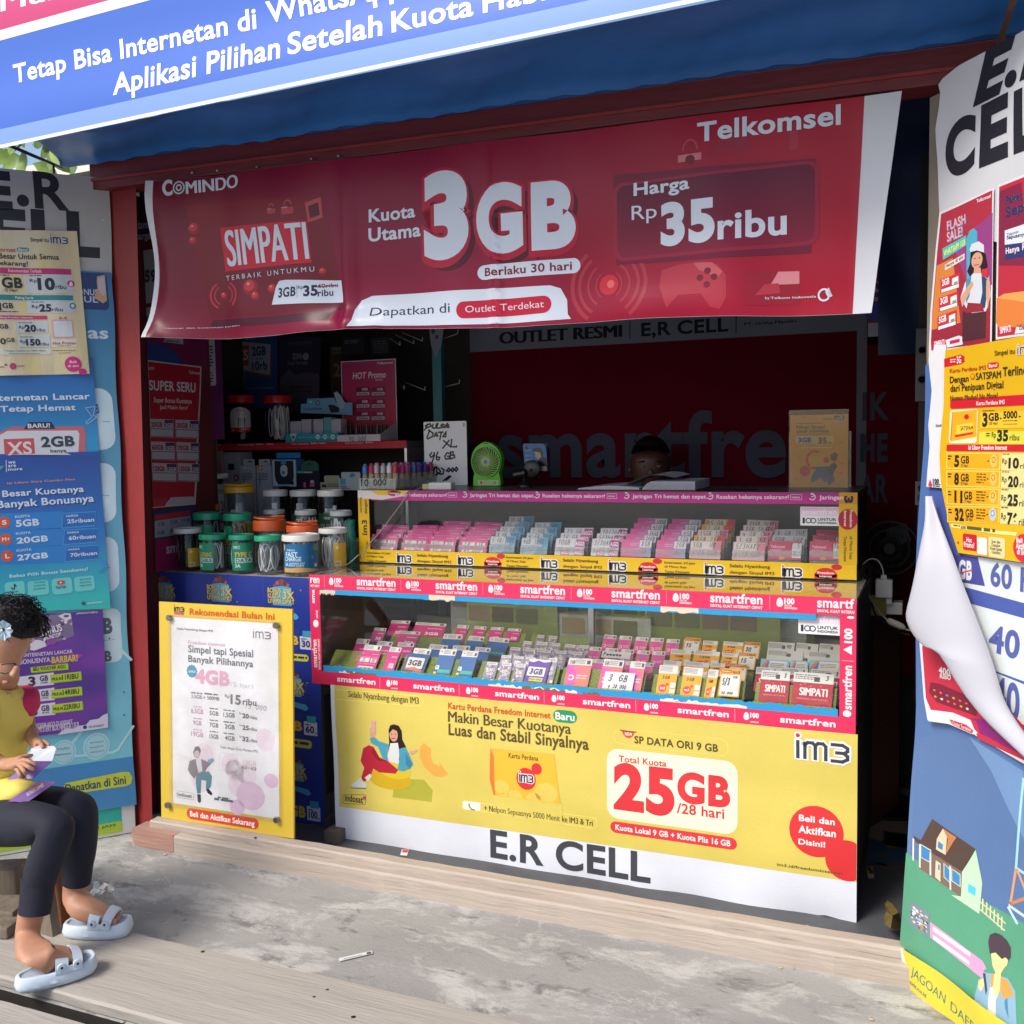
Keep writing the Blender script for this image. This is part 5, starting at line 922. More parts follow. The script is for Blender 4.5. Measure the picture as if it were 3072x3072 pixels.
for w, x, l1, l2, l3 in (('E',178,'Internetan 24 Jam','di Mana Saja',1),('E',442,'Selalu Nyambung','dengan Sinyal IM3',0),('E',912,'Internetan 24 Jam','di Mana Saja',1),('E',1210,'Selalu Nyambung','dengan Sinyal IM3',0),('F',38,'Internetan 24 Jam','di Mana Saja',1),('F',381,'Selalu Nyambung','dengan Sinyal IM3',0)):
    a=item(w,x,1230)[0];z_=.0 if l3 else -.0
    if l3: s.utxt(l1,(a,1.011),(a+.108,1.011),(a,1.0185),K_,3,.02);s.utxt(l2,(a,.997),(a+.078,.997),(a,1.0045),K_,3,.02);s.utxt('Tanpa Khawatir',(a,.9795),(a+.09,.9795),(a,.987),K_,3,.02)
    else: s.utxt(l1,(a,1.006),(a+.135,1.006),(a,1.0165),K_,3,.03);s.utxt(l2,(a,.984),(a+.148,.984),(a,.9945),K_,3,.03)
for w, x in (('E',840),('E',1658),('F',888)):
    a=item(w,x,1210)[0];s.uell('cc1c2c',(a,.992),.036,.0135,2);s.urect('cc1c2c',a-.036,.9785,a+.036,.992,2);s.uell('cc1c2c',(a,1.0),.03,.014,2.2);s.uell('cc1c2c',(a+.034,1.018),.017,.0098,2.3);s.utxt('Freedom',(a-.026,.994),(a+.026,.994),(a-.026,1.0015),'f4e8e0',3,.04);s.utxt('Internet',(a-.02,.983),(a+.02,.983),(a-.02,.989),'f4e8e0',3,.03)
s.build('foot_strip',vinyl,up)
s=Sheet(P2);s.urect('c4288c',UX0+.06,1.224,UX1-.055,1.2625,1);s.urect(lambda a,b:mixc('c4288c','8c1c68',(b-1.235)*20),UX0+.06,1.236,UX1-.055,1.2625,1.3);f='ecdce8'
s.upoly('d8d0cc',[(UX0,1.232),(UX0+.11,1.226),(UX0+.20,1.240),(UX0+.23,1.2625),(UX0,1.2625)],1.6);s.upoly('e8b400',[(UX0+.09,1.245),(UX0+.2,1.2425),(UX0+.225,1.2625),(UX0+.06,1.2625)],1.9);s.uell('cc1c2c',(UX0+.165,1.256),.03,.0066,2.3);s.uell('cc1c2c',(UX0+.165,1.250),.028,.010,2.3);s.utxt('Freedom',(UX0+.142,1.249),(UX0+.188,1.249),(UX0+.142,1.2565),f,3,.03)
def tri(a,full=True):
    s.uell(f,(a-.022,1.2475),.011,.011,3,a0=-150,a1=120,ri=.7);s.uell(f,(a-.022,1.254),.007,.007,3,a0=-120,a1=150,ri=.6)
for w, x, t, x1, wt in (('E',326,'asakan hebatnya sekarang!',600,.02),('E',720,'Jaringan Tri hemat dan cepat.',1060,.05),('E',1103,'Rasakan hebatnya sekarang!',1432,.02),('F',-131,'Jaringan Tri hemat dan cepat.',262,.05),('F',312,'Rasakan hebatnya sekarang!',693,.02),('F',853,'Jaringan',980,.05)):
    a, b=item(w,x,1470-0)[0], item(w,x1,1470)[0];b=item(w,x1,850)[0];a=item(w,x,850)[0];s.utxt(t,(a,1.240),(b,1.240),(a,1.253),f,3,wt)
    if x not in (326,): tri(a)
for w, x in (('E',606),('E',1443),('F',702)): a=item(w,x,850)[0];s.ustroke(f,[(a,1.238),(a+.036,1.238),(a+.036,1.255),(a,1.255),(a,1.238)],.0012,3);s.utxt('indosat',(a+.004,1.243),(a+.030,1.243),(a+.004,1.250),f,3,.02)
s.build('top_strip',vinyl,up)
s=Sheet(P2);s.urect('dcae08',UX0,1.0285,UX0+.05,1.235,1);xa=UX0;s.utxt('im3',(xa+.038,1.085),(xa+.038,1.145),(xa+.016,1.085),'24242c',3,.05);s.utxt('Selalu Nyambung',(xa+.016,1.175),(xa+.016,1.235),(xa+.008,1.175),K_,3,.03);s.utxt('dengan',(xa+.040,1.170),(xa+.040,1.225),(xa+.028,1.170),K_,3,.03);s.utxt('Tanpa',(xa+.040,1.03),(xa+.040,1.06),(xa+.030,1.03),K_,3,.02);s.build('left_strip',vinyl,up)
s=Sheet(P2);xa=UX1-.056;s.urect('dcae08',xa,1.0285,UX1+.001,1.2625,1.5);s.urect('d89018',xa,1.225,UX1+.001,1.2625,1.7);s.uell('b4182c',(xa+.028,1.175),.030,.034,2);s.utxt('Freedom',(xa+.034,1.205),(xa+.034,1.15),(xa+.042,1.205),'f0e4dc',3,.03);s.utxt('Internet',(xa+.016,1.203),(xa+.016,1.152),(xa+.024,1.203),'f0e4dc',3,.03)
s.utxt('Tanpa Khawatir',(xa+.016,1.12),(xa+.016,1.035),(xa+.025,1.12),K_,3,.02);s.utxt('di Mana Saja',(xa+.034,1.12),(xa+.034,1.045),(xa+.043,1.12),K_,3,.02);s.utxt('3',(xa+.018,1.252),(xa+.018,1.228),(xa+.042,1.252),'24242c',3,.06);s.build('right_strip',vinyl,up)
def sticker(pl,w,x0,y0,x1,y1,lab,par):
    s=Sheet(pl,w);a, b=s.h(x0,y0), s.h(x1,y1);W_, H_=b[0]-a[0], b[1]-a[1]
    s.urect('e8e8ea',a[0],a[1],b[0],b[1],0,r=H_*.08);s.urect(lambda p,q:mixc('e8e0e8','d890b4',(q-a[1]-H_*.4)/H_*1.2),a[0]+W_*.02,a[1]+H_*.5,b[0]-W_*.02,b[1]-H_*.04,1,r=H_*.06)
    for c_, wt, l in (('c070a0',.07,2),('f0eaf0',.03,3)): s.utxt('smartfren',(a[0]+W_*.06,a[1]+H_*.62),(a[0]+W_*.93,a[1]+H_*.62),(a[0]+W_*.06,a[1]+H_*.86),c_,l,wt)
    K2='2a2a34';s.utxt('1',(a[0]+W_*.06,a[1]+H_*.13),(a[0]+W_*.12,a[1]+H_*.13),(a[0]+W_*.06,a[1]+H_*.40),K2,3,.05)
    for k in (.215,.335): s.uell(K2,(a[0]+W_*k,a[1]+H_*.265),W_*.08,H_*.145,3,a0=0,a1=359,ri=.68)
    s.utxt('UNTUK',(a[0]+W_*.45,a[1]+H_*.27),(a[0]+W_*.93,a[1]+H_*.27),(a[0]+W_*.45,a[1]+H_*.41),K2,3,.05);s.utxt('INDONESIA',(a[0]+W_*.45,a[1]+H_*.10),(a[0]+W_*.93,a[1]+H_*.10),(a[0]+W_*.45,a[1]+H_*.21),K2,3,.04)
    s.build('sticker',glossp,par,thick=.0006,dz=.0003)['label']=lab
sticker(PY(YF+.002),'N',1485,386,1797,250,'pink and white sticker on the front pane of the lower counter',ct)
sticker(PY(UY+.004),'F',753,1012,960,915,'pink and white sticker on the pane of the upper case',up)
# ============================================================ CARDS IN THE CASES
class Card:
    pass
WH='d4d2cc';MGN='c8287c'
def card_art(s,x0,y0,x1,y1,st,txt,rnd):
    "print one card face; box in plane units"
    W_, H_=x1-x0, y1-y0
    def Rr(c,a,b,c2,d,lv,r=0): s.urect(c,x0+W_*a,y0+H_*b,x0+W_*c2,y0+H_*d,lv,r=r*H_)
    def Tt(t,a,b,c2,d,c,lv=3,wt=.03,sh=0): s.utxt(t,(x0+W_*a,y0+H_*b),(x0+W_*c2,y0+H_*b),(x0+W_*a,y0+H_*d),c,lv,wt,sh)
    def Hh(t,a,b,c2,d,lv=4,wd=None): s.uhand(t,(x0+W_*a,y0+H_*b),(x0+W_*c2,y0+H_*b),H_*(d-b),'1c1c30',wd or .0016,lv)
    def fine(a,b,c2,d,n,c='66646a'):
        for i in range(n):
            y=y0+H_*(d-(d-b)*(i+.5)/n);Rr_=.5*(d-b)/n;x=a
            while x < c2-.01: l=rnd.uniform(.05,.14)*(c2-a);s.urect(c,x0+W_*x,y-H_*Rr_*.5,x0+W_*min(x+l,c2),y+H_*Rr_*.5,3);x+=l+.02
    if st == 'mag':      # magenta voucher with white windows
        Rr(MGN,0,0,1,1,0,.03);Tt('smartfren',.62,.84,.92,.90,'e8b0d0',3,.02);s.uell('e090bc',(x0+W_*.14,y0+H_*.88),W_*.04,H_*.035,2,n=8)
        Rr(WH,.10,.44,.56,.66,2,.02);Rr(WH,.62,.44,.92,.64,2,.02);Rr('e890bc',.06,.34,.94,.36,2);Rr('e890bc',.06,.70,.94,.715,2);Hh(txt[0],.16,.46,.42,.64);Hh(txt[1],.68,.46,.86,.62);Rr(WH,.12,.06,.88,.22,2,.02);Hh(txt[2] if len(txt) > 2 else '~~~',.2,.06,.8,.2)
    elif st == 'magpk':  # magenta starter pack with white code strip
        Rr(MGN,0,0,1,.86,0);Rr(WH,0,.80,1,1,1);fine(.05,.83,.55,.97,3);s.urect('44444a',x0+W_*.8,y0+H_*.84,x0+W_*.93,y0+H_*.96,3);Tt('smartfren',.45,.55,.92,.63,'ecc8dc',3,.03);Tt('3GB',.42,.12,.86,.30,'f0d8e4',3,.05)
    elif st == 'xl':
        Rr('1c5c9c',0,0,1,.84,0);Rr(WH,0,.76,1,1,1);fine(.28,.80,.68,.95,3);s.uell('d87030',(x0+W_*.14,y0+H_*.89),W_*.05,H_*.035,3,n=8);s.urect('44444a',x0+W_*.8,y0+H_*.80,x0+W_*.94,y0+H_*.92,3)
        Rr('30a890',.22,.10,.95,.22,2);Tt('GB',.02,.22,.26,.36,'e0e8f0',3,.05);Rr('d8d040',.0,.05,.16,.13,2)
    elif st == 'xlfront':
        Rr('244c84',0,0,1,1,0,.03);Rr(WH,.09,.28,.86,.80,1,.04);s.upoly('d86838',[(x0+W_*.06,y0+H_*.26),(x0+W_*.5,y0+H_*.34),(x0+W_*.9,y0+H_*.20),(x0+W_*.88,y0+H_*.14),(x0+W_*.08,y0+H_*.2)],1.5);Tt('3GB',.17,.42,.78,.66,'2c3c5c',3,.05);Rr(WH,.50,.02,.86,.12,2);Hh('35.000',.52,.03,.84,.11)
    elif st == 'bonus':
        Rr('8c8098',0,0,1,1,0);Rr(WH,.05,.84,.9,1.0,1,.02);fine(.1,.88,.8,.96,2)
        for _ in range(16): s.uell(rnd.choice(('d8d4dc','544860','b8a8c8','d8d4dc','6c5c80')),(x0+W_*rnd.uniform(.08,.92),y0+H_*rnd.uniform(.06,.78)),W_*rnd.uniform(.04,.11),H_*rnd.uniform(.03,.08),1.5+rnd.random(),n=7)
        s.utxt('BUNU',(x0+W_*.22,y0+H_*.46),(x0+W_*.80,y0+H_*.52),(x0+W_*.18,y0+H_*.64),'2c2438',3,.10);s.utxt('BUNU',(x0+W_*.22,y0+H_*.46),(x0+W_*.80,y0+H_*.52),(x0+W_*.18,y0+H_*.64),'ece8d0',3.6,.05);s.utxt('NONSTOP',(x0+W_*.30,y0+H_*.30),(x0+W_*.80,y0+H_*.34),(x0+W_*.28,y0+H_*.42),'ece8f0',3.6,.05);Rr('e4e0e8',.0,.02,.2,.14,2.8,.05);Rr('e4e0e8',.7,.02,1,.12,2.8,.05)
    elif st == 'purp':
        Rr('5c3890',0,0,1,1,0,.03);s.upoly('d8d0e4',[(x0,y0+H_*.9),(x0+W_*.2,y0+H_*.86),(x0+W_*.45,y0+H_*.95),(x0+W_*.7,y0+H_*.88),(x0+W_,y0+H_*.93),(x0+W_,y0+H_),(x0,y0+H_)],1);Rr('e8e4ec',.06,.28,.86,.66,2,.03);Tt('3GB',.16,.36,.76,.58,'40305c',3,.06,.1);Rr('d0cc50',.22,.06,.84,.22,2);Tt('MULAI 35RIBU',.25,.10,.80,.18,'40305c',3,.03)
    elif st == 'tri':
        s.urect(lambda a,b:mixc('e86848','d838a0',(a-x0)/W_*.6+(b-y0)/H_*.5),x0,y0,x1,y0+H_*.84,0);s.ugrid(lambda a,b:mixc('e07a40','cc40a8',.5+.9*noise.noise(Vector((a*22,b*22,0)))),((x0,y0),(x1,y0),(x1,y0+H_*.8),(x0,y0+H_*.8)),.4,5,6)
        Rr(WH,0,.76,1,1,1);fine(.30,.80,.72,.96,3);s.urect('44444a',x0+W_*.78,y0+H_*.80,x0+W_*.93,y0+H_*.94,3);s.uell('f0e0ec',(x0+W_*.24,y0+H_*.30),W_*.13,H_*.10,2,a0=-150,a1=150,ri=.6);Tt('internetan',.45,.36,.9,.42,'f0e0ec',3,.02);Tt('lebih puas.',.45,.27,.88,.33,'f0e0ec',3,.02)
        if txt: Hh(txt[0],.06,.80,.30,.92)
    elif st == 'im3':
        Rr('e0a010',0,0,1,.80,0);Rr(WH,0,.72,1,1,1);fine(.06,.78,.72,.96,4,'8c8890');s.uell('d02830',(x0+W_*.32,y0+H_*.22),W_*.20,H_*.13,2);s.uell('d02830',(x0+W_*.54,y0+H_*.35),W_*.08,H_*.05,2);Tt('im3',.2,.18,.44,.26,'f0ece8',3,.05);Rr(WH,.70,.24,.98,.42,2);Rr(WH,.70,.06,.98,.2,2);Hh(txt[0] if txt else '5GB',.22,.54,.66,.64)
    elif st == 'im3v':
        Rr('d8981c',0,0,1,1,0,.03);Rr('d8d6d0',.06,.04,.94,.78,1,.03);Rr('c0501c',.02,.84,.52,.95,2);Tt('Voucher',.06,.87,.48,.92,'f0e0d0',3,.03);Tt('im3',.58,.83,.92,.93,'3c3428',3,.05);Tt('GB',.62,.66,.84,.74,'44444a',3,.04);Hh(txt[0] if txt else '15',.14,.40,.5,.64,wd=.003);Hh('35.000',.15,.08,.7,.16);Rr('b8b4ac',.08,.26,.92,.27,2)
    elif st == 'simp':
        Rr('a41c2c',0,0,1,.78,0);Rr(WH,0,.70,1,1,1,.02);fine(.05,.78,.60,.95,3);s.urect('44444a',x0+W_*.52,y0+H_*.74,x0+W_*.66,y0+H_*.88,3);Hh('3',.80,.80,.90,.93,wd=.0022);Tt('SIMPATI',.18,.32,.86,.54,'ecd8d8',3,.06);Tt('TERBAIK UNTUKMU',.12,.20,.9,.24,'d8a0a4',3,.01)
        for a_, b_ in ((.2,.62),(.45,.6),(.7,.62),(.3,.66)): s.uell('c86068',(x0+W_*a_,y0+H_*b_),W_*.03,H_*.02,2,n=6)
    elif st == 'grey':
        Rr('c4c6c4',0,0,1,1,0,.06);fine(.04,.62,.56,.92,4,'77777c');s.urect('55555a',x0+W_*.54,y0+H_*.58,x0+W_*.66,y0+H_*.8,3);s.uell('b8b8bc',(x0+W_*.8,y0+H_*.4),W_*.02,H_*.02,3,n=6)
        if txt: Hh(txt[0],.72,.62,.9,.86)
    elif st == 'rain':
        Rr('78b8cc',0,0,1,1,0,.06);Rr(WH,.30,.2,.92,.9,1,.05);fine(.35,.5,.85,.8,3);s.upoly('d87048',[(x0,y0+H_*.4),(x0+W_*.2,y0+H_*.95),(x0+W_*.3,y0+H_*.95),(x0+W_*.1,y0+H_*.3)],1.5);s.upoly('4878b8',[(x0+W_*.1,y0+H_*.3),(x0+W_*.28,y0+H_*.9),(x0+W_*.32,y0+H_*.8),(x0+W_*.2,y0+H_*.2)],1.4)
    elif st in ('xlv','aigo','triv','imv','pinkv','greyv','telv'):
        base=dict(xlv='8ca8bc',aigo='d0ccd0',triv='d0508c',imv='d8a030',pinkv='c8a0a8',greyv='a8a8a8',telv='b42850')[st];Rr(base,0,0,1,1,0,.05)
        if st == 'xlv': s.upoly('4c94b4',[(x0+W_*.5,y0),(x0+W_*.8,y0+H_*.5),(x0+W_*.55,y0+H_),(x0+W_,y0+H_),(x0+W_,y0)],1);Rr('c4c4c0',.03,.55,.6,.96,1.4,.05)
        if st == 'aigo': s.upoly('b83880',[(x0+W_*.66,y0+H_*.5),(x0+W_*.98,y0+H_*.46),(x0+W_,y0+H_*.92),(x0+W_*.7,y0+H_*.96)],1);Tt('AIGO',.68,.58,.97,.80,'f0e8f0',3,.06);Rr('c04088',.2,.02,.5,.32,1);Tt('AIGO',.22,.06,.48,.24,'f0e8f0',3,.05);Rr('c04088',.66,.02,.98,.34,1);Tt('AIGO',.68,.06,.96,.26,'f0e8f0',3,.05)
        if st == 'triv': Rr('d8d4d4',.60,.55,1,.95,1.4,.05);s.ugrid(lambda a,b:mixc('d84890','58a0c8',(a-x0)/W_*1.1-.35),((x0,y0),(x1,y0),(x1,y1),(x0,y1)),.4,4,2);fine(.28,.62,.56,.82,2,'e8a8c8')
        if st == 'imv': s.upoly('c43c38',[(x0+W_*.72,y0+H_*.5),(x0+W_,y0+H_*.5),(x0+W_,y0+H_),(x0+W_*.76,y0+H_)],1);Rr('d4c8b0',.12,.6,.7,.96,1.4,.05)
        if st == 'pinkv': Rr('d4ccc0',.03,.55,.72,.97,1.4,.05);Rr('c87888',.74,.3,1,.96,1)
        if st == 'telv': Tt('Telkomsel',.07,.62,.5,.76,'e4b0c0',3,.03);fine(.07,.48,.4,.56,1,'e4b0c0');Rr('c4c4c4',.72,.1,1,.9,1.4,.05);s.uell('c87848',(x0+W_*.42,y0+H_*.08),W_*.10,H_*.10,1,n=10)
        sx=.66 if st in ('triv','telv') else .08
        Hh(txt[0],sx,.62,min(.97,sx+.11*len(txt[0])),.90,wd=.0015)
        if len(txt) > 1: Hh(txt[1],sx if st != 'triv' else .64,.22,min(.97,sx+.10*len(txt[1])),.46,wd=.0014)
NCARD=0
def card(pl,x0,y0,w,h,st,txt=(),label='',group=None,name='voucher_card',cat='voucher',dn=0.,back=None,rot=0.):
    global NCARD
    NCARD+=1;rnd=random.Random(NCARD);p2=off(pl,dn);u, v=p2.u, p2.v
    rot=rot or rnd.uniform(-.03,.03)
    if rot: c_, s_=math.cos(rot), math.sin(rot);p2=Pl(p2.pt(x0,y0),u*c_+v*s_,v*c_-u*s_);x0=y0=0
    s=Sheet(p2);card_art(s,x0,y0,x0+w,y0+h,st,txt,rnd)
    return s.build(name,cardm,dz=.00025,thick=.0012 if name == 'voucher_card' else .004,box=back or 'c8c4bc',label=label,cat=cat,group=group)
def tilt(Y,Z,deg):
    t=R(deg);return Pl((0,Y,Z),(1,0,0),(0,math.sin(t),math.cos(t)))
ORD=('front','second','third','fourth','fifth','sixth')
# ---- upper case: columns of vouchers standing in acrylic steps
STY={'mag':'magenta card with white windows','xlv':'grey and blue card','aigo':'pink cornered white card','triv':'pink and blue card','imv':'yellow and red card','pinkv':'pale pink card','greyv':'grey card','telv':'red card'}
def column(w,x,y,x1,st,texts,place,step=(.0042,.030,.017),wid=None,h=.066):
    "first card stands at photo point (x,y) at its foot; the rest step up and back"
    Y0=UY+.035;a=at(w,x,y,Y=Y0);wd_=wid or (at(w,x1,y,Y=Y0).x-a.x);n=len(texts)
    rk=thing('card_rack','clear step rack under the %s' % place.replace('of the upper case','in the upper case'),'rack',(a.x,Y0,1.0),group='acrylic step racks in the upper case')
    for i in range(n):
        st_i, tx=texts[i] if isinstance(texts[i][0],str) and texts[i][0] in STY else (st,texts[i])
        xx=a.x+step[0]*i*(1.5);Yc=Y0+step[1]*i;Zc=max(a.z,1.006)+step[2]*i
        cd=card(tilt(Yc,Zc,24),xx,0,wd_,h,st_i,tx,'%s, %s in the %s' % (STY[st_i].replace(' with white windows',''),ORD[i],place),group='vouchers in the upper case')
        MB().box((xx,Yc+.004,1.001),(xx+wd_,Yc+.006,Zc+.03)).build('step',acrc,rk)
    return a
cols=[('J',140,455,335,'mag',(('2','10','15.000'),('mag',('5','14')),('25','14')),'first stack from the left of the upper case'),
 ('J',368,462,552,'mag',(('2','3','11.000'),('6','8'),('12','10')),'second stack from the left of the upper case'),
 ('J',555,470,755,'mag',(('4+15','30','45.000'),('9','28'),('7','30'),('24','30')),'third stack from the left of the upper case'),
 ('J',782,478,985,'mag',(('18','28','49.000'),('4','7'),('8','14'),('33','28')),'fourth stack from the left of the upper case'),
 ('J',1005,478,1188,'xlv',(('5 GB/30HR','p 25.000'),('8 GB 30HR',),('10 GB 28',),('15 GB 30',),('20 GB 30HR',)),'fifth stack from the left of the upper case'),
 ('J',1230,490,1425,'xlv',(('4GB 3HARI','p 12.000'),('4 GB 5HR',),('7.5GB 7HR',),('11.5 7HARI',)),'sixth stack from the left of the upper case'),
 ('J',1480,495,1690,'aigo',(('10GB','30.000'),('16 GB',),('23 GB',)),'seventh stack from the left of the upper case'),
 ('L',-68,500,128,'aigo',(('3/3HARI','p 17.000'),('5/3HARI',),('10/7HARI',)),'eighth stack from the left of the upper case'),
 ('L',148,505,365,'triv',(('8GB','23.'),('10GB',),('16GB',),('42GB',),('100GB',)),'ninth stack from the left of the upper case'),
 ('L',400,515,615,'triv',(('2GB','6.0'),('5GB',),('4GB',),('5GB',),('1GB',)),'tenth stack from the left of the upper case'),
 ('L',645,520,870,'pinkv',(('5GB  HR','p 23.000'),('imv',('8GB 28H',)),('pinkv',('15GB 30HR',)),('imv',('32 GB',)),('imv',('45 GB',))),'yellow and pink stack'),
 ('L',955,530,1190,'pinkv',(('5/3HARI','p 15.000'),('3 GB 3HR',),('4 GB 5HR',),('8GB 5HARI',),('11GB 7HARI',)),'third stack from the right of the upper case'),
 ('L',1215,525,1455,'telv',(('1.5','12.'),('greyv',('5GB  5HR',)),('greyv',('8 GB 7HR',))),'second stack from the right of the upper case'),
 ('L',1515,530,1755,'telv',(('11GB','37.'),('telv',('18GB',)),('telv',('30GB',))),'rightmost stack of the upper case')]
for c_ in cols: column(*c_)
# ---- lower case: rows of packs leaning back on green acrylic stands
rows=[tilt(3.09,.605,42),tilt(3.175,.618,42),tilt(3.27,.64,44),tilt(3.36,.66,46)]
PN={'mag':('voucher_card','voucher'),'magpk':('starter_pack','sim pack'),'xl':('starter_pack','sim pack'),'xlfront':('price_card','price card'),'bonus':('starter_pack','sim pack'),'purp':('price_card','price card'),'tri':('starter_pack','sim pack'),'im3':('starter_pack','sim pack'),'im3v':('voucher_card','voucher'),'simp':('starter_pack','sim pack'),'grey':('starter_pack','sim pack'),'rain':('starter_pack','sim pack')}
DS={'mag':'magenta windowed card','magpk':'magenta pack','xl':'blue pack','xlfront':'dark blue price card reading 3GB','bonus':'grey lilac doodle pack','purp':'purple price card reading 3GB','tri':'pink and orange pack with a white top','im3':'yellow pack with a red dot','im3v':'orange framed handwritten voucher','simp':'red pack with a white top','grey':'pale grey pack with fine print','rain':'light blue pack with rainbow stripes'}
def pk(r,w,xl,yt,xr,yb,st,where,txt=(),dn=0.,minh=None):
    pl_=rows[r];a=pl_.hit(w,xl,yb);b=pl_.hit(w,xr,yt);h_=b[1]-a[1];y0=a[1]
    if minh and h_ < minh: y0=b[1]-minh;h_=minh
    if y0 < -.002: h_+=y0;y0=0
    nm, ct_=PN[st];return card(pl_,a[0],y0,b[0]-a[0],h_,st,txt,'%s, lower counter, %s' % (DS[st].replace('with a white top','').strip(),where.replace(' at the left end',' at the left').replace(' from the left',' from left')),'packs and cards in the lower counter',nm,ct_,dn)
def stand(r,w,xl,xr,y,lab,m=acr):
    pl_=rows[r];a=pl_.hit(w,xl,y)[0]-.006;b=pl_.hit(w,xr,y)[0]+.006;t=thing('acrylic_stand',lab,'stand',tuple(pl_.pt(a,0)),group='green acrylic stands in the lower counter')
    q=off(pl_,-.009);MB().obox(q.pt(a,0),q.u,q.v,q.n,b-a,.10,0,.003).build('back_rest',m,t)
    MB().obox(q.pt(a,-.004),q.u,q.v,q.n,b-a,.003,0,.034).build('ledge',m,t);MB().obox(q.pt(a,0,.03),q.u,q.v,q.n,b-a,.018,0,.003).build('lip',m,t)
stand(0,'M',30,510,600,'green acrylic stand under the magenta packs at the left');stand(0,'M',540,1060,650,'green acrylic stand under the blue packs');stand(0,'M',1100,1660,700,'green acrylic stand under the doodle packs');stand(0,'M',1700,2290,740,'green acrylic stand under the pink and orange packs');stand(0,'N',430,1080,800,'green acrylic stand under the yellow packs');stand(0,'N',1180,1745,850,'green acrylic stand under the red packs at the right')
stand(2,'M',470,880,420,'green acrylic stand behind the magenta packs');stand(3,'M',900,1420,420,'long stand behind the blue packs');stand(3,'M',1480,1900,450,'stand behind the doodle packs');stand(2,'N',620,1160,560,'green acrylic stand behind the yellow packs');stand(2,'N',1250,1800,600,'green acrylic stand behind the red packs')
# magenta group
for i, (x,y,x2) in enumerate(((160,432,320),(310,448,480),(470,460,640))): pk(1,'M',x,y,x2,600,'magpk','%s from the left in the back row at the left' % ORD[i].replace('front','first'),dn=.001*i)
pk(0,'M',205,475,400,655,'magpk','behind the windowed card at the left end');pk(0,'M',400,492,545,655,'magpk','right of the windowed card at the left end',dn=.002);pk(0,'M',205,530,400,655,'mag','leaning in front at the left end',('3','30'),dn=.006)
for i, (x,y,x2) in enumerate(((430,300,610),(610,318,870))): pk(3,'M',x,y,x2,400,'magpk','%s in the top back row at the left' % ('left one' if i == 0 else 'right one'))
pk(2,'M',310,350,435,440,'magpk','small one standing behind at the far left');pk(2,'M',490,376,680,470,'magpk','middle row above the blue price card')
for i in range(4): pk(3,'M',905+i*128,328+i*10,1030+i*128,440,'magpk','%s of the long back row in the middle' % ('first','second','third','last')[i],dn=.0006*i)
# blue group
for i, (x,y,x2) in enumerate(((800,398,990),(985,412,1145),(1140,424,1325))): pk(2,'M',x,y,x2,545,'xl','top row of the blue group, %s' % ('left','middle','right')[i],dn=.001*i)
for i, (x,y,x2) in enumerate(((695,472,880),(875,482,1045),(1040,494,1190))): pk(1,'M',x,y,x2,620,'xl','middle row of the blue group, %s' % ('left','middle','right')[i],dn=.001*i)
pk(0,'M',570,500,760,680,'xl','behind the dark blue price card');pk(0,'M',768,508,950,690,'xl','front row of the blue group, middle',dn=.002);pk(0,'M',935,522,1108,700,'xl','front row of the blue group, right',dn=.003);pk(0,'M',545,545,750,680,'xlfront','front of the blue group',dn=.007)
# doodle group
for r, y, xs_ in ((3,400,((1485,1570),(1570,1665))),(2,445,((1385,1480),(1480,1600),(1595,1690),(1690,1800),(1800,1900))),(1,490,((1290,1400),(1400,1510),(1505,1620),(1620,1735),(1735,1850))),(0,598,((1120,1235),(1235,1340),(1335,1440)))):
    for i, (a_,b_) in enumerate(xs_): pk(r,'M',a_,y+i*9,b_+12,y+i*9+130,'bonus','%s row, %s from the left' % (('front','second','third','back')[r],('first','second','third','fourth','fifth')[i]),dn=.0008*i)
for i, a_ in enumerate((1235,1325,1410)): pk(0,'M',a_,545+i*7,a_+110,650,'bonus','peeking over the front doodle row, %s' % ('left','middle','right')[i],dn=-.004+.0006*i)
pk(0,'M',1430,590,1630,745,'purp','in front of the doodle packs',dn=.008);pk(0,'M',1560,570,1680,745,'bonus','partly hidden right of the purple price card',dn=.001)
# pink orange group
for r, x0_, y, n_, w_ in ((3,50,400,5,118),(2,-170,480,6,118),(1,-140,570,5,118)):
    for i in range(n_): pk(r,'N',x0_+i*(w_-2),y+i*9,x0_+i*(w_-2)+w_,y+i*9+110,'tri','%s pink row, %s from the left' % (('','second','third','back')[r],('first','second','third','fourth','fifth','sixth')[i]),txt=(('22' if r == 3 else '12'),) if i == 0 else (),dn=.0006*i)
pk(0,'M',1715,580,1935,765,'tri','front pink row, left end',txt=('3GB',),dn=.002);pk(0,'N',30,585,225,790,'tri','front pink row, middle',txt=('GB',),dn=.003);pk(0,'N',235,600,385,800,'tri','front pink row, right end',dn=.004)
def note(r,w,xl,yt,xr,yb,lines,lab,dn=.012):
    pl_=off(rows[r],dn);s=Sheet(pl_,w);a, b=s.h(xl,yb), s.h(xr,yt);s.urect('d8d8dc',a[0],a[1],b[0],b[1],0);H_=b[1]-a[1]
    for t, x, y, x2, y2, wd in lines: s.uhand(t,(a[0]+(b[0]-a[0])*x,a[1]+H_*y),(a[0]+(b[0]-a[0])*x2,a[1]+H_*y),H_*(y2-y),'22201c',wd,2)
    s.build('price_note',paper,thick=.0008,dz=.0003,label=lab,cat='price note')
note(0,'N',60,678,305,790,(('3 GB',.14,.5,.82,.85,.003),('p 38.000',.2,.1,.8,.3,.002)),'white handwritten 3GB note leaning on the pink packs');note(2,'N',55,528,275,560,(('P~~~~~',.05,.3,.7,.8,.002),),'narrow white handwritten slip on the third pink row',.006)
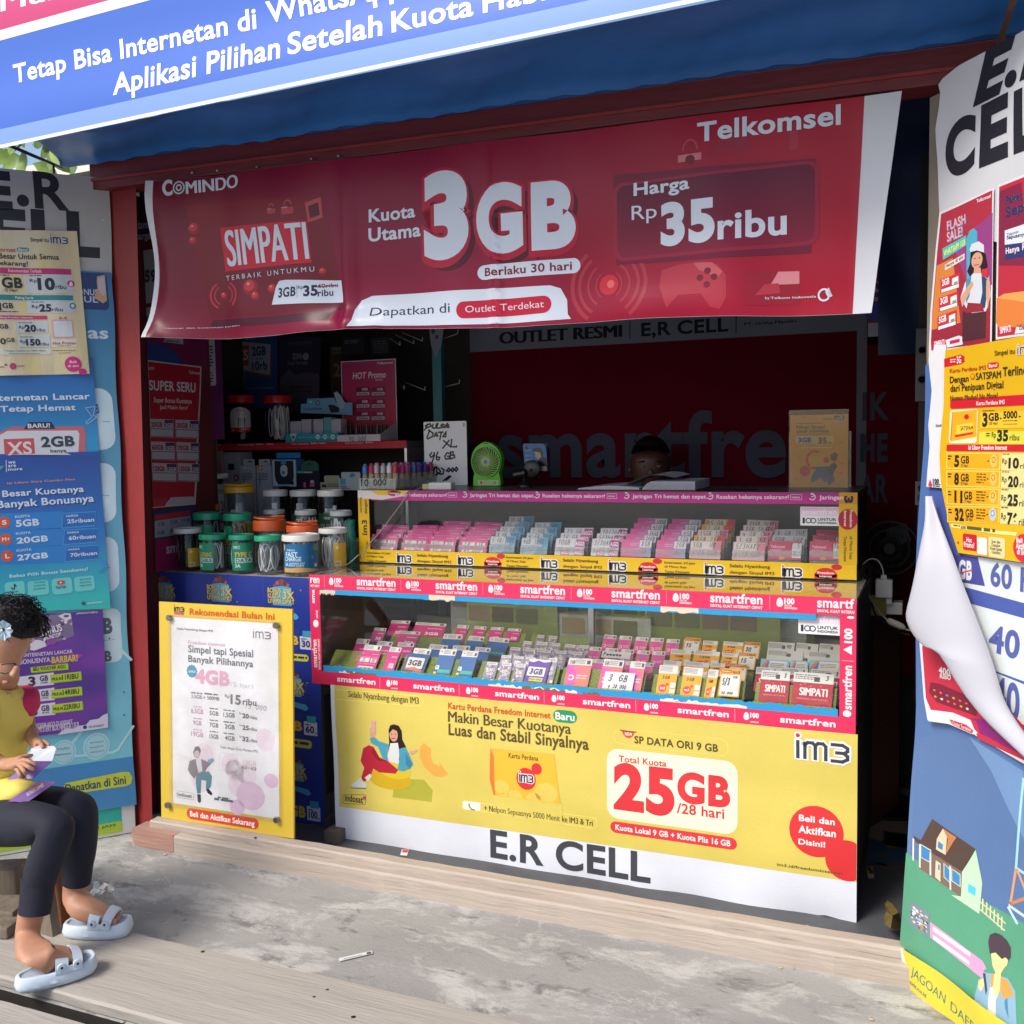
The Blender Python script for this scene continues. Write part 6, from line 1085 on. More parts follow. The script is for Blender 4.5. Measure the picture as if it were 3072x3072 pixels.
# yellow group
for i, (x,x2) in enumerate(((450,625),(625,800),(800,905))): pk(0,'N',x,628+i*14,x2,830+i*14,'im3','front row, number %s from the left' % ('one','two','three')[i],('5GB',),dn=.002+.001*i)
for i, (x,x2) in enumerate(((490,640),(640,840),(840,960))): pk(1,'N',x,590+i*10,x2,700,'im3','second row, number %s from the left' % ('one','two','three')[i],dn=.001*i)
for i, (x,x2) in enumerate(((545,715),(715,920),(920,1050))): pk(2,'N',x,512+i*12,x2,620,'im3','third row, number %s from the left' % ('one','two','three')[i],('15GB',),dn=.001*i)
for i, (x,x2) in enumerate(((640,790),(780,905),(930,1090))): pk(3,'N',x,436+i*10,x2,540,'im3','back row, number %s from the left' % ('one','two','three')[i],dn=.001*i)
pk(3,'N',645,428,782,540,'im3v','back left of the yellow group',('15',),dn=.006);pk(3,'N',1078,460,1215,570,'im3v','back right of the yellow group',('30',),dn=.006);pk(2,'N',1042,538,1185,650,'im3v','third row of the yellow group',('15',),dn=.006);pk(1,'N',975,622,1120,740,'im3v','second row of the yellow group',('8',),dn=.008);pk(0,'N',905,665,1085,855,'im3v','leaning at the very front of the yellow group',('5/3',),dn=.014)
# grey, rainbow and red group
for i, (x,x2) in enumerate(((1255,1460),(1460,1630),(1630,1790))): pk(3,'N',x,458+i*6,x2,560,'grey','top row at the right, number %s' % ('one','two','three')[i],('40',) if i == 0 else (),dn=.001*i)
pk(3,'N',1248,522,1522,610,'grey','second row at the right, left one',dn=.005);pk(3,'N',1550,535,1800,620,'grey','second row at the right, right one',dn=.005)
for i, (x,x2) in enumerate(((1200,1420),(1420,1560),(1560,1800))): pk(2,'N',x,583+i*7,x2,690,'rain','behind the red packs, number %s' % ('one','two','three')[i],dn=.001*i)
pk(1,'N',1160,640,1340,800,'simp','second row of the red packs, left',dn=0);pk(1,'N',1345,648,1560,800,'simp','second row of the red packs, middle',dn=.001);pk(1,'N',1560,660,1800,820,'simp','second row of the red packs, right',dn=.002)
pk(0,'N',1195,668,1430,880,'simp','front row of the red packs, left',dn=.002);pk(0,'N',1430,690,1745,912,'simp','front row of the red packs, right',dn=.005)
# acrylic risers at the back of the lower counter
for i, (xa,xb,y_,z_) in enumerate(((-1.80,-1.30,3.56,.86),(-1.70,-1.32,3.50,.82),(-1.62,-1.12,3.62,.90),(-1.12,-.75,3.54,.87),(-1.10,-.70,3.60,.905),(-.98,-.5,3.50,.84),(-.92,-.42,3.57,.88),(-.9,-.40,3.64,.91),(-1.3,-.95,3.47,.80))):
    t=thing('acrylic_riser','see-through greenish riser number %s along the back of the lower counter' % ('one','two','three','four','five','six','seven','eight','nine')[i],'riser',(xa,y_,.6),group='acrylic risers behind the packs')
    MB().box((xa,y_,.602),(xb,y_+.003,z_)).build('front_sheet',acr if i % 2 else acrc,t);MB().box((xa,y_,z_),(xb,y_+.04,z_+.003)).build('top_sheet',acr,t)
    s=Sheet(PY(y_-.001));
    for j in range(int((xb-xa)/.1)): s.urect(random.choice(('6c604c','7c7058','544c3c','8c7c58','5c6040')),xa+.01+j*.1,z_-.07,xa+.1+j*.1,z_-.012,0)
    s.build('card_row',cardm,t)
MB().box((-2.02,3.68,.602),(-.3,3.70,.72)).build('inner_step',mat('step_board','8a8878',.6),ct)
MB().box((-1.75,3.42,.602),(-.6,3.52,.64)).build('inner_step',mat('pale_step','b0aea0',.6),ct)
# ============================================================ LEFT TABLE, BOARD, JARS
tb=thing('table','low table draped with a dark blue promotional banner at the left','table',(-2.4,3.2,0))
MB().box((-2.868,3.115,.927),(-2.128,3.74,.947)).build('table_top',mat('grey_top','9a9894',.5),tb,bevel=.002)
MB().box((-2.86,3.118,.03),(-2.132,3.6,.926)).build('carcass',mat('grey_side','6a6864',.7,noise_amt=.5,noise_scale=8),tb)
for i in range(5): MB().box((-2.131,3.13+i*.1,.12+i*.02),(-2.126,3.2+i*.1,.5)).build('side_slat',mat('side_dark','3c3a38',.6),tb)
MB().box((-2.19,3.105,.0),(-2.12,3.18,.03)).build('foot',oldw,tb)
PTB=PY(3.10);s=Sheet(PTB,'D',flat=True);DB='22368e'
s.urect(DB,-2.868,.01,-2.117,.951,0)
for x in (-2.62,-2.36): s.urect('3a4a94',x,.02,x+.002,.94,1)
YL_='d8b838'
def motif(x,z,k=1.0,full=True):
    for a, b, r, c_ in ((.0,.062,.016,'8c4430'),(-.02,.058,.012,'a85c3c'),(.018,.056,.012,'743828'),(.03,.05,.01,'a85c3c'),(-.035,.048,.009,'8c4430')): s.uell(c_,(x+a*k,z+(b+.012)*k),r*k,r*.8*k,1.2,n=10)
    s.upoly('4ca0c8',[(x-.05*k,z+.05*k),(x+.0,z+.058*k),(x+.05*k,z+.05*k),(x+.048*k,z-.03*k),(x-.05*k,z-.03*k)],1.6)
    for c_, d, l in (('141c48',.0015,2.2),(YL_,0,3)):
        for t, a, b, y, h in (('BONUS',-.075,-.004,.026,.020),('KUOTA',-.075,-.004,.002,.020),('UTAMA',-.075,-.004,-.022,.020),('3X',.005,.065,.0,.032),('LIPAT',.005,.065,-.022,.018)): s.utxt(t,(x+(a+d)*k,z+(y-d)*k),(x+(b+d)*k,z+(y-d)*k),(x+(a+d)*k,z+(y+h-d)*k),c_,l,.05)
    s.utxt('hingga',(x+.008*k,z+.036*k),(x+.05*k,z+.036*k),(x+.008*k,z+.046*k),YL_,3,.03)
    s.upoly('4ca0c8',[(x-.03*k,z-.05*k),(x+.07*k,z-.062*k),(x+.085*k,z-.078*k),(x+.07*k,z-.09*k),(x-.02*k,z-.07*k)],2)
    for i in range(6): s.uell(random.choice(('a85c3c','d8b838')),(x+random.uniform(-.11,.11)*k,z+random.uniform(-.03,.06)*k),.003,.002,1.5,n=5)
for w, x, y, k in (('D',868,1375,1),('D',1165,1380,1),('D',1490,1398,1)): a=PTB.hit(w,x,y);motif(a[0],a[1],.86)
for w, x, y in (('Y',165,790),('Y',180,1335)): a=PTB.hit(w,x,y);motif(a[0],a[1],.86)
s.w='Y'
for y, g, n_ in ((500,'B','30'),(1050,'B','60'),(1600,'GB','100')):
    o_={500:0,1050:28,1600:45}[y];s.rect('2c3c90',60,y+30,212+o_,y-105,1.3,r=.1);s.txt(g,168+(-30 if g == 'GB' else 0)+o_*.3,y-2,205+o_,y-50,YL_,2.4,.05);s.rect('c8ccdc',218+o_,y+30,300+o_,y-48,1.8,r=.05);s.rect('3c98b8',235+o_,y-48,292+o_,y-85,2.4)
    s.fine(225+o_,y-30,262+o_,y-40,'2c3468',1);s.txt(n_,228+o_,y+14,282+o_,y-20,'2c3468',3,.04);s.txt('an',285+o_,y+26,300+o_,y+16,'2c3468',3,.03);s.rect('c8c840',120,y+100,270+o_*.9,y+68,2,r=.45);s.fine(172,y+90,262+o_*.9,y+78,'2c3468',1,3,.7)
s.build('banner_drape',vinyl,tb,warp=lambda a,b:(0,0,.002*math.sin(b*12+a*4)+.002),cut=.06)
# yellow price board leaning on the table
BD=Pl((-2.34,2.79,.088),(1,.012,0),(0,.045,1));s=Sheet(BD,'D');a=s.h(838,1412);b=s.h(1540,1455);zb_=max(s.h(830,1835+0)[1],0)
s.urect('d8b840',a[0],.001,b[0],(a[1]+b[1])/2,0);x0, x1, zt=a[0], b[0], (a[1]+b[1])/2
o=None
im3(s,917,1467,970,1443,'3a3428',3,th=.2);s.rect('c05078',918,1480,970,1471,2,r=.3);s.txt('Rekomendasi Bulan Ini',1000,1481,1447,1476,'cc5424',3,.035)
pa, pb=s.h(903,1495), s.h(1465,1530);pz=BD.hit('G',1465,845)[1];pz2=BD.hit('G',900,772)[1];px0, px1, pt=pa[0], pb[0], (pa[1]+pb[1])/2
s.urect('eeeef2',px0,(pz+pz2)/2,px1,pt,1);g_='6a6a74';pk_='dca0bc'  # sheet and print colours paled to paint in the cover's washed-out reflection
for _ in range(7): s.uell('ecdde8',(px0+random.uniform(.05,.45),(pz+pz2)/2+random.uniform(.05,.3)),.04,.04,1.3)
s.txt('Selalu Nyambung dengan IM3',932,1560,1123,1562,g_,3,.015);im3(s,1332,1606,1427,1574,'5a5a64',3,th=.13,dot='d8b0b8');s.txt('Freedom Internet',993,1636,1188,1632,pk_,3,.0);s.txt('Simpel tapi Spesial',993,1679,1335,1669,g_,3,.02);s.txt('Banyak Pilihannya',993,1730,1335,1724,g_,3,.02)
c0=s.h(1012,1780);s.upoly('4a9ab8',[(c0[0]+(.021 if i % 2 else .025)*math.cos(i*math.pi/12),c0[1]+(.021 if i % 2 else .025)*math.sin(i*math.pi/12)) for i in range(24)],2.6);s.txt('BARU!',996,1786,1030,1778,'e0ecf0',3.2,.03)
s.txt('4GB',1030,1838,1210,1788,'e2a8c4',3,.05);s.txt('/5 hari',1214,1860,1333,1846,'d0c8d4',3,.0)
s.w='G';s.fine(1008,192,1066,184,g_,1);s.fine(1078,198,1155,190,g_,1);s.txt('3,5GB + 500MB',1008,213,1156,210,g_,3,.02);s.txt('Rp',1186,210,1210,197,g_,3,.01);s.txt('15',1215,243,1270,202,g_,3,.04);s.txt('ribu',1280,248,1352,224,g_,3,.02);s.hand('15.000',1290,268,1408,256,'5a5a60',4,.08)
for y, a_, b_, c_, d_ in ((290,'6,5GB','5GB','1,5GB','20'),(352,'9GB','7GB','2GB','25'),(412,'19GB','15GB','4GB','32')):
    xs0=1008 if len(a_) > 3 else 1018;s.txt(a_,xs0,y+2,1072 if len(a_) > 3 else 1062,y-16,'c888ac',3,.01);s.fine(1020,y-27,1065,y-33,pk_,1);s.txt(b_,1105,y+13,1152,y-3,g_,3,.02);s.fine(1105,y-17,1150,y-23,g_,1);s.txt(c_,1178+(len(c_) < 5)*8,y+22,1238,y+6,g_,3,.02);s.fine(1178,y-8,1238,y-13,g_,1);s.txt('Rp',1262,y+8,1274,y+1,g_,3,.01);s.txt(d_,1278,y+28,1312,y+9,g_,3,.04);s.txt('ribu',1316,y+33,1355,y+20,g_,3,.01)
s.txt('Coba dengan Kartu Perdana IM3',1162,478,1358,488,g_,3,.01);s.txt('12GB',1282,565,1350,550,'e2d2dc',3,.02);s.txt('6GB + 6GB',1275,586,1352,580,g_,3,.01);s.line('dcc8d4',[(1158,502),(1158,595),(1250,600),(1250,512),(1158,502)],2,2)
for x, y, r in ((1430,650,38),(1320,730,75),(1250,790,40)): s.ell('e2c4dc',x,y,r,r,1.6)
s.poly('6c6470',[(1018,500),(1030,470),(1050,468),(1060,490),(1052,520),(1025,525)],2.4);s.ell('c8b4b8',1038,510,14,22,2.8);s.poly('5c5460',[(1020,500),(1028,474),(1050,474),(1056,495),(1040,488)],3.2)
s.poly('8c7c8c',[(1000,545),(1030,535),(1062,535),(1095,550),(1112,540),(1118,555),(1090,585),(1080,610),(1050,605),(1040,612),(1025,640),(1003,615),(990,590)],2.6);s.poly('dcdce4',[(1032,535),(1060,535),(1068,600),(1045,605)],3)
s.poly('5c8c9c',[(1035,612),(1100,600),(1118,625),(1112,680),(1095,700),(1085,690),(1088,650),(1062,645),(1058,715),(1040,718),(1032,660)],2.8);s.poly('34343c',[(1040,720),(1058,722),(1060,760),(1050,768),(1042,755)],3);s.poly('34343c',[(1086,695),(1100,692),(1120,715),(1115,728),(1095,715)],3);s.poly('6cb0c0',[(1096,540),(1125,530),(1128,550),(1100,560)],3.2)
s.line('a0a0a8',[(935,702),(1015,716),(1022,726),(1020,750),(935,738),(928,730),(935,702)],2,2);s.txt('indosat',937,729,1012,722,g_,3,.03);s.fine(1148,745,1212,737,g_,1);s.fine(1130,757,1236,748,g_,1)
s.rect('d04434',985,848,1363,850,2,r=.5);s.txt('Beli dan Aktifkan Sekarang',1002,836,1342,862,'f0e8e0',3,.03)
bd=thing('price_board','yellow framed price board with a white sheet under clear plastic leaning on the sill','price board',tuple(BD.pt(0,0)))
s.build('board_face',glossp,bd,thick=.008,box='d8b030')
q0=off(BD,.004);MB().obox(q0.pt(px0-.012,(pz+pz2)/2-.01),q0.u,q0.v,q0.n,px1-px0+.024,pt-(pz+pz2)/2+.02,0,.003).build('clear_cover',glassm('cover_plastic',gl=1.6,rough=.05,extra=.10),bd)
for w, x, y in (('D',900,1497),('D',1462,1537),('G',892,775),('G',1465,852)):
    a=BD.hit(w,x,y);g=MB();M=Matrix((BD.u,BD.v,BD.n)).transposed();g.lathe([(.011,.003),(.011,.014),(.0095,.016)],BD.pt(*a),16,M);g.build('screw_cap',steel,bd,smooth=True)
# ---- jars
clear=glassm('clear_plastic',(.96,.97,.97),gl=1.1,rough=.04)
def pm(name,c,r=.35): return mat(name,c,r,spec=.5)
LID=dict(white=pm('white_lid','d2d0cc'),green=pm('green_lid','1c9a74'),orange=pm('orange_lid','cc5a24'),yellow=pm('yellow_lid','d8a020'),clearl=mat('frosted_lid','b8bec0',.3,alpha=.75),red=pm('red_lid','b01c24'))
CAB=dict(w=pm('white_cable','d0d0ce',.45),g=pm('grey_cable','9298a0',.45),k=pm('black_cable','1c1c20',.4),p=pm('pale_cable','a8b8a0',.45),lilac=pm('lilac_cable','a8a0b4',.45))
def curved(c,r,zb,h,ang0,span,paint,name,par):
    "label wrapped on a cylinder, centre direction ang0"
    d=Vector((math.cos(ang0),math.sin(ang0),0));u=Vector((-d.y,d.x,0));pl_=Pl(Vector(c)+d*r+Vector((0,0,zb)),u,(0,0,1));pl_.u=u;pl_.n=d;pl_.v=Vector((0,0,1))
    s=Sheet(pl_,flat=True);W_=r*span;paint(s,-W_/2,W_/2,h)
    return s.build(name,glossp,par,warp=lambda a,b:(r*math.sin(a/r)-a,0,r*math.cos(a/r)-r+.0006),cut=max(.008,r*.22),dz=.00015)
def camdir(x,y): return math.atan2(-y,-x)
def jar(w,xl,xr,yt,yb,Y,lid,lab,zb=.965,body='straight',fill=None,label=None,handle=False,seed=0):
    rnd=random.Random(seed+int(xl));pL, pR=at(w,xl,(yt+yb)/2,Y=Y), at(w,xr,(yt+yb)/2,Y=Y);cx=(pL.x+pR.x)/2;r=(pR.x-pL.x)/2*math.cos(math.atan2(abs(cx),Y))*.99
    zt_=at(w,(xl+xr)/2,yt,Y=Y).z;zl=at(w,(xl+xr)/2,yb,Y=Y-r*.7).z;zt_=zt_-.2*r*0;t=thing('jar',lab,'jar',(cx,Y,zb));c=(cx,Y,0);hl=max(.018,zt_-zl)
    g=MB();rl=r;rb=r*(.97 if body == 'straight' else 1.22)
    if body == 'straight': prof=[(rb*.9,zb+.001),(rb*.97,zb+.006),(rb,zb+.02),(rb,zl-.012),(rb*.93,zl-.002),(rb*.9,zt_-.006)]
    else: prof=[(rb*.8,zb+.001),(rb*.95,zb+.012),(rb,zb+.035),(rb,zl-.055),(rb*.93,zl-.028),(rl*.92,zl-.006),(rl*.88,zt_-.006)]
    g.lathe(prof,c,26,cap=False);g.add([(cx+rb*.9*math.cos(k*math.pi/10),Y+rb*.9*math.sin(k*math.pi/10),zb+.002) for k in range(20)],[tuple(range(20))]);g.build('body',clear,t,smooth=True)
    g=MB();n=36;pr=[(rl*.94,zl),(rl,zl+.002),(rl,zt_-.005),(rl*.97,zt_-.001),(rl*.88,zt_),(rl*.86,zt_-.003),(.001,zt_-.003)];g.lathe(pr,c,n,cap=False);lo=g.build('lid',LID[lid],t,smooth=True)
    if handle: g=MB();g.tube([Vector((cx+rl*.9*math.cos(a),Y+rl*.9*math.sin(a),zt_+.008+.003*math.sin(a*2))) for a in [math.pi*(1.0+k/14) for k in range(29)]],.0045,6);g.build('handle',LID[lid],lo,smooth=True)
    if fill:
        kind, cols, n_=fill;ri=rb*.80;h=zl-zb-.02
        if kind == 'cables':
            for k in range(n_):
                a0=rnd.uniform(0,6.28);f=rnd.uniform(.45,.98);g=MB();pts=[];ww=rnd.uniform(.25,.6);hh=h*rnd.uniform(.40,.50);zc=zb+.012+h*.5;tw=rnd.uniform(-.5,.5)
                for i in range(29):
                    q=2*math.pi*i/28;aa=a0+ww*math.sin(q)+tw*math.sin(2*q)*.4;rr2=ri*f*(1-.06*math.cos(q*2));pts.append(Vector((cx+rr2*math.cos(aa),Y+rr2*math.sin(aa),zc+hh*math.cos(q))))
                g.tube(pts,.0026,6,cap=False);g.build('cable',CAB[rnd.choice(cols)],t,smooth=True)
        elif kind == 'boxes':
            for k in range(n_):
                a0=rnd.uniform(0,6.28);q=ri*rnd.uniform(.2,.62);M=Matrix.Translation((cx+q*math.cos(a0),Y+q*math.sin(a0),zb+.01)) @ Matrix.Rotation(rnd.uniform(0,3),4,'Z');MB().box((-ri*.28,-ri*.16,0),(ri*.28,ri*.16,h*rnd.uniform(.5,.9)),M).build('packet',CAB[rnd.choice(cols)],t)
    if label: curved((cx,Y,0),rb*1.004,zb+label[0]*(zl-zb),label[1]*(zl-zb),camdir(cx,Y)+label[2],label[3],label[4],'label',t)
    return t
def lb_green(big,small):
    def f(s,a,b,h):
        s.urect('1c8a68',a,0,b,h,0);s.utxt(big,(a+(b-a)*.12,h*.50),(a+(b-a)*.9,h*.50),(a+(b-a)*.12,h*.66),'d0b858',1.5,.05,.2);s.urect('b8d4cc',a+(b-a)*.15,h*.28,a+(b-a)*.95,h*.46,1);s.utxt(small,(a+(b-a)*.2,h*.31),(a+(b-a)*.9,h*.31),(a+(b-a)*.2,h*.43),'1c5c58',2,.05);s.utxt('3A',(a+(b-a)*.15,h*.12),(a+(b-a)*.4,h*.12),(a+(b-a)*.15,h*.24),'d8e8e4',1.5,.05);s.utxt('TYPE C',(a+(b-a)*.08,h*.8),(a+(b-a)*.4,h*.8),(a+(b-a)*.08,h*.9),'d8e8e4',1.5,.03)
    return f
def lb_fast(s,a,b,h):
    W_=b-a;s.urect('1c6898',a,0,b,h,0);s.upoly('c89c58',[(a,0),(b,0),(b,h*.06),(a+W_*.75,h*.12),(a+W_*.45,h*.18),(a+W_*.2,h*.14),(a,h*.16)],.6);s.uell('2c9a68',(b-W_*.1,h*.86),W_*.09,h*.12,.6,n=12);s.uell('6c88a8',(a+W_*.78,h*.52),W_*.03,h*.05,.6,n=10);s.urect('d89848',a,h*.78,a+W_*.05,h*.98,.6)
    for t, x0, x1, y0, y1 in (('THEO-LX',.12,.36,.76,.82),('FAST',.08,.42,.56,.72),('CHARGE',.05,.50,.40,.55),('3A',.05,.16,.22,.34),('LIGHTNING FLAT',.18,.58,.29,.345),('DATA CABLE',.18,.56,.215,.27)): s.utxt(t,(a+W_*x0,h*y0),(a+W_*x1,h*y0),(a+W_*x0,h*y1),'c8dce8',1.5,.05)
    s.urect('c8d4dc',b-W_*.16,h*.16,b-W_*.06,h*.28,1)
def lb_dk(s,a,b,h):
    s.urect('2a5a40',a,0,b,h,0);W_=b-a
    for t, x0, x1, y0, y1 in (('MINIMO',.25,.60,.78,.88),('QUICK 3A',.1,.95,.42,.62),('CHARGING',.15,.85,.2,.36)): s.utxt(t,(a+W_*x0,h*y0),(a+W_*x1,h*y0),(a+W_*x0,h*y1),'b8c4bc',1,.05)
def lb_car(s,a,b,h):
    s.urect('c8c4c8',a,0,b,h,0);W_=b-a
    for t, y0, y1 in (('CAR 2A',.42,.64),('CHARGER',.16,.38)): s.utxt(t,(a+W_*.3,h*y0),(a+W_*.9,h*y0),(a+W_*.3,h*y1),'8c2c3c',1,.06)
    s.utxt('VOOCO',(a+W_*.5,h*.8),(a+W_*.8,h*.8),(a+W_*.5,h*.88),'5c4c54',1,.03)
def lb_rnd(s,a,b,h): s.uell('c4c8c4',(0,h*.45),(b-a)*.42,h*.5,0,n=20);s.urect('38a0a0',-(b-a)*.08,h*.62,(b-a)*.08,h*.92,.6)
def lb_tag(s,a,b,h):
    W_=b-a;s.urect('dcb030',a,0,b,h,0,r=h*.05);s.uell('f0e0b0',(a+W_*.25,h*.82),W_*.1,h*.08,1,n=12);s.urect('e8dcc0',a+W_*.12,h*.08,a+W_*.5,h*.26,1);
    for i in range(5): s.urect('44403c',a+W_*(.15+.06*i),h*.1,a+W_*(.18+.06*i),h*.22,1.5)
    s.uell('c8b070',(b-W_*.2,h*.4),W_*.14,h*.16,1,n=14)
jar('Q',120,395,322,380,3.190,'white','clear jar with white lid and dark cables at the far left front',.947,fill=('cables',['k'],16),label=(.12,.5,.45,1.0,lb_tag))
jar('Q',360,635,378,440,3.175,'green','green lidded jar of white cables with CABLE label, front row second',.947,fill=('cables',['w','w','g'],14),label=(.10,.82,-.75,1.5,lb_green('LIGHTNING','CABLE')))
jar('Q',637,885,382,440,3.175,'green','green lidded jar with DATA label and small figure, front row third',0.947,fill=('cables',['w','p'],12),label=(.12,.80,.05,1.9,lb_green('TYPE C','DATA')))
jar('Q',878,1140,390,452,3.175,'green','green lidded jar of white and grey cables without a label',0.947,fill=('cables',['g','w','g'],18))
jar('Q',1137,1495,380,455,3.195,'white','large white lidded jar with blue FAST CHARGE label',0.947,fill=('cables',['p','w'],12),label=(.14,.80,.0,2.3,lb_fast))
jar('Q',1480,1752,322,380,3.330,'white','white lidded jar of white cables with yellow tag beside the counter',0.947,fill=('cables',['w'],16),label=(.14,.62,.55,1.1,lb_tag))
jar('Q',303,572,178,252,3.310,'green','green lidded jar behind the dark cable jar',0.947,fill=('cables',['k','g'],10),label=(.1,.8,-.3,1.4,lb_green('USB','HEADSET')))
jar('Q',588,862,184,260,3.310,'green','green lidded clear jar behind the CABLE jar',0.947,fill=('cables',['k'],8),label=(.1,.8,-.9,.9,lb_green('USB','MICRO')))
jar('Q',868,1182,245,358,3.320,'orange','dark orange handled lid jar in the second row',0.947,fill=('cables',['w','lilac'],10),handle=True)
jar('Q',1178,1490,292,372,3.325,'orange','bright orange handled lid jar behind the blue label jar',0.947,fill=('cables',['w','p'],10),handle=True)
jar('Q',965,1172,150,198,3.450,'clearl','frosted lid round jar, left of the three in the third row',0.947,'round',('cables',['w','g'],12),None)
jar('Q',1258,1467,155,208,3.450,'clearl','frosted lid round jar, middle of the three in the third row',0.947,'round',('cables',['w','lilac'],12),(.1,.7,-.25,1.1,lb_rnd))
jar('Q',1585,1797,160,216,3.450,'clearl','frosted lid round jar, right of the three in the third row',0.947,'round',('cables',['w','g'],12),(.1,.7,-.25,1.1,lb_rnd))
bx=thing('carton','brown carton hidden under the back row of jars','carton',(-2.5,3.5,.966));MB().box((-2.84,3.52,.9475),(-2.14,3.70,1.042)).build('carton_body',mat('cardboard','8a7050',.8),bx)
jar('O',190,562,1272,1352,3.560,'yellow','yellow lidded clear jar with silver packets in the back row',1.043,fill=('boxes',['g','w'],5),label=(.0,.35,0,2.2,lb_tag),handle=True)
jar('O',-60,255,1122,1185,3.650,'white','white lidded jar labelled CAR CHARGER in the back row',1.043,fill=('boxes',['k'],3),label=(.1,.8,.0,2.0,lb_car))
jar('Q',345,562,100,165,3.470,'orange','orange lidded jar half hidden below the yellow lidded one',0.947,fill=('boxes',['k'],3))
for i, (a,b) in enumerate(((650,945),(960,1275),(1278,1592))): jar('O',a,b,1312,1392,3.59,'white','white lidded jar with %s, %s of three in the back row' % (('no label','dark green label','dark green label')[i],('left','middle','right')[i]),1.043,fill=('boxes',['k','g','w'],6),label=(.0,.62,0,2.4,lb_dk) if i else None)
# teal bottle
c=at('O',1660,1400,Y=3.46);t=thing('bottle','transparent teal bottle standing against the counter corner','bottle',(c.x,3.46,.948))
MB().lathe([(.018,.949),(.020,.957),(.020,1.09),(.018,1.11),(.017,1.125)],(c.x,3.46,0),16,cap=False).build('body',mat('teal_plastic','38a890',.15,alpha=.55),t,smooth=True);MB().lathe([(.019,1.125),(.019,1.14),(.001,1.141)],(c.x,3.46,0),16,cap=False).build('cap',mat('teal_cap','1c8a70',.3),t,smooth=True)
# ---- glass cabinet behind the jars
CY=3.77;cz=at('O',90,782,Y=CY).z;cx0=at('O',90,800,Y=CY).x;cx1=-2.10
cbn=thing('cabinet','glass cabinet with a red printed shelf edge behind the jars','cabinet',(-2.5,3.8,.96))
def kc(name,lo,hi,m): return MB().box(lo,hi).build(name,m,cbn)
kc('top_shelf',(cx0,CY+.002,cz-.03),(cx1,CY+.34,cz),mat('shelf_grey','5c5a60',.5));kc('bottom_shelf',(cx0,CY,.98),(cx1,CY+.34,.995),mat('shelf_grey','5c5a60',.5));kc('back',(cx0,CY+.342,.96),(cx1,CY+.352,cz),darkw)
kc('side',(cx0,CY+.001,.996),(cx0+.04,CY+.012,cz-.031),mat('pink_side','a07c84',.5));kc('base',(cx0,CY+.02,0),(cx1,CY+.33,.979),darkw);kc('side',(cx1-.012,CY+.001,.996),(cx1,CY+.3,cz-.031),alu)
s=Sheet(PY(CY-.001),'O');s.urect('a81c28',cx0,cz-.031,cx1+.0,cz+.001,0)
for k in range(3):
    a=at('O',92+k*608,790,Y=CY).x;W_=at('O',700,790,Y=CY).x-at('O',92,790,Y=CY).x;s.utxt('SaKu',(a,cz-.007),(a+W_*.12,cz-.007),(a,cz-.0005),'c8b0b4',2,.05);s.utxt('Praktis dan Berkualitas',(a+W_*.45,cz-.008),(a+W_*.76,cz-.008),(a+W_*.45,cz-.003),'c8b0b4',2,.02);s.utxt('SaKu',(a+W_*.80,cz-.007),(a+W_*.93,cz-.007),(a+W_*.80,cz-.0005),'c8b0b4',2,.05);s.urect('8c1420',a+W_*.955,cz-.031,a+W_*.958,cz,1);s.urect('c87078',a+W_*.02,cz-.021,a+W_*.93,cz-.0205,1)
s.build('shelf_edge',paper,cbn)
MB().box((at('O',18,800,Y=3.74).x,3.74,.97),(at('O',82,800,Y=3.74).x,3.765,at('O',50,708,Y=3.74).z)).build('side_post',mat('mustard_wood','8a6420',.6),cbn)
def bxs(w,x0,y0,x1,y1,Y,dp,col,lab,paint=None,name='carton',cat='box',zb=None,m=None):
    a, b=at(w,x0,y1,Y=Y), at(w,x1,y0,Y=Y);z0=zb if zb is not None else a.z;t=thing(name,lab,cat,((a.x+b.x)/2,Y,z0))
    MB().box((a.x,Y,z0),(b.x,Y+dp,b.z)).build('box_body',m or mat('box_'+col,col,.5),t)
    if paint: s=Sheet(PY(Y-.0008),w);paint(s);s.build('print',paper,t)
    return t
def p1(s): s.rect('a8a8b0',232,1230,345,938,.5,r=.06);s.rect('20202c',252,1082,318,1008,1,r=.15);s.ell('882c54',342,1172,30,38,1);s.ell('c8a0a8',342,1172,16,20,2)
bxs('O',175,875,385,1225,3.835,.09,'a8a8b4','pale smooth gadget box with a small dark square in the cabinet',p1,zb=.996)
def p2(c):
    def f(s): x=s.bx;s.rect(c,x+14,1090,x+68,1035,1);s.poly('e8e8ec',[(x+28,1050),(x+55,1050),(x+41,1075)],2);s.fine(x+14,1200,x+130,1110,'6a6a74',5);s.line('2c2c34',[(x+38,1185),(x+38,1270)],10,2)
    return f
for i, (x0,c) in enumerate(((400,'9cb0bc'),(580,'d09038'))):
    def f(s,x0=x0,c=c): s.bx=x0;p2(c)(s);s.rect('b4b4bc',x0+25,1028,x0+155,955,.6,r=.2);s.poly('3c3c44',[(x0+70,1000),(x0+105,968),(x0+140,1000),(x0+105,990)],1.4)
    bxs('O',x0,1030,x0+175,1420,3.810,.05,'b0b0ba','white accessory box with %s mark in the cabinet' % ('a pale blue','an orange')[i],f,zb=.996)
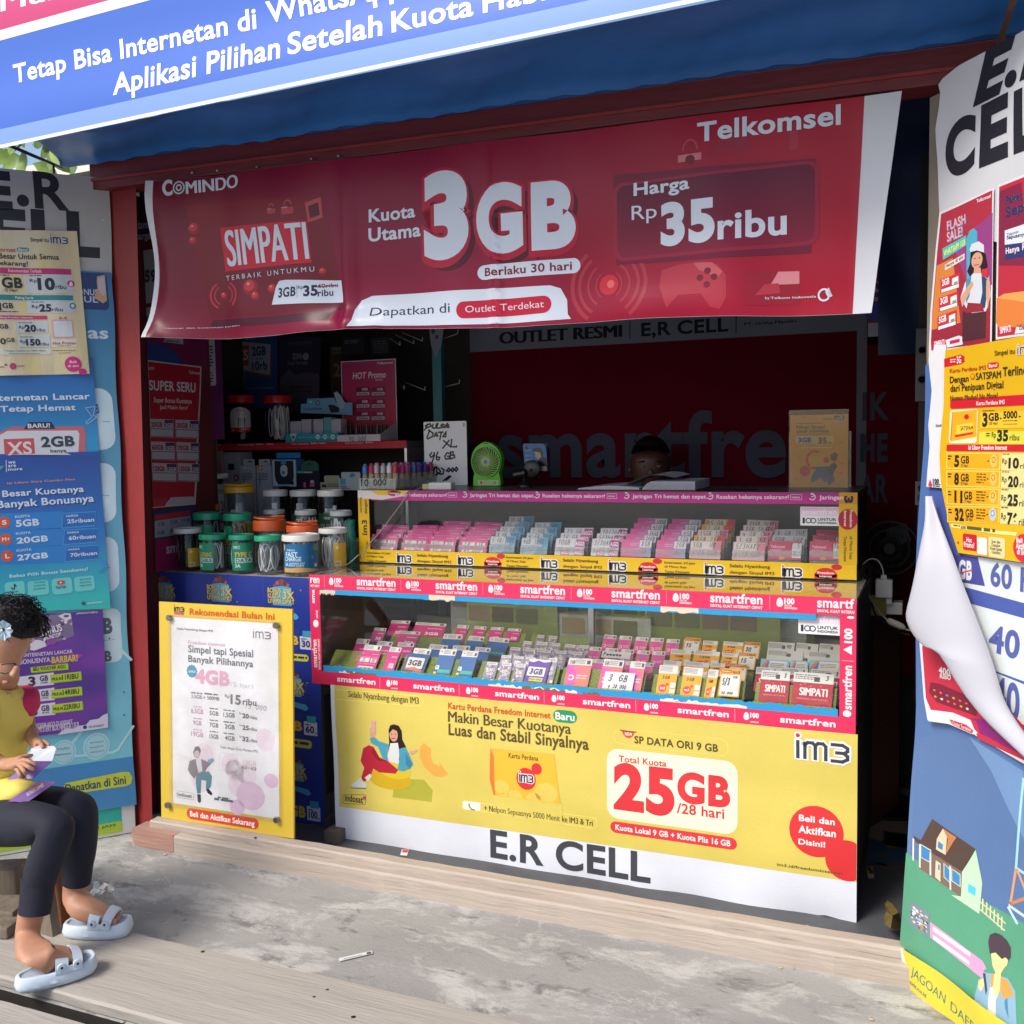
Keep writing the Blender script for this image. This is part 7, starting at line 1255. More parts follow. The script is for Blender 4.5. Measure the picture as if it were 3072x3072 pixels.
def p3(s):
    s.rect('2c7cb8',810,945,1085,880,.5);s.rect('b8c0c8',770,1270,1030,965,1);c=s.h(900,1120);e=s.h(1010,1120);r_=e[0]-c[0];s.upoly('2a2a34',[(c[0]-r_,c[1]+r_*1.1),(c[0]-r_,c[1])]+[(c[0]+r_*math.cos(t),c[1]-.01+r_*1.05*math.sin(t)) for t in [math.pi+math.pi*k/12 for k in range(13)]]+[(c[0]+r_,c[1]+r_*1.1)],1.6)
    s.rect('c0c4cc',858,1160,935,1020,2,r=.45);s.rect('3c98c8',862,1015,920,960,2.4);s.ell('3c88b8',892,1112,20,22,3);s.rect('7ca8c4',830,1268,965,1248,2,r=.4);s.ell('2a2a34',995,1232,18,24,2)
bxs('O',757,955,1035,1278,3.795,.06,'3c7cac','blue and white headphone box in the middle of the cabinet',p3,zb=None)
def p4(s): s.poly('2c5c50',[(1095,1090),(1100,1010),(1130,980),(1190,972),(1260,980),(1295,1020),(1302,1090)],.6);s.poly('14141c',[(1140,1025),(1190,1000),(1235,1025),(1190,1018)],1.4);s.rect('1a1a2c',1045,1305,1305,1090,1);s.rect('4c9cb4',1045,1118,1120,1094,1.6);s.rect('b0b0b8',1125,1116,1225,1100,1.6);s.rect('b85c8c',1125,1285,1150,1225,2);s.rect('b85c8c',1198,1275,1250,1225,2);s.rect('c8c0c8',1205,1228,1242,1202,2)
bxs('O',1045,1092,1305,1310,3.790,.05,'1a1a28','dark pack with a rounded green top and pink plugs in the cabinet',p4,zb=None)
def p5(s): s.rect('a4a48c',1362,1225,1538,1145,.6,r=.2);s.rect('2c2c30',1335,1282,1388,1250,1.4);s.fine(1400,1280,1530,1235,'5c5c50',3)
bxs('O',1320,1225,1540,1312,3.795,.05,'a8a890','pale yellow accessory box in the cabinet',p5,zb=None)
def p6(s): s.rect('b0b8bc',1562,1180,1780,1106,.6,r=.2);s.poly('3c8ca8',[(1650,1165),(1670,1122),(1700,1115),(1730,1150),(1690,1170)],1.4);s.rect('48a0bc',1552,1250,1608,1182,1.4);s.txt('WIRED',1555,1284,1625,1268,'3c4c58',2,.03);s.txt('EARPHONE',1555,1306,1665,1292,'3c4c58',2,.03)
bxs('O',1535,1180,1790,1315,3.785,.05,'a8b4b8','white and teal earphone box at the right of the cabinet',p6,zb=None)
# on top of the cabinet
def lb_arch(s,a,b,h):
    W_=b-a;s.upoly('b8b4bc',[(a,0),(b,0),(b,h*.8),(a+W_*.8,h*.93),(a+W_*.5,h),(a+W_*.2,h*.93),(a,h*.8)],0);s.urect('9c1c28',a,0,b,h*.18,.6);s.utxt('FAST',(a+W_*.62,h*.08),(a+W_*.92,h*.08),(a+W_*.62,h*.15),'c8c0c4',1.4,.04);s.utxt('VOOCO',(a+W_*.32,h*.82),(a+W_*.68,h*.82),(a+W_*.32,h*.89),'6c1c2c',1.4,.05);s.utxt('40',(a+W_*.08,h*.05),(a+W_*.2,h*.05),(a+W_*.08,h*.11),'c8c0c4',1.4,.04)
    for k, c_ in enumerate(('c8c4c8','9c2028','8c8c98','7c94a4','1c1c2c')): x=a+W_*(.34+.09*k);s.upoly(c_,[(x-W_*.012,h*.18),(x+W_*.012,h*.18),(x+W_*.03,h*.56),(x-W_*.03,h*.56)],1.2)
jar('O',232,556,218,302,3.90,'red','red lidded jar with a white arched label on the cabinet',cz+.001,'straight',('cables',['k'],10),(.28,.62,-.1,1.7,lb_arch))
jar('O',656,990,220,304,3.90,'red','red lidded jar of pale cables on the cabinet',cz+.001,'straight',('cables',['lilac','w'],14))
def p7(s):
    s.poly('6c9cc0',[(1090,420),(1092,318),(1162,312),(1166,256),(1480,244),(1500,300),(1600,290),(1610,302),(1688,300),(1690,445)],0);s.rect('48b0c4',1172,325,1238,268,1);s.poly('c8d8e0',[(1190,282),(1222,282),(1206,308)],1.6);s.ell('2c4c6c',1289,305,26,30,1,a0=0,a1=359,ri=.75);s.txt('2.1A CHARGER',1126,388,1336,360,'1c2434',1.6,.05)
    s.poly('20242c',[(1405,330),(1440,325),(1475,330),(1535,360),(1536,410),(1440,418),(1425,370)],1.4);s.poly('9cacc0',[(1475,190),(1510,170),(1550,210),(1600,300),(1590,360),(1550,380),(1510,300)],1.8)
t=thing('charger_display','light blue charger display with a teal tray of white adapters on the cabinet','display box',(at('O',1200,700,Y=3.7950).x,3.8350,cz));s=Sheet(PY(3.8950),'O');p7(s);s.build('header_card',paper,t)
a, b=at('O',915,768,Y=3.7900), at('O',1520,648,Y=3.7900);MB().box((a.x,3.7900,cz+.001),(b.x,3.8950,b.z)).build('tray',mat('teal_card','2a8ca0',.5),t)
s=Sheet(PY(3.7892),'O');s.poly('b0c8cc',[(962,660),(1048,655),(1005,762)],1);s.poly('14242c',[(985,690),(1022,690),(1005,728)],1.6);s.line('5cb0bc',[(1060,702),(1510,700)],10,1)
for x, n_ in ((1288,'12'),(1374,'8'),(1462,'6')): s.ell('b8d4d8',x,698,24,28,2);s.txt(n_,x-12,708,x+12,690,'2a7c90',3,.03)
s.build('tray_print',paper,t)
for x0, x1, y0 in ((970,1090,515),(1100,1205,492),(1240,1345,490),(1360,1440,470),(1448,1550,488)): a, b=at('O',x0,640,Y=3.8150), at('O',x1,y0,Y=3.8150);MB().box((a.x,3.8150,cz+.012),(b.x,3.8650,b.z)).build('adapter_box',mat('teal_glass','5c98a4',.3) if x0 == 1360 else mat('lilac_box','a8a0b0',.4),t,bevel=.002)
t=thing('polish_tray','white tray of black capped nail polish marked 40000 on the cabinet','tray',(at('O',1700,700,Y=3.7350).x,3.7950,cz));a, b=at('O',1517,772,Y=3.7550), at('E',330,530,Y=3.7550);xt0, xt1=a.x, at('E',250,530,Y=3.7550).x
m_=mat('white_card','b0a8b4',.6);MB().box((xt0,3.7550,cz+.001),(xt1,3.7570,b.z)).build('tray_front',m_,t);MB().box((xt0,3.7570,cz+.001),(xt1,3.8950,cz+.004)).build('tray_floor',m_,t);g=MB();x=xt1;g.add([(x,3.7550,cz),(x,3.8950,cz),(x,3.8950,cz+.085),(x,3.7550,b.z),(x-.002,3.7550,cz),(x-.002,3.8950,cz),(x-.002,3.8950,cz+.085),(x-.002,3.7550,b.z)],[(0,1,2,3),(7,6,5,4),(0,3,7,4),(3,2,6,7),(2,1,5,6)]);g.build('tray_side',m_,t)
s=Sheet(PY(3.7542),'O');s.hand('40.000',1650,750,1850,690,'14141c',1,.09);s.build('price_writing',paper,t)
bt=None;W_=xt1-xt0
for j in range(3):
    for i in range(4):
        x=xt0+W_*(.14+.24*i);y=3.7800+.035*j
        if bt is None:
            bt=thing('nail_polish','black capped nail polish bottle, front row first from the left','bottle',(0,0,0),group='nail polish bottles in the white tray')
            MB().lathe([(.009,.0),(.012,.004),(.012,.022),(.006,.028)],(0,0,0),12,cap=False).build('glass',mat('polish_glass','b0a898',.1,alpha=.45),bt,smooth=True);MB().lathe([(.0122,.006),(.0122,.018)],(0,0,0),12,cap=False).build('label',mat('polish_label','8c4c50',.5,col2='6c8c4c',noise_scale=30),bt);MB().lathe([(.0075,.028),(.0065,.068),(.001,.069)],(0,0,0),12,cap=False).build('cap',blackp,bt,smooth=True);o=bt
        else: o=copy_tree(bt)
        o.location=(x,y,cz+.005);o['label']='black capped nail polish bottle, row %s back, %s from the left' % (('one','two','three')[j],('first','second','third','fourth')[i])
s=Sheet(PY(3.9250),'S');a, b=s.h(1216,1600), s.h(1520,1112);s.urect('c0bcc8',a[0],cz+.001,b[0],b[1],0)
s.urect(lambda p,q:mixc('a82038','a83468',(q-b[1]+.12)*9),a[0]+.004,cz+.001,b[0]-.004,b[1]-.004,1);s.txt('Telkomsel',1412,1146,1502,1128,'d8c8d0',2,.03)
s.txt('HOT Promo',1272,1230,1462,1186,'d8c8d4',2.4,.05,.15);s.txt('Spesial',1403,1240,1446,1228,'c8b8c4',2.6,.03)
for r, (p,q,c_,d) in enumerate((('1GB','3GB','Rp5ribu','Rp10ribu'),('3GB','6GB','Rp15ribu','Rp25ribu'),('6GB','10GB','Rp25ribu','Rp35ribu'))):
    y=1295+r*71
    for x, n_, k in ((1292,p,c_),(1380,q,d)): s.rect('7c1c48',x,y+38,x+80,y-20,1.6,r=.15);s.txt(n_,x+34,y+2,x+66,y-12,'d8c8d4',2.4,.04);s.rect('b8acb8',x+3,y+32,x+77,y+10,2.2,r=.2);s.txt(k,x+12,y+28,x+68,y+14,'4c3048',3,.03)
s.build('counter_sign',glossp,thick=.003,box='c0bcc8',label='red and pink sign reading HOT Promo standing behind the nail polish',cat='sign')
# ---- inner wall posters
PX=Pl((-2.868,3.0,0),(0,1,0));s=Sheet(PX,'D',flat=True);RD_='98182a'
q=[s.h(805,920),s.h(1030,902),s.h(1062,175),s.h(778,140)];s.ugrid('b8b0b4',q,0);s.ugrid(RD_,[s.h(805,915),s.h(1022,898),s.h(1055,182),s.h(780,148)],.5)
for c_, d, l, wt in (('2c1424',4,1.5,.12),('c8c0c8',0,2.5,.05)): s.txt3('SUPER SERU',(783,298+d),(1028,310+d),(783,248+d),c_,l,wt)
s.txt3('NDO',(780,192),(812,192),(780,178),'b8a8b0',2,.03);s.txt3('Telkomsel',(993,212),(1052,218),(993,196),'b8a8b0',2,.03);s.txt3('Super Bonus Kuotanya',(808,362),(1008,370),(808,338),'c8b8bc',2,.02);s.txt3('Jadi Makin Seru!',(840,398),(984,402),(840,378),'c8b8bc',2,.02)
for r, (p,q_,a_,b_) in enumerate((('20GB','3GB','30GB','5GB'),('60GB','10GB','70GB','15GB'),('120GB','15GB','130GB','15GB'))):
    for x0_, y0_, x1_, t1, t2 in ((790+r*5,450+r*120-(r == 2)*8,915+r*7,p,q_),(924+r*5,455+r*118-(r == 2)*8,1048,a_,b_)):
        s.quad('a09ca4',[(x0_,y0_+96),(x1_,y0_+100),(x1_,y0_+4),(x0_,y0_)],1);s.quad('3c2c4c',[(x0_+76,y0_+44),(x1_-2,y0_+46),(x1_-2,y0_+6),(x0_+76,y0_+6)],1.6);s.txt3(t1,(x0_+5,y0_+42),(x0_+64,y0_+43),(x0_+5,y0_+18),'8c1c30',2.2,.04);s.txt3(t2,(x0_+80,y0_+42),(x1_-5,y0_+42),(x0_+80,y0_+24),'b8b0bc',2.2,.04);s.line('2c2c4c',[(x0_+2,y0_+52),(x1_-2,y0_+55),(x1_-2,y0_+96),(x0_+2,y0_+93),(x0_+2,y0_+52)],3,1.8)
s.quad('a8a0a8',[(860,912),(1022,898),(1020,860),(900,864)],1);s.quad('a82c3c',[(808,916),(870,911),(880,868),(806,870)],1.2)
s.build('poster',paper,warp=lambda a,b:(0,0,.001*math.sin(b*20)+.001),cut=.05,label='red poster titled SUPER SERU with six price boxes on the inner left wall',cat='poster')
s=Sheet(PX,'D');s.quad('24345c',[(815,1085),(1035,1060),(1028,905),(808,938)],0);s.quad('a42c34',[(815,985),(1005,960),(1003,932),(813,958)],1);s.quad('8c909c',[(816,1078),(1010,1052),(1006,962),(815,988)],.6)
for t, x, y in (('2 GB',832,1015),('5 GB',898,1003),('11.5 GB',952,994),('4 GB',830,1060),('8 GB',900,1050)): s.txt3(t,(x,y),(x+36+(len(t) > 4)*12,y-4),(x,y-17),'34344c',2,.03)
s.build('poster',paper,label='blue poster with a small data table below the red one',cat='poster')
s=Sheet(PX,'D');s.quad('8c1c4c',[(820,1260),(1035,1230),(1035,1062),(815,1087)],0);s.txt3('smartfren',(876,1160),(1080,1130),(874,1108),'b4a8b8',1,.05);s.build('poster',paper,label='crimson poster at table level behind the dark cable jar',cat='poster')
s=Sheet(PX,'D');s.quad('6c1c4c',[(776,140),(1090,195),(1090,0),(770,-20)],0);s.poly('243c7c',[(776,140),(970,165),(930,110),(860,60),(776,42)],1);s.quad('a4a4b0',[(860,45),(965,58),(965,22),(870,20)],1);s.txt3('Dapatkan di sini!',(866,42),(945,50),(866,28),'2c3454',2,.03);s.build('poster',paper,label='maroon and blue poster under the banner on the inner left wall',cat='poster')
s=Sheet(PX,'A');s.quad('26283c',[(740,1240),(820,1240),(812,962),(733,975)],0);s.quad('8c909c',[(770,1600),(830,1590),(820,1310),(755,1320)],0);s.quad('8c909c',[(775,1700),(830,1700),(830,1615),(770,1620)],0);s.txt3('tama',(725,1205),(792,1200),(725,1165),'8c94a8',1,.04);s.txt3('harga',(715,1262),(792,1258),(715,1225),'8c94a8',1,.04);s.txt3('59',(762,1485),(822,1480),(762,1428),'2c3044',1,.05);s.txt3('Happy',(740,1690),(798,1690),(740,1655),'2c3044',1,.04);s.build('poster',paper,label='narrow dark and grey price poster beside the red post',cat='poster')
s=Sheet(PY(3.458),'D');s.rect('541c50',1085,560,1165,30,0);s.rect('a8a8ac',1072,278,1130,20,.6,r=.05);s.fine(1080,262,1122,200,'3c3c48',4);s.fine(1080,180,1122,60,'3c3c48',7);s.txt('ribu',1082,272,1112,258,'3c3c48',2,.04);s.build('poster',paper,label='purple poster and white list in the dark corner behind the red posters',cat='poster')
PBK=PY(4.10);s=Sheet(PBK,'S');s.quad('1c4a80',[(520,1400),(838,1400),(835,985),(520,985)],0);s.quad('8c3c28',[(585,1180),(800,1222),(800,1030),(570,1000)],1);s.quad('8c98ac',[(578,1168),(792,1208),(795,1030),(562,1008)],1.5);s.quad('a83c20',[(597,1150),(668,1152),(670,1040),(592,1030)],2);s.txt('XS',600,1122,664,1062,'c0b4b8',3,.03);s.txt('2GB',690,1095,768,1042,'24304c',3,.04);s.txt('hanya',712,1118,750,1104,'24304c',3,.02);s.txt('10rb',690,1180,776,1128,'24304c',3,.04);s.txt('BARU!',652,1002,708,984,'a8b0c0',2,.03)
s.quad('1c6ca0',[(552,1260),(645,1272),(650,1180),(555,1158)],2.4)
for t, y in (('KARTU',1208),('PERDANA',1228),('XL',1248)): s.txt(t,568,y,568+len(t)*8,y-12,'a0b4c8',3,.03)
s.txt('Bebas Pilih Bonusnya',662,1292,815,1272,'7c90a8',2,.02);s.build('poster',paper,label='dark blue poster with an XS 2GB 10rb ticket on the back wall',cat='poster')
s=Sheet(PY(4.105),'S');s.quad('2c2840',[(842,1420),(1080,1420),(1085,985),(842,985)],0);s.txt('PUSAT ANTI NGE-LAG',895,1036,1032,1010,'5c5068',1,.05);s.txt('ZONA',922,1116,978,1080,'7c7c8c',1,.04);s.ell('7c7c8c',1000,1100,18,22,1);s.txt('Sinyal Tercepat',895,1150,1012,1124,'6c6c7c',1,.02);s.poly('4c4858',[(850,1230),(900,1170),(940,1210),(1000,1190),(1075,1200),(1080,1420),(845,1420)],.6);s.quad('34303c',[(905,1308),(1035,1308),(1035,1272),(905,1268)],1);s.txt('DENGKAN SEKARANG',912,1300,1028,1282,'5c5464',1.6,.03);s.build('poster',paper,label='very dark poster with the word ZONA on the back wall',cat='poster')
s=Sheet(PY(4.11),'S');s.rect('3c2820',1145,1330,1205,1040,0);s.rect('5c5040',1150,1085,1205,1045,.6);s.txt('2',1162,1215,1198,1142,'6c5c48',1,.03);s.txt('Perdana',1155,1078,1215,1058,'201814',1,.03);s.rect('20242c',1210,1090,1335,985,0);s.fine(1225,1030,1310,1000,'5c5c68',3);s.rect('20242c',1380,1100,1480,985,0);s.fine(1395,1085,1470,1005,'4c4c58',6);s.build('poster',paper,label='small brown and black cards in the dark left of the hooks',cat='poster')
wh_=mat('white_wire','9c9ca0',.4)
for i, (x0_,y0_,x1_,y1_) in enumerate(((1485,995,1545,1035),(1520,975,1625,1025),(1560,962,1675,1010),(1790,1000,1880,968),(1538,1255,1570,1290),(1575,1250,1690,1295),(1790,1280,1890,1255))):
    a, b=at('S',x0_,y0_,Y=4.08), at('S',x1_,y1_,Y=3.94);g=MB();g.tube([a,b,b+Vector((.004,-.006,.016))],.0022,6);g.build('display_hook',wh_,kiosk,smooth=True)
a, b=at('E',518,0,Y=4.0), at('E',582,800,Y=4.0);MB().box((a.x,4.0,.5),(b.x,4.03,2.4)).build('teal_post',mat('teal_paint','1c6c74',.5,noise_amt=.4,noise_scale=9),kiosk)
s=Sheet(PY(3.999),'E');s.poly('6c7480',[(500,-60),(585,-60),(570,60),(540,130),(515,60)],0);s.ell('2c3438',527,-10,10,14,1);s.ell('2c3438',545,20,8,12,1);s.build('sticker',paper,kiosk)
# ============================================================ THINGS ON TOP OF THE UPPER CASE
TZ=UZ1+.001
# rack of perfume vials
a, b, c=at('E',135,825,Y=3.45), at('E',330,825,Y=3.45), at('E',480,770,Z=TZ)
rk=thing('vial_rack','clear acrylic rack of small perfume vials marked 10000','rack',(a.x,3.45,TZ));rx0, rx1, ry0, ry1=a.x, b.x, 3.45, 3.80
for z in (TZ,TZ+.034): MB().box((rx0,ry0,z),(rx1,ry1,z+.002)).build('shelf',acrc,rk)
for q in ((rx0,ry0,rx0+.003,ry1),(rx1-.003,ry0,rx1,ry1),(rx0+.003,ry0,rx1-.003,ry0+.003),(rx0+.003,ry1-.003,rx1-.003,ry1)): MB().box((q[0],q[1],TZ+.0022),(q[2],q[3],TZ+.045)).build('side',acrc,rk)
s=Sheet(PY(ry0-.001),'E');s.hand('10',140,805,188,770,'1c1c20',1,.14,.05);s.build('price_writing',paper,rk);s=Sheet(PY(ry0-.001),'E');s.hand('000',212,800,282,768,'1c1c20',1,.14,.05);s.build('price_writing',paper,rk)
vg=mat('vial_glass','c8b89c',.08,alpha=.4,spec=.7);vp=None;cn=('violet','pink','magenta','white','teal','crimson','blue','silver');cc_=('5c3c9c','c04888','b02870','c0bcc0','30a088','a82840','3c6cb0','9c98a0')
for j in range(7):
    for i in range(6):
        k=random.randrange(8);x=rx0+.016+(rx1-rx0-.032)*i/5;y=ry0+.022+(ry1-ry0-.05)*j/6
        t=thing('perfume_vial','%s capped perfume vial in the rack, row %s back, %s from the left' % (cn[k],('one','two','three','four','five','six','seven')[j],('first','second','third','fourth','fifth','sixth')[i]),'vial',(0,0,0),'perfume vials in the acrylic rack')
        if vp is None:
            vp=[MB().lathe([(.0095,0),(.0105,.002),(.0105,.058),(.006,.062)],(0,0,0),10,cap=False).build('vial_body',vg,t,smooth=True)]
        else: o=vp[0].copy();link(o,t);o.matrix_parent_inverse=Matrix()
        MB().lathe([(.0118,.060),(.0118,.090),(.007,.092),(.007,.099),(.001,.100)],(0,0,0),10,cap=False).build('cap',mat('foil_'+cn[k],cc_[k],.25,metal=.2),t,smooth=True)
        t.location=(x,y,TZ+.003+(.002 if k % 2 else 0));t.rotation_euler=(random.uniform(-.05,.05),random.uniform(-.05,.05),0)
# white board with marker writing
WBP=PY(3.80);s=Sheet(WBP,'U');a, b=s.h(290,995), s.h(768,242);MK='17171d'
s.urect('e8e6ee',a[0],TZ+.001,b[0],b[1],0,r=.006);s.urect('b4b0ba',b[0]-.017,b[1]-.025,b[0]-.006,b[1]-.008,1)
def mk(pts,w_=19): s.line(MK,pts,w_,2)
for p in ([(320,280),(285,350)],[(295,300),(350,275),(365,300),(305,325)],[(385,280),(375,320),(395,328),(415,320),(425,275)],[(440,270),(425,325),(460,325)],[(515,285),(490,280),(475,295),(505,305),(500,318),(465,320)],[(515,320),(550,270),(568,318),(520,312),(568,290)],
  [(345,350),(312,440)],[(330,350),(385,385),(375,425),(320,452)],[(395,425),(420,378),(440,420),(400,410)],[(445,375),(500,372)],[(480,372),(462,460)],[(500,420),(535,368),(530,425),(495,425)],[(505,470),(590,545)],[(570,468),(495,560)],[(600,455),(590,540),(655,545),(655,530)],
  [(370,610),(345,640),(360,665),(392,640),(398,610),(400,640),(370,730)],[(440,605),(422,650),(425,690),(450,695),(462,665),(430,660)],[(575,620),(545,612),(520,650),(530,685),(570,680),(575,650),(550,652)],[(590,600),(582,685)],[(585,605),(615,600),(618,635),(590,640),(632,640),(635,665),(585,682)],
  [(305,835),(345,780),(340,895)],[(340,785),(365,800),(370,830),(345,835)],[(400,780),(392,860)],[(410,785),(425,775),(430,870),(412,865)],[(445,790),(470,830),(455,855),(435,840)],[(480,790),(512,810),(500,855),(470,860)],[(535,820),(545,822)],[(565,790),(548,815),(565,830),(585,810),(565,790)],[(612,788),(592,812),(608,832),(628,808),(612,788)],[(655,780),(635,808),(652,828),(670,802),(655,780)],[(575,880),(505,935)],[(590,885),(535,930)]): mk(p)
t=thing('whiteboard','small whiteboard handwritten PULSA DATA XL 96 GB standing on the case','whiteboard',(-1.94,3.8,TZ));s.build('board_face',glossp,t,thick=.006,box='b8b4bc')
MB().box((-1.98,3.807,TZ),(-1.90,3.87,TZ+.006)).build('foot',blackp,t)
# adapter box and its cable
a, b=at('U',245,1040,Z=TZ), at('U',640,1035,Z=TZ);t=thing('junction_box','dusty white cable box lying on the case in front of the whiteboard','cable box',(a.x,a.y,TZ))
MB().box((a.x+.03,a.y+.004,TZ),(b.x,a.y+.045,TZ+.028)).build('housing',whitep,t,bevel=.004);MB().box((a.x,a.y+.008,TZ),(a.x+.03,a.y+.04,TZ+.022)).build('end_cap',mat('cream_plastic','c4b48c',.4),t,bevel=.003)
pts=[at('U',250,1010,Y=3.44),at('J',420,60,Y=3.40),at('J',330,180,Y=3.39),at('J',215,330,Y=3.385),at('J',120,440,Y=3.38),at('J',80,520,Y=3.37)]+[at('Q',1860,575,Y=3.33),at('Q',1750,665,Z=.98),at('Q',1600,715,Z=.978),at('Q',1480,745,Z=.976)]
def smooth_pts(p,n=6):
    out=[]
    for i in range(len(p)-1):
        p0, p1, p2, p3=p[max(i-1,0)], p[i], p[i+1], p[min(i+2,len(p)-1)]
        for k in range(n): t_=k/n;out.append(.5*((2*p1)+(p2-p0)*t_+(2*p0-5*p1+4*p2-p3)*t_**2+(3*p1-p0-3*p2+p3)*t_**3))
    return out+[p[-1]]
MB().tube(smooth_pts(pts),.0022,6).build('cable',mat('grey_cord','8c8478',.5),t,smooth=True)
# green fan
FP=PY(3.77);fc=FP.hit('U',1018,715);e=FP.hit('U',1190,715);fr=(e[0]-fc[0])*.97;gm=mat('green_plastic','5cbc28',.3,spec=.5)
fn=thing('desk_fan','small lime green desk fan on the upper case','fan',(fc[0],3.77,TZ));C0=Vector((fc[0],3.77,fc[1]))
out=[(-.8,-1.55),(-.99,-1.5),(-1.0,-1.35),(-.93,-.98),(-.86,-.75),(-1.02,-.25),(-1.06,.15),(-.98,.55),(-.75,.9),(-.45,1.12),(-.2,1.24),(0,1.27),(.2,1.24),(.45,1.12),(.75,.9),(.98,.55),(1.06,.15),(1.02,-.25),(.86,-.75),(.93,-.98),(1.0,-1.35),(.99,-1.5),(.8,-1.55)]
zs=(TZ-C0.z)/(-1.55*fr)
def ringhole(dy0,dy1,ro):
    g=MB();n=len(out);N=44;inner=[];outer=[]
    for k in range(N):
        a_=2*math.pi*k/N;d=Vector((math.sin(a_),-math.cos(a_)));best=None
        for i in range(n):
            p, q=Vector(out[i]), Vector(out[(i+1) % n]);e_=q-p;den=d.x*e_.y-d.y*e_.x
            if abs(den) < 1e-9: continue
            t_=(p.x*e_.y-p.y*e_.x)/den;u_=(p.x*d.y-p.y*d.x)/den
            if t_ > 0 and -1e-6 <= u_ <= 1+1e-6 and (best is None or t_ > best): best=t_
        outer.append(d*best*fr);inner.append(d*ro*fr)
    vs=[C0+Vector((p.x,y,p.y)) for y in (dy0,dy1) for L_ in (outer,inner) for p in L_]
    fs=[]
    for k in range(N): l=(k+1) % N;fs+=[(k,l,N+l,N+k),(2*N+l,2*N+k,3*N+k,3*N+l),(l,k,2*N+k,2*N+l),(N+k,N+l,3*N+l,3*N+k)]
    return g.add(vs,fs)
ringhole(-.016,.016,.93).build('housing',gm,fn,bevel=.002);ringhole(-.021,-.016,.93)
g=MB();g.lathe([(fr*.93,0),(fr*1.0,.0),(fr*1.0,.008),(fr*.93,.008)],C0+Vector((0,-.017,0)),40,Matrix.Rotation(R(90),3,'X'),cap=False);g.build('rim',gm,fn,smooth=True)
for k in range(28):
    g=MB();pts=[]
    for i in range(7):
        q=i/6;rr2=fr*(.24+.70*q);a_=2*math.pi*k/28+.95*q**.9;pts.append(C0+Vector((rr2*math.cos(a_),-.019-.004*math.sin(math.pi*q),rr2*math.sin(a_))))
    g.tube(pts,.0021,5).build('grille_spoke',mat('pale_green','a4cc74',.3),fn,smooth=True)
MB().lathe([(fr*.28,0),(fr*.28,.004),(fr*.23,.006),(.001,.006)],C0+Vector((0,-.018,0)),24,Matrix.Rotation(R(90),3,'X'),cap=False).build('hub',mat('cream_hub','c8c0a0',.3),fn,smooth=True)
s=Sheet(PY(C0.y-.0252));
for k in range(8): a_=k*math.pi/4;s.ustroke('3c98a0',[(C0.x+.004*math.cos(a_),C0.z+.004*math.sin(a_)),(C0.x+fr*.17*math.cos(a_),C0.z+fr*.17*math.sin(a_))],.003,0);
s.uell('3c98a0',(C0.x,C0.z),fr*.09,fr*.09,.5);s.build('snowflake',paper,fn)
MB().lathe([(fr*.91,0),(fr*.91,.002)],C0+Vector((0,.014,0)),30,Matrix.Rotation(R(90),3,'X')).build('back_plate',blackp,fn)
for k in range(5): a_=k*1.2566;MB().obox(C0+Vector((.01*math.cos(a_),.004,.01*math.sin(a_))),Vector((math.cos(a_),.12,math.sin(a_))),Vector((-math.sin(a_),.3,math.cos(a_))),Vector((0,1,0)),fr*.75,.02,0,.001).build('blade',mat('dark_green','1c3c1c',.4),fn)
s=Sheet(PY(C0.y-.0168),'U');s.rect('b8c4a0',900,985,1142,930,0,r=.2);s.ell('a02028',942,957,13,15,1);s.ell('3c7c3c',1100,957,13,15,1);s.ell('c8d0b8',1100,957,6,7,2)
for x in (978,1006,1034,1062): s.ell('8c9880',x,957,6,7,1)
s.build('control_panel',glossp,fn);MB().obox(C0+Vector((-.010,-.0175,fr*1.14)),Vector((1,0,0)),Vector((0,0,1)),Vector((0,-1,0)),.02,.004,0,.001).build('hang_slot',blackp,fn)
# phone box held by a black clamp stand
s=Sheet(PY(3.74),'U');s.poly('1f5c9c',[(1422,530),(1435,505),(1660,505),(1690,535),(1712,780),(1448,760)],0);s.poly('10141c',[(1610,740),(1600,690),(1650,655),(1700,680),(1712,780),(1640,775)],1);s.poly('2a2020',[(1540,600),(1535,570),(1580,550),(1630,560),(1655,600),(1660,660),(1640,665),(1625,610),(1590,600)],1.4);s.poly('a8948c',[(1548,600),(1590,598),(1625,612),(1638,660),(1600,695),(1585,670),(1565,655),(1572,630)],1.2)
for y in (580,640,690): s.fine(1450,y+18,1530,y-8,'6c94c0',1)
s.ell('142c4c',1468,555,16,24,1)
t=thing('phone','blue backed phone with a dark portrait held in a black clamp','phone',(-1.52,3.74,TZ+.05));s.build('phone_back',glossp,t,thick=.009,box='1a3c60')
hs=thing('clamp_stand','black swivelling clamp stand on the upper case','stand',(-1.5,3.71,TZ));c=at('U',1450,1000,Y=3.71)
MB().lathe([(.030,TZ),(.030,TZ+.008),(.020,TZ+.014),(.010,TZ+.03)],(c.x,3.71,0),20).build('base',blackp,hs,smooth=True);a=at('U',1330,870,Y=3.70);MB().lathe([(.018,0),(.018,.05),(.012,.055)],a,18,Matrix.Rotation(R(80),3,'Y')).build('knob',blackp,hs,smooth=True)
a=at('U',1540,800,Y=3.715);MB().lathe([(.036,0),(.036,.016),(.03,.02)],a,26,Matrix.Rotation(R(90),3,'X')).build('disc',blackp,hs,smooth=True);MB().tube([at('U',1440,990,Y=3.71),at('U',1440,880,Y=3.71),at('U',1540,800,Y=3.70)],.009).build('arm',blackp,hs,smooth=True)
MB().box(tuple(at('U',1630,825,Y=3.72)),tuple(at('U',1718,765,Y=3.735)+Vector((0,.012,0)))).build('grip',mat('grey_grip','6c6c70',.4),hs,bevel=.002)
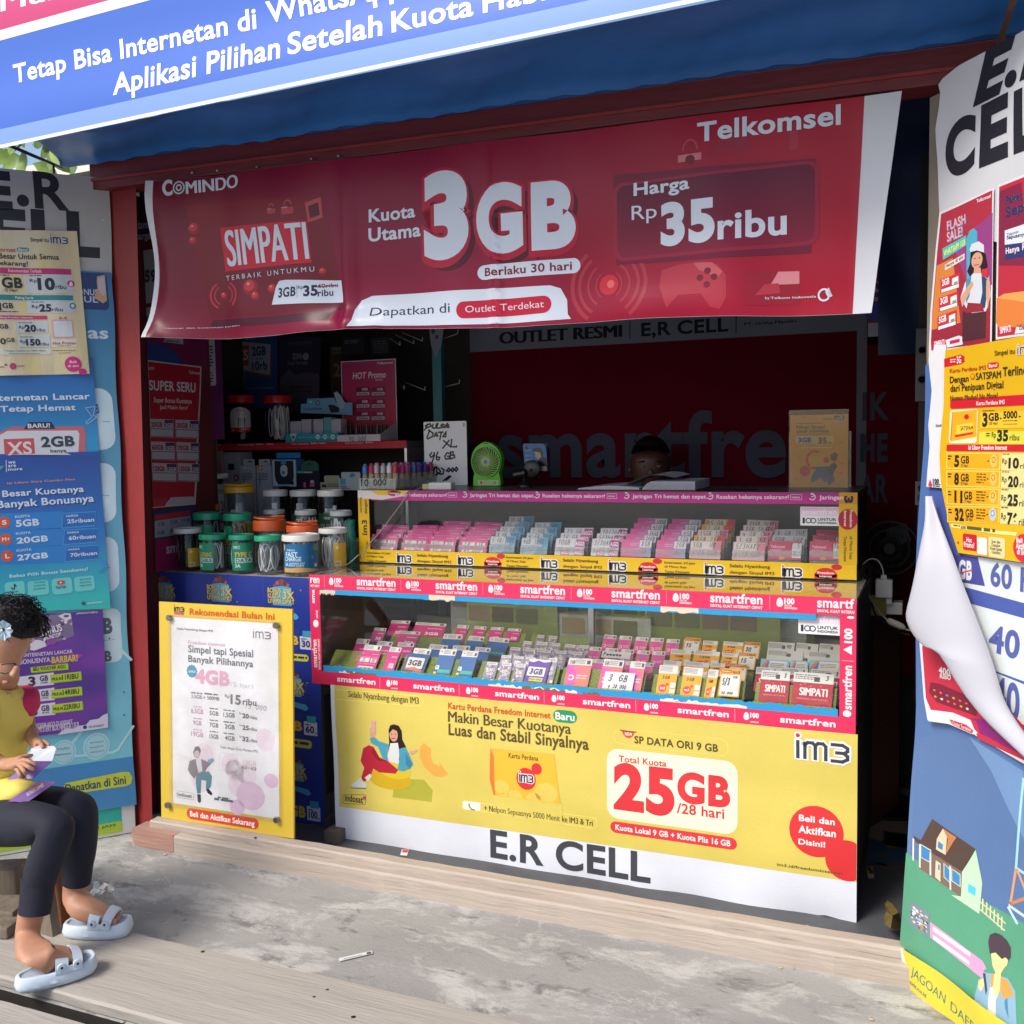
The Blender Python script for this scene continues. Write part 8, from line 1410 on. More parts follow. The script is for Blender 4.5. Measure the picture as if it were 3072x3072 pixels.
# open ledger
bk_=thing('ledger','thick open ledger with curled pages lying on the upper case','book',(-1.1,3.6,TZ));pg=mat('page','b4b4c0',.7,noise_amt=.2,noise_scale=20);yb0, yb1=3.46, 3.70
xa, xm, xe=at('V',110,870,Y=yb0).x, at('V',700,860,Y=yb0).x, at('V',1240,850,Y=yb0).x
MB().box((xa-.004,yb0-.004,TZ),(xe+.004,yb1+.004,TZ+.003)).build('cover',mat('brown_cover','4c3424',.6),bk_)
def pages(name,x0,x1,hf,n=14):
    g=MB();vs=[]
    for i in range(n+1):
        x=x0+(x1-x0)*i/n;h=hf(i/n)
        vs+=[(x,yb0,TZ+.0035),(x,yb0,TZ+.0035+h),(x,yb1,TZ+.0035+h*1.1),(x,yb1,TZ+.0035)]
    fs=[(i*4+k,i*4+(k+1) % 4,i*4+4+(k+1) % 4,i*4+4+k) for i in range(n) for k in range(4)]+[(0,1,2,3),(n*4+3,n*4+2,n*4+1,n*4)]
    g.add(vs,fs);return g.build(name,pg,bk_,smooth=False)
pages('left_pages',xa,xm,lambda t:.004+.010*math.sin(math.pi*t*.9)**1.0)
for k in range(7): pages('page_block',xm+.002*k,xe-.004*(k % 3),lambda t,k=k:max(.004,(.0042*(k+1))*min(1,(t*7)**.6)),12) if k in (6,) else None
for k in range(6): MB().box((xm+.02,yb0-.0012,TZ+.006+.0042*k),(xe-.003*(k % 3),yb0-.0005,TZ+.0065+.0042*k)).build('page_edge',mat('page_edge','5c5c74',.7),bk_)
g=MB();vs=[]
for i in range(15):
    t_=i/14;x=xm-.065+(xe-xm)*.92*t_;z=TZ+.014+.040*math.sin(math.pi*min(1,t_*.75))**.8;
    vs+=[(x,yb0+.03,z),(x+.01,yb1,z+.006)]
g.add(vs,[(i*2,i*2+2,i*2+3,i*2+1) for i in range(14)]);g.build('turning_page',pg,bk_,smooth=True)
MB().tube([(xe+.02,3.5,TZ+.003),(xe+.2,3.56,TZ+.003)],.003).build('thin_rod',blackp,bk_)
# yellow counter card in a clear stand
s=Sheet(PY(3.70),'F');YC='b8801c';a, b=s.h(700,806), s.h(1006,425);s.urect(YC,a[0],TZ+.002,b[0],b[1],0)
im3(s,932,458,985,432,'2a3048',3,th=.2,back='a8a090');K3='3c2c1c';s.txt('Simpel itu',872,456,925,444,K3,3,.01);s.fine(735,480,875,468,'8c3018',1);s.txt('Pilihan Simpel',732,503,884,484,K3,3,.03);s.txt('untuk Indonesia',732,524,904,505,K3,3,.03);s.fine(735,536,900,527,K3,1)
s.rect('a09ca4',732,580,828,542,2,r=.1);s.rect('b89c50',826,586,930,540,1.6,r=.1);s.txt('3GB',743,574,812,550,'28283c',3,.05);s.txt('35',848,580,893,550,K3,3,.05);s.txt('ribu',896,582,922,570,K3,3,.02);s.fine(760,606,920,598,'c8b890',1)
s.ell('b02820',830,665,48,50,1.6,a0=60,a1=300,ri=.75);s.ell('b02820',778,725,28,27,1.6);s.quad('b88c2c',[(805,705),(912,700),(912,645),(805,650)],2.2);s.ell('b02820',890,668,16,16,2.6);s.poly('5c3c30',[(915,665),(912,640),(935,625),(952,640),(945,668),(930,675)],2.8);s.poly('24344c',[(915,690),(935,680),(948,700),(915,760),(900,720)],2.6);s.poly('2c4c6c',[(820,740),(840,705),(905,700),(925,760),(880,790),(860,760),(815,790),(808,770)],2.4);s.poly('5c3c30',[(925,740),(935,775),(905,800),(895,785)],2.7)
for x, y in ((770,445),(745,660),(965,580),(975,690),(965,740),(730,770)): s.ell('b85c20',x,y,12,9,1.4,a0=0,a1=180)
t=thing('counter_card','yellow 3GB card in a clear stand at the right end of the case','sign',(-.38,3.70,TZ));s.build('card_face',paper,t,thick=.002);MB().box((a[0]-.004,3.692,TZ),(b[0]+.002,3.694,b[1]+.018)).build('clear_front',glassm('stand_plastic',gl=1.3,rough=.08,extra=.08),t);MB().box((a[0]-.004,3.706,TZ),(b[0]+.010,3.709,b[1]-.06)).build('back_rest',acrc,t);MB().box((a[0]-.004,3.692,TZ-.0005),(b[0]+.002,3.76,TZ+.0015)).build('foot',acrc,t)
# ============================================================ RIGHT GAP
brn=mat('brown_laminate','5a3226',.45,noise_amt=.3,noise_scale=5,stretch=(1,1,.2))
c0, c1=at('W',60,1660,Z=0), at('W',215,1570,Z=0);u=(c1-c0);u.z=0;L_=u.length;u.normalize();n_=Vector((-u.y,u.x,0));zt=.80
cp=thing('cupboard','brown laminate cupboard standing inside right of the counter','cupboard',tuple(c0));MB().obox(c0+n_*.001,u,Vector((0,0,1)),n_,L_,zt,0,.45).build('carcass',brn,cp);MB().obox(c0-u*.02-n_*.01+Vector((0,0,zt)),u,Vector((0,0,1)),n_,L_+.04,.015,0,.48).build('top',darkw,cp)
fl_=MB();a, b=at('W',70,1668,Z=.006), at('W',265,1722,Z=.006);fl_.add([a,b,Vector((.5,3.75,.006)),Vector((.5,4.3,.006)),Vector((-.35,4.3,.006)),Vector((a.x-.1,a.y+.1,.006))],[(0,1,2,3,4,5)]);fm=thing('floor_mat','torn checked floor covering inside the dark right gap','mat',tuple(a));fl_.build('sheet',mat('lino','8c8070',.5,noise_amt=.4,noise_scale=9),fm)
s=Sheet(Pl((0,0,.0068),(1,0,0),(0,1,0)),'W')
for i in range(14):
    for j in range(9):
        if (i+j) % 2 == 0: p=s.h(150+i*9,1655+j*6+i*1.2);s.upoly('3c2c24',[p,(p[0]+.018,p[1]),(p[0]+.018,p[1]+.022),(p[0],p[1]+.022)],0)
o=s.build('check_pattern',paper,fm);o['kind']='stuff'
s=Sheet(Pl((0,0,.0052),(1,0,0),(0,1,0)),'W')
for p, c in (((80,1700,120,1690,180,1712,150,1735,90,1728),'2c5068'),((170,1720,240,1730,250,1760,200,1770,160,1745),'2c5878'),((90,1745,150,1750,200,1775,160,1792,95,1775),'30586c'),((150,1700,200,1700,215,1712,175,1718),'8c7434'),((120,1775,190,1790,230,1785,225,1800,150,1802),'6c5c38')): s.poly(c,[(p[k],p[k+1]) for k in range(0,len(p),2)],0 if c != '8c7434' else .5)
o=s.build('patterned_lino',paper,label='faded blue patterned lino patch on the shop floor',cat='lino');o['kind']='stuff'
s=Sheet(Pl((0,0,.012),(1,0,0),(0,1,0)),'W');s.quad('b8a030',[(82,1795),(108,1792),(112,1822),(86,1828)],0);s.quad('c0bcb8',[(86,1828),(112,1822),(114,1840),(90,1842)],0);s.quad('a02c34',[(90,1842),(114,1840),(117,1850),(93,1852)],0);s.line('5c1c1c',[(92,1800),(104,1820)],6,1);s.build('packet',glossp,label='small yellow and red packet dropped on the dark shop floor',cat='packet')
g=MB();pts_=[(1212,1280),(1240,1300),(1272,1345),(1285,1400),(1272,1440),(1230,1428),(1196,1405),(1192,1370),(1205,1340),(1198,1300)]
g.add([at('I',x,y,Z=.03+.05*(i % 3)/2) for i,(x,y) in enumerate(pts_)]+[at('I',1240,1360,Z=.09)],[(i,(i+1) % 10,10) for i in range(10)]);tag(g.build('dry_leaf',mat('dry_leaf','7c6c34',.6,col2='5c4a28',noise_scale=12),smooth=True),'curled dry leaf on the floor beside the right board','leaf')
# charger, power strip, cables
el=thing('power_strip','white power strip with a yellow green tag on the cupboard','power strip',tuple(at('F',1240,1450,Y=3.70)));a, b=at('F',1205,1480,Y=3.70), at('F',1292,1405,Y=3.70);MB().box((a.x,3.70,a.z),(b.x,3.76,b.z-.01)).build('strip_body',whitep,el,bevel=.003)
a, b=at('F',1100,1485,Y=3.68), at('F',1206,1385,Y=3.68);MB().box((a.x,3.68,a.z),(b.x,3.69,b.z)).build('tag',mat('olive_tag','7c7428',.6),el)
ch=thing('charger','white plug in charger with a thin white cable','charger',tuple(at('F',1195,1390,Y=3.67)));a, b=at('F',1148,1392,Y=3.66), at('F',1240,1300,Y=3.66);MB().box((a.x,3.66,a.z),(b.x,3.70,b.z)).build('charger_body',whitep,ch,bevel=.005);a, b=at('F',1178,1300,Y=3.67), at('F',1208,1276,Y=3.67);MB().box((a.x,3.67,a.z),(b.x,3.685,b.z)).build('plug',whitep,ch);a, b=at('F',1205,1425,Y=3.675), at('F',1235,1392,Y=3.675);MB().box((a.x,3.675,a.z),(b.x,3.69,b.z)).build('prongs',whitep,ch)
MB().tube(smooth_pts([at('F',x,y,Y=3.675) for x,y in ((1192,1278),(1185,1235),(1160,1195),(1120,1190),(1085,1215),(1060,1240))]),.0022,6).build('cable',whitep,ch,smooth=True)
sw=thing('inline_switch','dusty cable with a thick inline plug hanging into the gap','cable',tuple(at('F',1260,1530,Y=3.55)));MB().tube(smooth_pts([at('F',x,y,Y=3.55) for x,y in ((1080,1290),(1110,1370),(1150,1440),(1200,1500),(1250,1535),(1310,1560),(1370,1570))]),.0035,6).build('cord',mat('dusty_cord','7c786c',.7),sw,smooth=True);MB().tube([at('F',1210,1508,Y=3.55),at('F',1225,1518,Y=3.55),at('F',1285,1545,Y=3.55),at('F',1305,1555,Y=3.55)],[.006,.012,.012,.006],10).build('plug',mat('dusty_plug','8c8880',.7),sw,smooth=True)
tag(MB().tube(smooth_pts([at('F',x,y,Y=3.60) for x,y in ((1065,1260),(1100,1330),(1125,1400),(1150,1480),(1230,1560),(1330,1590))]),.0035,6).build('black_cable',blackp,smooth=True),'black cable sagging behind the dusty one in the gap','cable')
tag(MB().tube(smooth_pts([at('I',x,y,Y=3.45) for x,y in ((1075,425),(1150,370),(1240,310),(1310,230),(1380,150))]),.0015,5).build('thin_wire',blackp,smooth=True),'thin black wire crossing the brown cupboard','wire')
# standing fan in the dark
fc2=at('F',1225,1130,Y=3.98);rf=(at('F',1375,1130,Y=3.98).x-fc2.x);sf=thing('standing_fan','large black standing fan in the dark behind the cupboard','fan',(fc2.x,4.0,0));gk=mat('fan_black','0c0c10',.5)
for k in range(3):
    g=MB();r_=rf*(1-.3*k);g.tube([fc2+Vector((r_*math.cos(a_),-.02*k,r_*math.sin(a_))) for a_ in [2*math.pi*i/32 for i in range(33)]],.004,5,cap=False);g.build('cage_ring',gk,sf,smooth=True)
for k in range(32): a_=2*math.pi*k/32;MB().tube([fc2+Vector((.03*math.cos(a_),-.06,.03*math.sin(a_))),fc2+Vector((rf*math.cos(a_),0,rf*math.sin(a_)))],.0014,4).build('cage_wire',gk,sf)
MB().lathe([(.04,0),(.04,.05),(.02,.06)],fc2+Vector((0,.02,0)),16,Matrix.Rotation(R(90),3,'X')).build('hub',gk,sf);MB().tube([fc2+Vector((0,.06,0)),Vector((fc2.x,4.04,.02))],.016).build('pole',gk,sf);MB().lathe([(.14,.005),(.14,.02),(.03,.03)],(fc2.x,4.04,0),20).build('base',gk,sf)
for k in range(4): a_=k*1.57+.3;MB().obox(fc2+Vector((0,.01,0)),Vector((math.cos(a_),.1,math.sin(a_))),Vector((-math.sin(a_),.3,math.cos(a_))),Vector((0,1,0)),rf*.8,.07,0,.002).build('blade',gk,sf)
a, b=at('F',1368,1000,Y=3.4), at('F',1420,-400,Y=3.4);MB().box((a.x,3.40,.6),(a.x+.06,3.43,2.3)).build('dark_post',darkw,kiosk)
for i, (y0,y1) in enumerate(((-30,180+180),(780,905))):
    a, b=at('F',1358,y1,Y=3.385), at('F',1432,y0,Y=3.385);so_=thing('wall_socket',('upper','lower')[i]+' grey socket strip on the dark inner post','socket',(a.x,3.385,a.z));MB().box((a.x,3.385,a.z),(b.x,3.399,b.z)).build('plate',mat('grey_plate','4c4c50',.5),so_,bevel=.002)
    for q in (.3,.7): MB().lathe([(.014,0),(.014,.002),(.010,.002),(.010,-.002),(.001,-.002)],((a.x+b.x)/2,3.383,a.z+(b.z-a.z)*q),14,Matrix.Rotation(R(90),3,'X'),cap=False).build('outlet',blackp,so_)
# ============================================================ LITTER
s=Sheet(Pl((0,0,.004),(1,0,0),(0,1,0)),'H');s.quad('d4d4d4',[(30,1602),(207,1560),(204,1545),(28,1585)],0);s.line('9c9ca0',[(55,1590),(150,1568)],4,1);s.quad('4c4c50',[(176,1566),(200,1560),(199,1550),(175,1555)],1);s.build('paper_slip',paper,label='white printed slip lying on the concrete near the planks',cat='paper')
s=Sheet(Pl((0,0,.006),(1,0,0),(0,1,0)),'H');s.quad('dcd8d4',[(352,1042),(388,1045),(398,1012),(362,1010)],0);s.quad('c03c38',[(362,1028),(390,1030),(396,1014),(365,1012)],1);s.build('packet',paper,label='tiny red and white packet on the floor before the yellow banner',cat='packet')
pb=mat('pebble','b8a890',.8,noise_amt=.3,noise_scale=60)
PEB=('just below the left end of the door sill','by the plank edge right of the far sandal','right of the far sandal, squarish','under the sill below the yellow board','under the sill right of the yellow board','left of the sill under the yellow board','under the sill before the counter','under the sill near its right end','rightmost under the sill','at the very bottom left of centre','on the concrete above the far sandal','near the cracked patch at bottom right','at the bottom edge near the right board','at the bottom edge, flattest one','on the sill before the counter','on the floor strip behind the sill')
for i, (w,x,y,r) in enumerate((('G',870,1042,.006),('G',855,1390,.005),('G',968,1383,.006),('G',1535,1140,.004),('G',1450,1115,.003),('G',1342,1155,.003),('H',850,1343,.005),('I',650,1640,.005),('I',715,1642,.004),('G',645,1925,.005),('G',683,1320,.003),('Z5',520,1550,.004),('Z5',300,1720,.003),('Z5',238,1705,.006),('I',480,1432,.004),('I',790,1422,.006))):
    p=at(w,x,y,Z=.0);M=Matrix.Diagonal((1.3,1,.6));tag(MB().lathe([(.001,0),(r*.8,r*.3),(r,r*.8),(r*.7,r*1.4),(.001,r*1.7)],p,7,M,cap=False).build('pebble',pb,smooth=True),'pale bit of grit %s' % PEB[i],'pebble','grit and pebbles scattered on the concrete')
for w, x, y in (('G',1068,1550),('G',1725,1752),('G',1655,1790),('G',1860,1895),('H',108,1895)): p=at(w,x,y,Z=.0325);MB().lathe([(.006,0),(.004,.0012)],p,8).build('nail',mat('rust','2c2420',.8),bpy.data.objects['plank'])
for w, x, y in (('G',1345,950),('H',320,1085),('H',993,1213),('H',1222,1255),('I',480,1432)): p=at(w,x,y,Z=.0625 if y > 1000 else .089);MB().lathe([(.006,0),(.004,.0012)],p,8).build('nail',mat('rust','2c2420',.8),bpy.data.objects['door_sill'])
# crumpled clear wrapper behind the sandals
rw=random.Random(2);g=MB();c=at('Z4',1010,680,Z=0);n=9;vs=[]
for j in range(n):
    for i in range(n): u_, v_=i/(n-1)-.5, j/(n-1)-.5;vs.append(c+CR*(u_*.13)+Vector((-.02*v_,.05*v_,0))+Vector((0,0,max(.003,.055*math.cos(u_*2.8)*math.cos(v_*2.2)+rw.uniform(-.016,.016)))))
g.add(vs,[(j*n+i,j*n+i+1,(j+1)*n+i+1,(j+1)*n+i) for j in range(n-1) for i in range(n-1)]);tag(g.build('plastic_wrapper',glassm('cellophane',gl=3.2,rough=.06)),'crumpled clear plastic wrapper on the concrete behind the far sandal','wrapper')
# ============================================================ PEOPLE
def skin(name,N,Ed,m,parent,lev=2,root=None):
    k=list(N);me=bpy.data.meshes.new(name);me.from_pydata([N[i][0] for i in k],[(k.index(a),k.index(b)) for a,b in Ed],[]);me.materials.append(m)
    o=bpy.data.objects.new(name,me);link(o,parent);md=o.modifiers.new('skin','SKIN');md.use_smooth_shade=True
    sv=me.skin_vertices[0].data if me.skin_vertices else None
    if sv is None:
        bm=bmesh.new();bm.from_mesh(me);bm.verts.layers.skin.verify();bm.to_mesh(me);bm.free();sv=me.skin_vertices[0].data
    for i, n in enumerate(k):
        r=N[n][1];sv[i].radius=r if isinstance(r,tuple) else (r,r);sv[i].use_root=(n == (root or k[0]))
    s_=o.modifiers.new('sub','SUBSURF');s_.levels=s_.render_levels=lev;return o
def ch(*n): return [(n[i],n[i+1]) for i in range(len(n)-1)]
skm=mat('skin','b8866a',.52,noise_amt=.22,noise_scale=45,bump=.06,bscale=220);b_=skm.node_tree.nodes['Principled BSDF'];b_.inputs['Subsurface Weight'].default_value=.12;b_.inputs['Subsurface Radius'].default_value=(.02,.008,.004)
leg_m=mat('navy_leggings','14182a',.8,bump=.35,bscale=22,noise_amt=.3,noise_scale=8);shirt=mat('yellow_shirt','e2cf66',.85,bump=.5,bscale=16,col2='a8a088',noise_scale=9,contrast=(.60,.63),detail=8);pinkc=mat('pink_sleeve','c42c5c',.85,bump=.12,bscale=20);grey_p=mat('worn_print','9c9480',.85,noise_amt=.4,noise_scale=40)
P_=lambda w, x, y, Y: at(w,x,y,Y=Y)
girl=thing('person','girl in a yellow shirt and dark leggings sitting sideways and looking down at a card','person',tuple(P_('Z4',260,1200,1.93)))
pel=P_('X',-95,1360,2.10);pel2=P_('X',-60,1150,2.10);chs=P_('X',-10,850,2.10);nb=P_('X',5,640,2.10);hd=P_('X',45,330,2.08);jaw=P_('X',30,520,2.05)
kn, kf=P_('X',372,1468,1.97), P_('X',505,1350,2.13);hn, hf=P_('X',-120,1455,2.04), P_('X',-60,1370,2.17)
an, af=P_('Z4',268,1050,1.915), P_('Z4',745,640,2.115);cn_, cf=P_('Z4',395,430,1.94), P_('Z4',800,250,2.12)
def footline(w,hx_,hy,tx,ty,z): a, b=at(w,hx_,hy,Z=z), at(w,tx,ty,Z=z);return a, b
n0, n1=footline('Z4',165,1470,930,1240,.07);f0, f1=footline('Z4',660,900,1290,890,.07)
def foot(N,pre,ank,a,b):
    d=(b-a);d.z=0;L=d.length;d.normalize();sd=Vector((-d.y,d.x,0));h=a+d*.028;N[pre+'heel']=(h+Vector((0,0,.030)),.036);N[pre+'mid']=(a+d*L*.45+Vector((0,0,.034)),(.036,.031));N[pre+'ball']=(a+d*L*.68+Vector((0,0,.020)),(.040,.020))
    N[pre+'arch']=(a+d*L*.24+Vector((0,0,.042)),.042);N[pre+'heel']=(a+d*.030+Vector((0,0,.028)),.034);E=ch(pre+'heel',pre+'arch',pre+'mid',pre+'ball')+[(pre+'ank',pre+'arch')]
    return E, d, sd, L
N={};N['pel']=(pel,.085);N['waist']=(pel2,.068);N['chest']=(chs,.072);N['nb']=(nb,.034);N['neck']=(nb.lerp(hd,.35),.030)
N['head']=(hd+Vector((0,0,-.005)),(.072,.078));N['jaw']=(jaw,.045);N['crown']=(hd+Vector((.0,.02,.035)),.062)
N['hn']=(hn,.068);N['tn']=(hn.lerp(kn,.5),.062);N['kn']=(kn,.050);N['cn']=(kn.lerp(cn_,.55),.046);N['cn2']=(cn_,.043);N['nank']=(an,.0345)
N['hf']=(hf,.068);N['tf']=(hf.lerp(kf,.5),.060);N['kf']=(kf,.048);N['cf']=(kf.lerp(cf,.5),.045);N['cf2']=(cf,.043);N['fank']=(af,.0345)
En, dn_, sn_, Ln=foot(N,'n',an,n0,n1);Ef, df_, sf_, Lf=foot(N,'f',af,f0,f1)
sl, el_, wl=P_('X',112,650,2.16), P_('X',165,850,2.19), P_('X',205,965,2.13);sr, er, wr=P_('X',-85,690,2.03), P_('X',-120,1020,1.95), P_('X',20,1110,1.98)
N['sl']=(sl,.034);N['ul']=(sl.lerp(el_,.5),.029);N['el']=(el_,.025);N['wl']=(wl,.019);N['sr']=(sr,.034);N['er']=(er,.027);N['fr']=(er.lerp(wr,.5),.026);N['wr']=(wr,.020)
pl1, pr1=P_('X',240,985,2.10), P_('X',100,1100,1.97);N['pl']=(pl1,(.020,.012));N['pr']=(pr1,(.024,.014))
Eg=ch('pel','waist','chest','nb','neck','head','crown')+[('neck','jaw')]+ch('pel','hn','tn','kn','cn','cn2','nank')+ch('pel','hf','tf','kf','cf','cf2','fank')+En+Ef+ch('chest','sl','ul','el','wl','pl')+ch('chest','sr','er','fr','wr','pr')
# fingers
def fingers(pre,palm,tips,r=.0062):
    for i, (m1,m2,tp) in enumerate(tips): N['%s%da' % (pre,i)]=(m1,r*1.08);N['%s%db' % (pre,i)]=(m2,r);N['%s%dc' % (pre,i)]=(tp,r*.85);Eg.extend([(palm,'%s%da' % (pre,i))]+ch('%s%da' % (pre,i),'%s%db' % (pre,i),'%s%dc' % (pre,i)))
G_=lambda x, y, Y: P_('X',x,y,Y)
fingers('R','pr',[(G_(140,1075,1.965),G_(180,1085,1.96),G_(225,1110,1.97)),(G_(140,1098,1.955),G_(175,1120,1.95),G_(212,1140,1.96)),(G_(130,1120,1.95),G_(150,1150,1.945),G_(160,1168,1.955)),(G_(110,1140,1.955),G_(125,1175,1.95),G_(130,1190,1.955)),(G_(130,1058,1.985),G_(175,1050,2.0),G_(212,1052,2.02))])
fingers('L','pl',[(G_(265,965,2.09),G_(285,975,2.08),G_(300,992,2.07)),(G_(262,980,2.08),G_(275,1000,2.07),G_(262,1015,2.06)),(G_(248,992,2.075),G_(245,1012,2.065),G_(232,1022,2.06)),(G_(225,998,2.08),G_(215,1015,2.07),G_(205,1022,2.065)),(G_(240,968,2.07),G_(255,985,2.05),G_(262,1003,2.04))])
def toes(pre,b0,d,sd,side):
    for i in range(5):
        o_=side*(.024-.0125*i);base=b0+sd*o_+Vector((0,0,.012));l=(.032,.034,.032,.028,.023)[i];rr=.0105 if i == 0 else .0072;N['%st%da' % (pre,i)]=(base+d*.012,rr);N['%st%db' % (pre,i)]=(base+d*l+Vector((0,0,-.003)),rr*.9);Eg.extend([(pre+'ball','%st%da' % (pre,i)),('%st%da' % (pre,i),'%st%db' % (pre,i))])
toes('n',n0+dn_*Ln*.72,dn_,sn_,1);toes('f',f0+df_*Lf*.72,df_,sf_,-1)
body=skin('body',{k:(N[k][0],N[k][1]*.70 if k in ('pel','waist','hn','hf','tn','tf') else N[k][1]) for k in N},Eg,skm,girl,2,'pel')
# face: she looks down towards the right
fd=(G_(120,560,2.0)-hd).normalized();fs=(CR*.0+CW).normalized();nose={'a':(G_(108,505,2.0),.009),'b':(G_(88,550,1.985),.011),'c':(G_(70,574,1.978),.014)};skin('nose',nose,ch('a','b','c'),skm,girl,2)
lip=mat('lips','9c5c50',.5);skin('mouth',{'a':(G_(15,600,1.985),.006),'b':(G_(42,606,1.985),.007),'c':(G_(58,600,1.99),.004)},ch('a','b','c'),lip,girl,1);dk_=mat('hair_black','0e0c0c',.55,spec=.3)
for nm, pts in (('eyebrow',((8,498,1.972),(40,490,1.97),(80,488,1.975),(98,494,1.982))),('eyelash',((5,545,1.972),(30,552,1.968),(52,545,1.972)))): MB().tube([G_(*p) for p in pts],.0016,6).build(nm,dk_,girl,smooth=True)
skin('ear',{'a':(G_(-40,440,1.985),.012),'b':(G_(-48,480,1.985),.010)},ch('a','b'),skm,girl,1)
# curly hair: a lumpy cap with many curls
hc=P_('X',60,245,2.10);ax, ay, az=CR*.098, CW*.085, Vector((0,0,.085));g=MB();vs=[];nu, nv=30, 18
def hp(th,ph,k=1.): v=Vector((math.sin(ph)*math.cos(th),math.sin(ph)*math.sin(th),math.cos(ph)));return hc+(ax*v.x+ay*v.y+az*v.z)*k*(1+.10*noise.noise(v*3.2))
for j in range(nv+1):
    for i in range(nu): vs.append(hp(2*math.pi*i/nu,.01+(math.pi*.66)*j/nv,.93))
g.add(vs,[(j*nu+i,j*nu+(i+1) % nu,(j+1)*nu+(i+1) % nu,(j+1)*nu+i) for j in range(nv) for i in range(nu)]);hair=g.build('hair',dk_,girl,smooth=True)
rh=random.Random(5);g=MB()
for q in range(620):
    th, ph=rh.uniform(0,6.28), math.acos(rh.uniform(-.35,1));c=hp(th,ph,rh.uniform(.9,.99));n=(c-hc).normalized();t1=n.orthogonal().normalized();t2=n.cross(t1);a0=rh.uniform(0,6.28);r_=rh.uniform(.006,.013);l=rh.uniform(.5,1.4)
    g.tube([c+(t1*math.cos(a0+u*4*l)+t2*math.sin(a0+u*4*l))*r_*(1-.2*u)+n*(.004+.016*u)+Vector((0,0,-.008*u)) for u in (0,.25,.5,.75,1)],[.0014,.0013,.0012,.001,.0006],4,cap=False)
o=g.build('curls',dk_,hair,smooth=True);o['kind']='stuff'
flm=mat('organza','b4c8d4',.5,alpha=.9);fc_=G_(20,285,1.965);g0=None
for k in range(9):
    a_=k*.7;d=(CR*math.cos(a_)+Vector((0,0,1))*math.sin(a_));s2=(CR*-math.sin(a_)+Vector((0,0,1))*math.cos(a_));g=MB();vs=[fc_+d*.004]
    for i in range(7): t_=(i/6-.5);vs.append(fc_+d*(.026+.004*math.cos(t_*9))+s2*(.030*t_)-CW*(.006+.005*math.sin(i*2+k)))
    g.add(vs,[(0,i+1,i+2) for i in range(6)]);g.build('flower_petal',flm,hair)
MB().lathe([(.001,-.004),(.004,0),(.001,.004)],fc_-CW*.008,10,cap=False).build('flower_bead',whitep,hair,smooth=True)
# clothes
L_={};s_=1.10
for k in ('pel','hn','tn','kn','cn','cn2','hf','tf','kf','cf','cf2'): r=N[k][1];L_[k]=(N[k][0],r*s_+.003)
L_['wst']=(pel.lerp(pel2,.35),.086);L_['nh']=(P_('Z4',362,715,1.925),.040);L_['fh']=(P_('Z4',780,418,2.118),.039)
skin('leggings',L_,ch('pel','hn','tn','kn','cn','cn2','nh')+ch('pel','hf','tf','kf','cf','cf2','fh')+[('pel','wst')],leg_m,girl,2)
for nm, q, rr_2 in (('hem',L_['nh'],.0425),('hem',L_['fh'],.0415)): up_=(N['cn2'][0]-L_['nh'][0]).normalized() if q is L_['nh'] else (N['cf2'][0]-L_['fh'][0]).normalized();MB().tube([q[0]-up_*.024,q[0]-up_*.012,q[0]+up_*.02,q[0]+up_*.07],[rr_2*.99,rr_2,rr_2*1.01,rr_2*1.06],22).build(nm,leg_m,girl,smooth=True)
T_={'hip':(pel+Vector((.01,0,.015)),(.098,.092)),'w':(pel2+CR*.012,(.088,.082)),'c':(chs+CR*.012,(.092,.084)),'t':(chs.lerp(nb,.55),.070),'n':(nb-Vector((0,0,.014)),.046),'sl':(sl,.036),'sr':(sr,.046),'srr':(sr.lerp(er,.4),.042),'lap':(G_(150,1265,2.06),(.050,.030)),'lap2':(G_(225,1225,2.08),(.022,.012))}
skin('shirt',T_,ch('hip','w','c','t','n')+[('t','sl'),('t','sr'),('sr','srr'),('hip','lap'),('lap','lap2')],shirt,girl,2)
skin('sleeve',{'a':(sl+Vector((0,0,.006))-CW*.02+CR*.008,.060),'b':(sl.lerp(el_,.38)-CW*.015+CR*.008,.058),'c':(sl.lerp(el_,.72),.050)},ch('a','b','c'),pinkc,girl,2);MB().tube([nb+Vector((.036*math.cos(a_),.036*math.sin(a_),-.012+.008*math.cos(a_))) for a_ in [2*math.pi*i/20 for i in range(21)]],.008,8,cap=False).build('collar',pinkc,girl,smooth=True)
g=MB();vs=[G_(x,y,1.985) for x,y in ((30,790),(60,745),(85,735),(100,800),(110,900),(100,1010),(60,1030),(35,960))];
def proj_shirt(x,y): return G_(x,y,2.02)
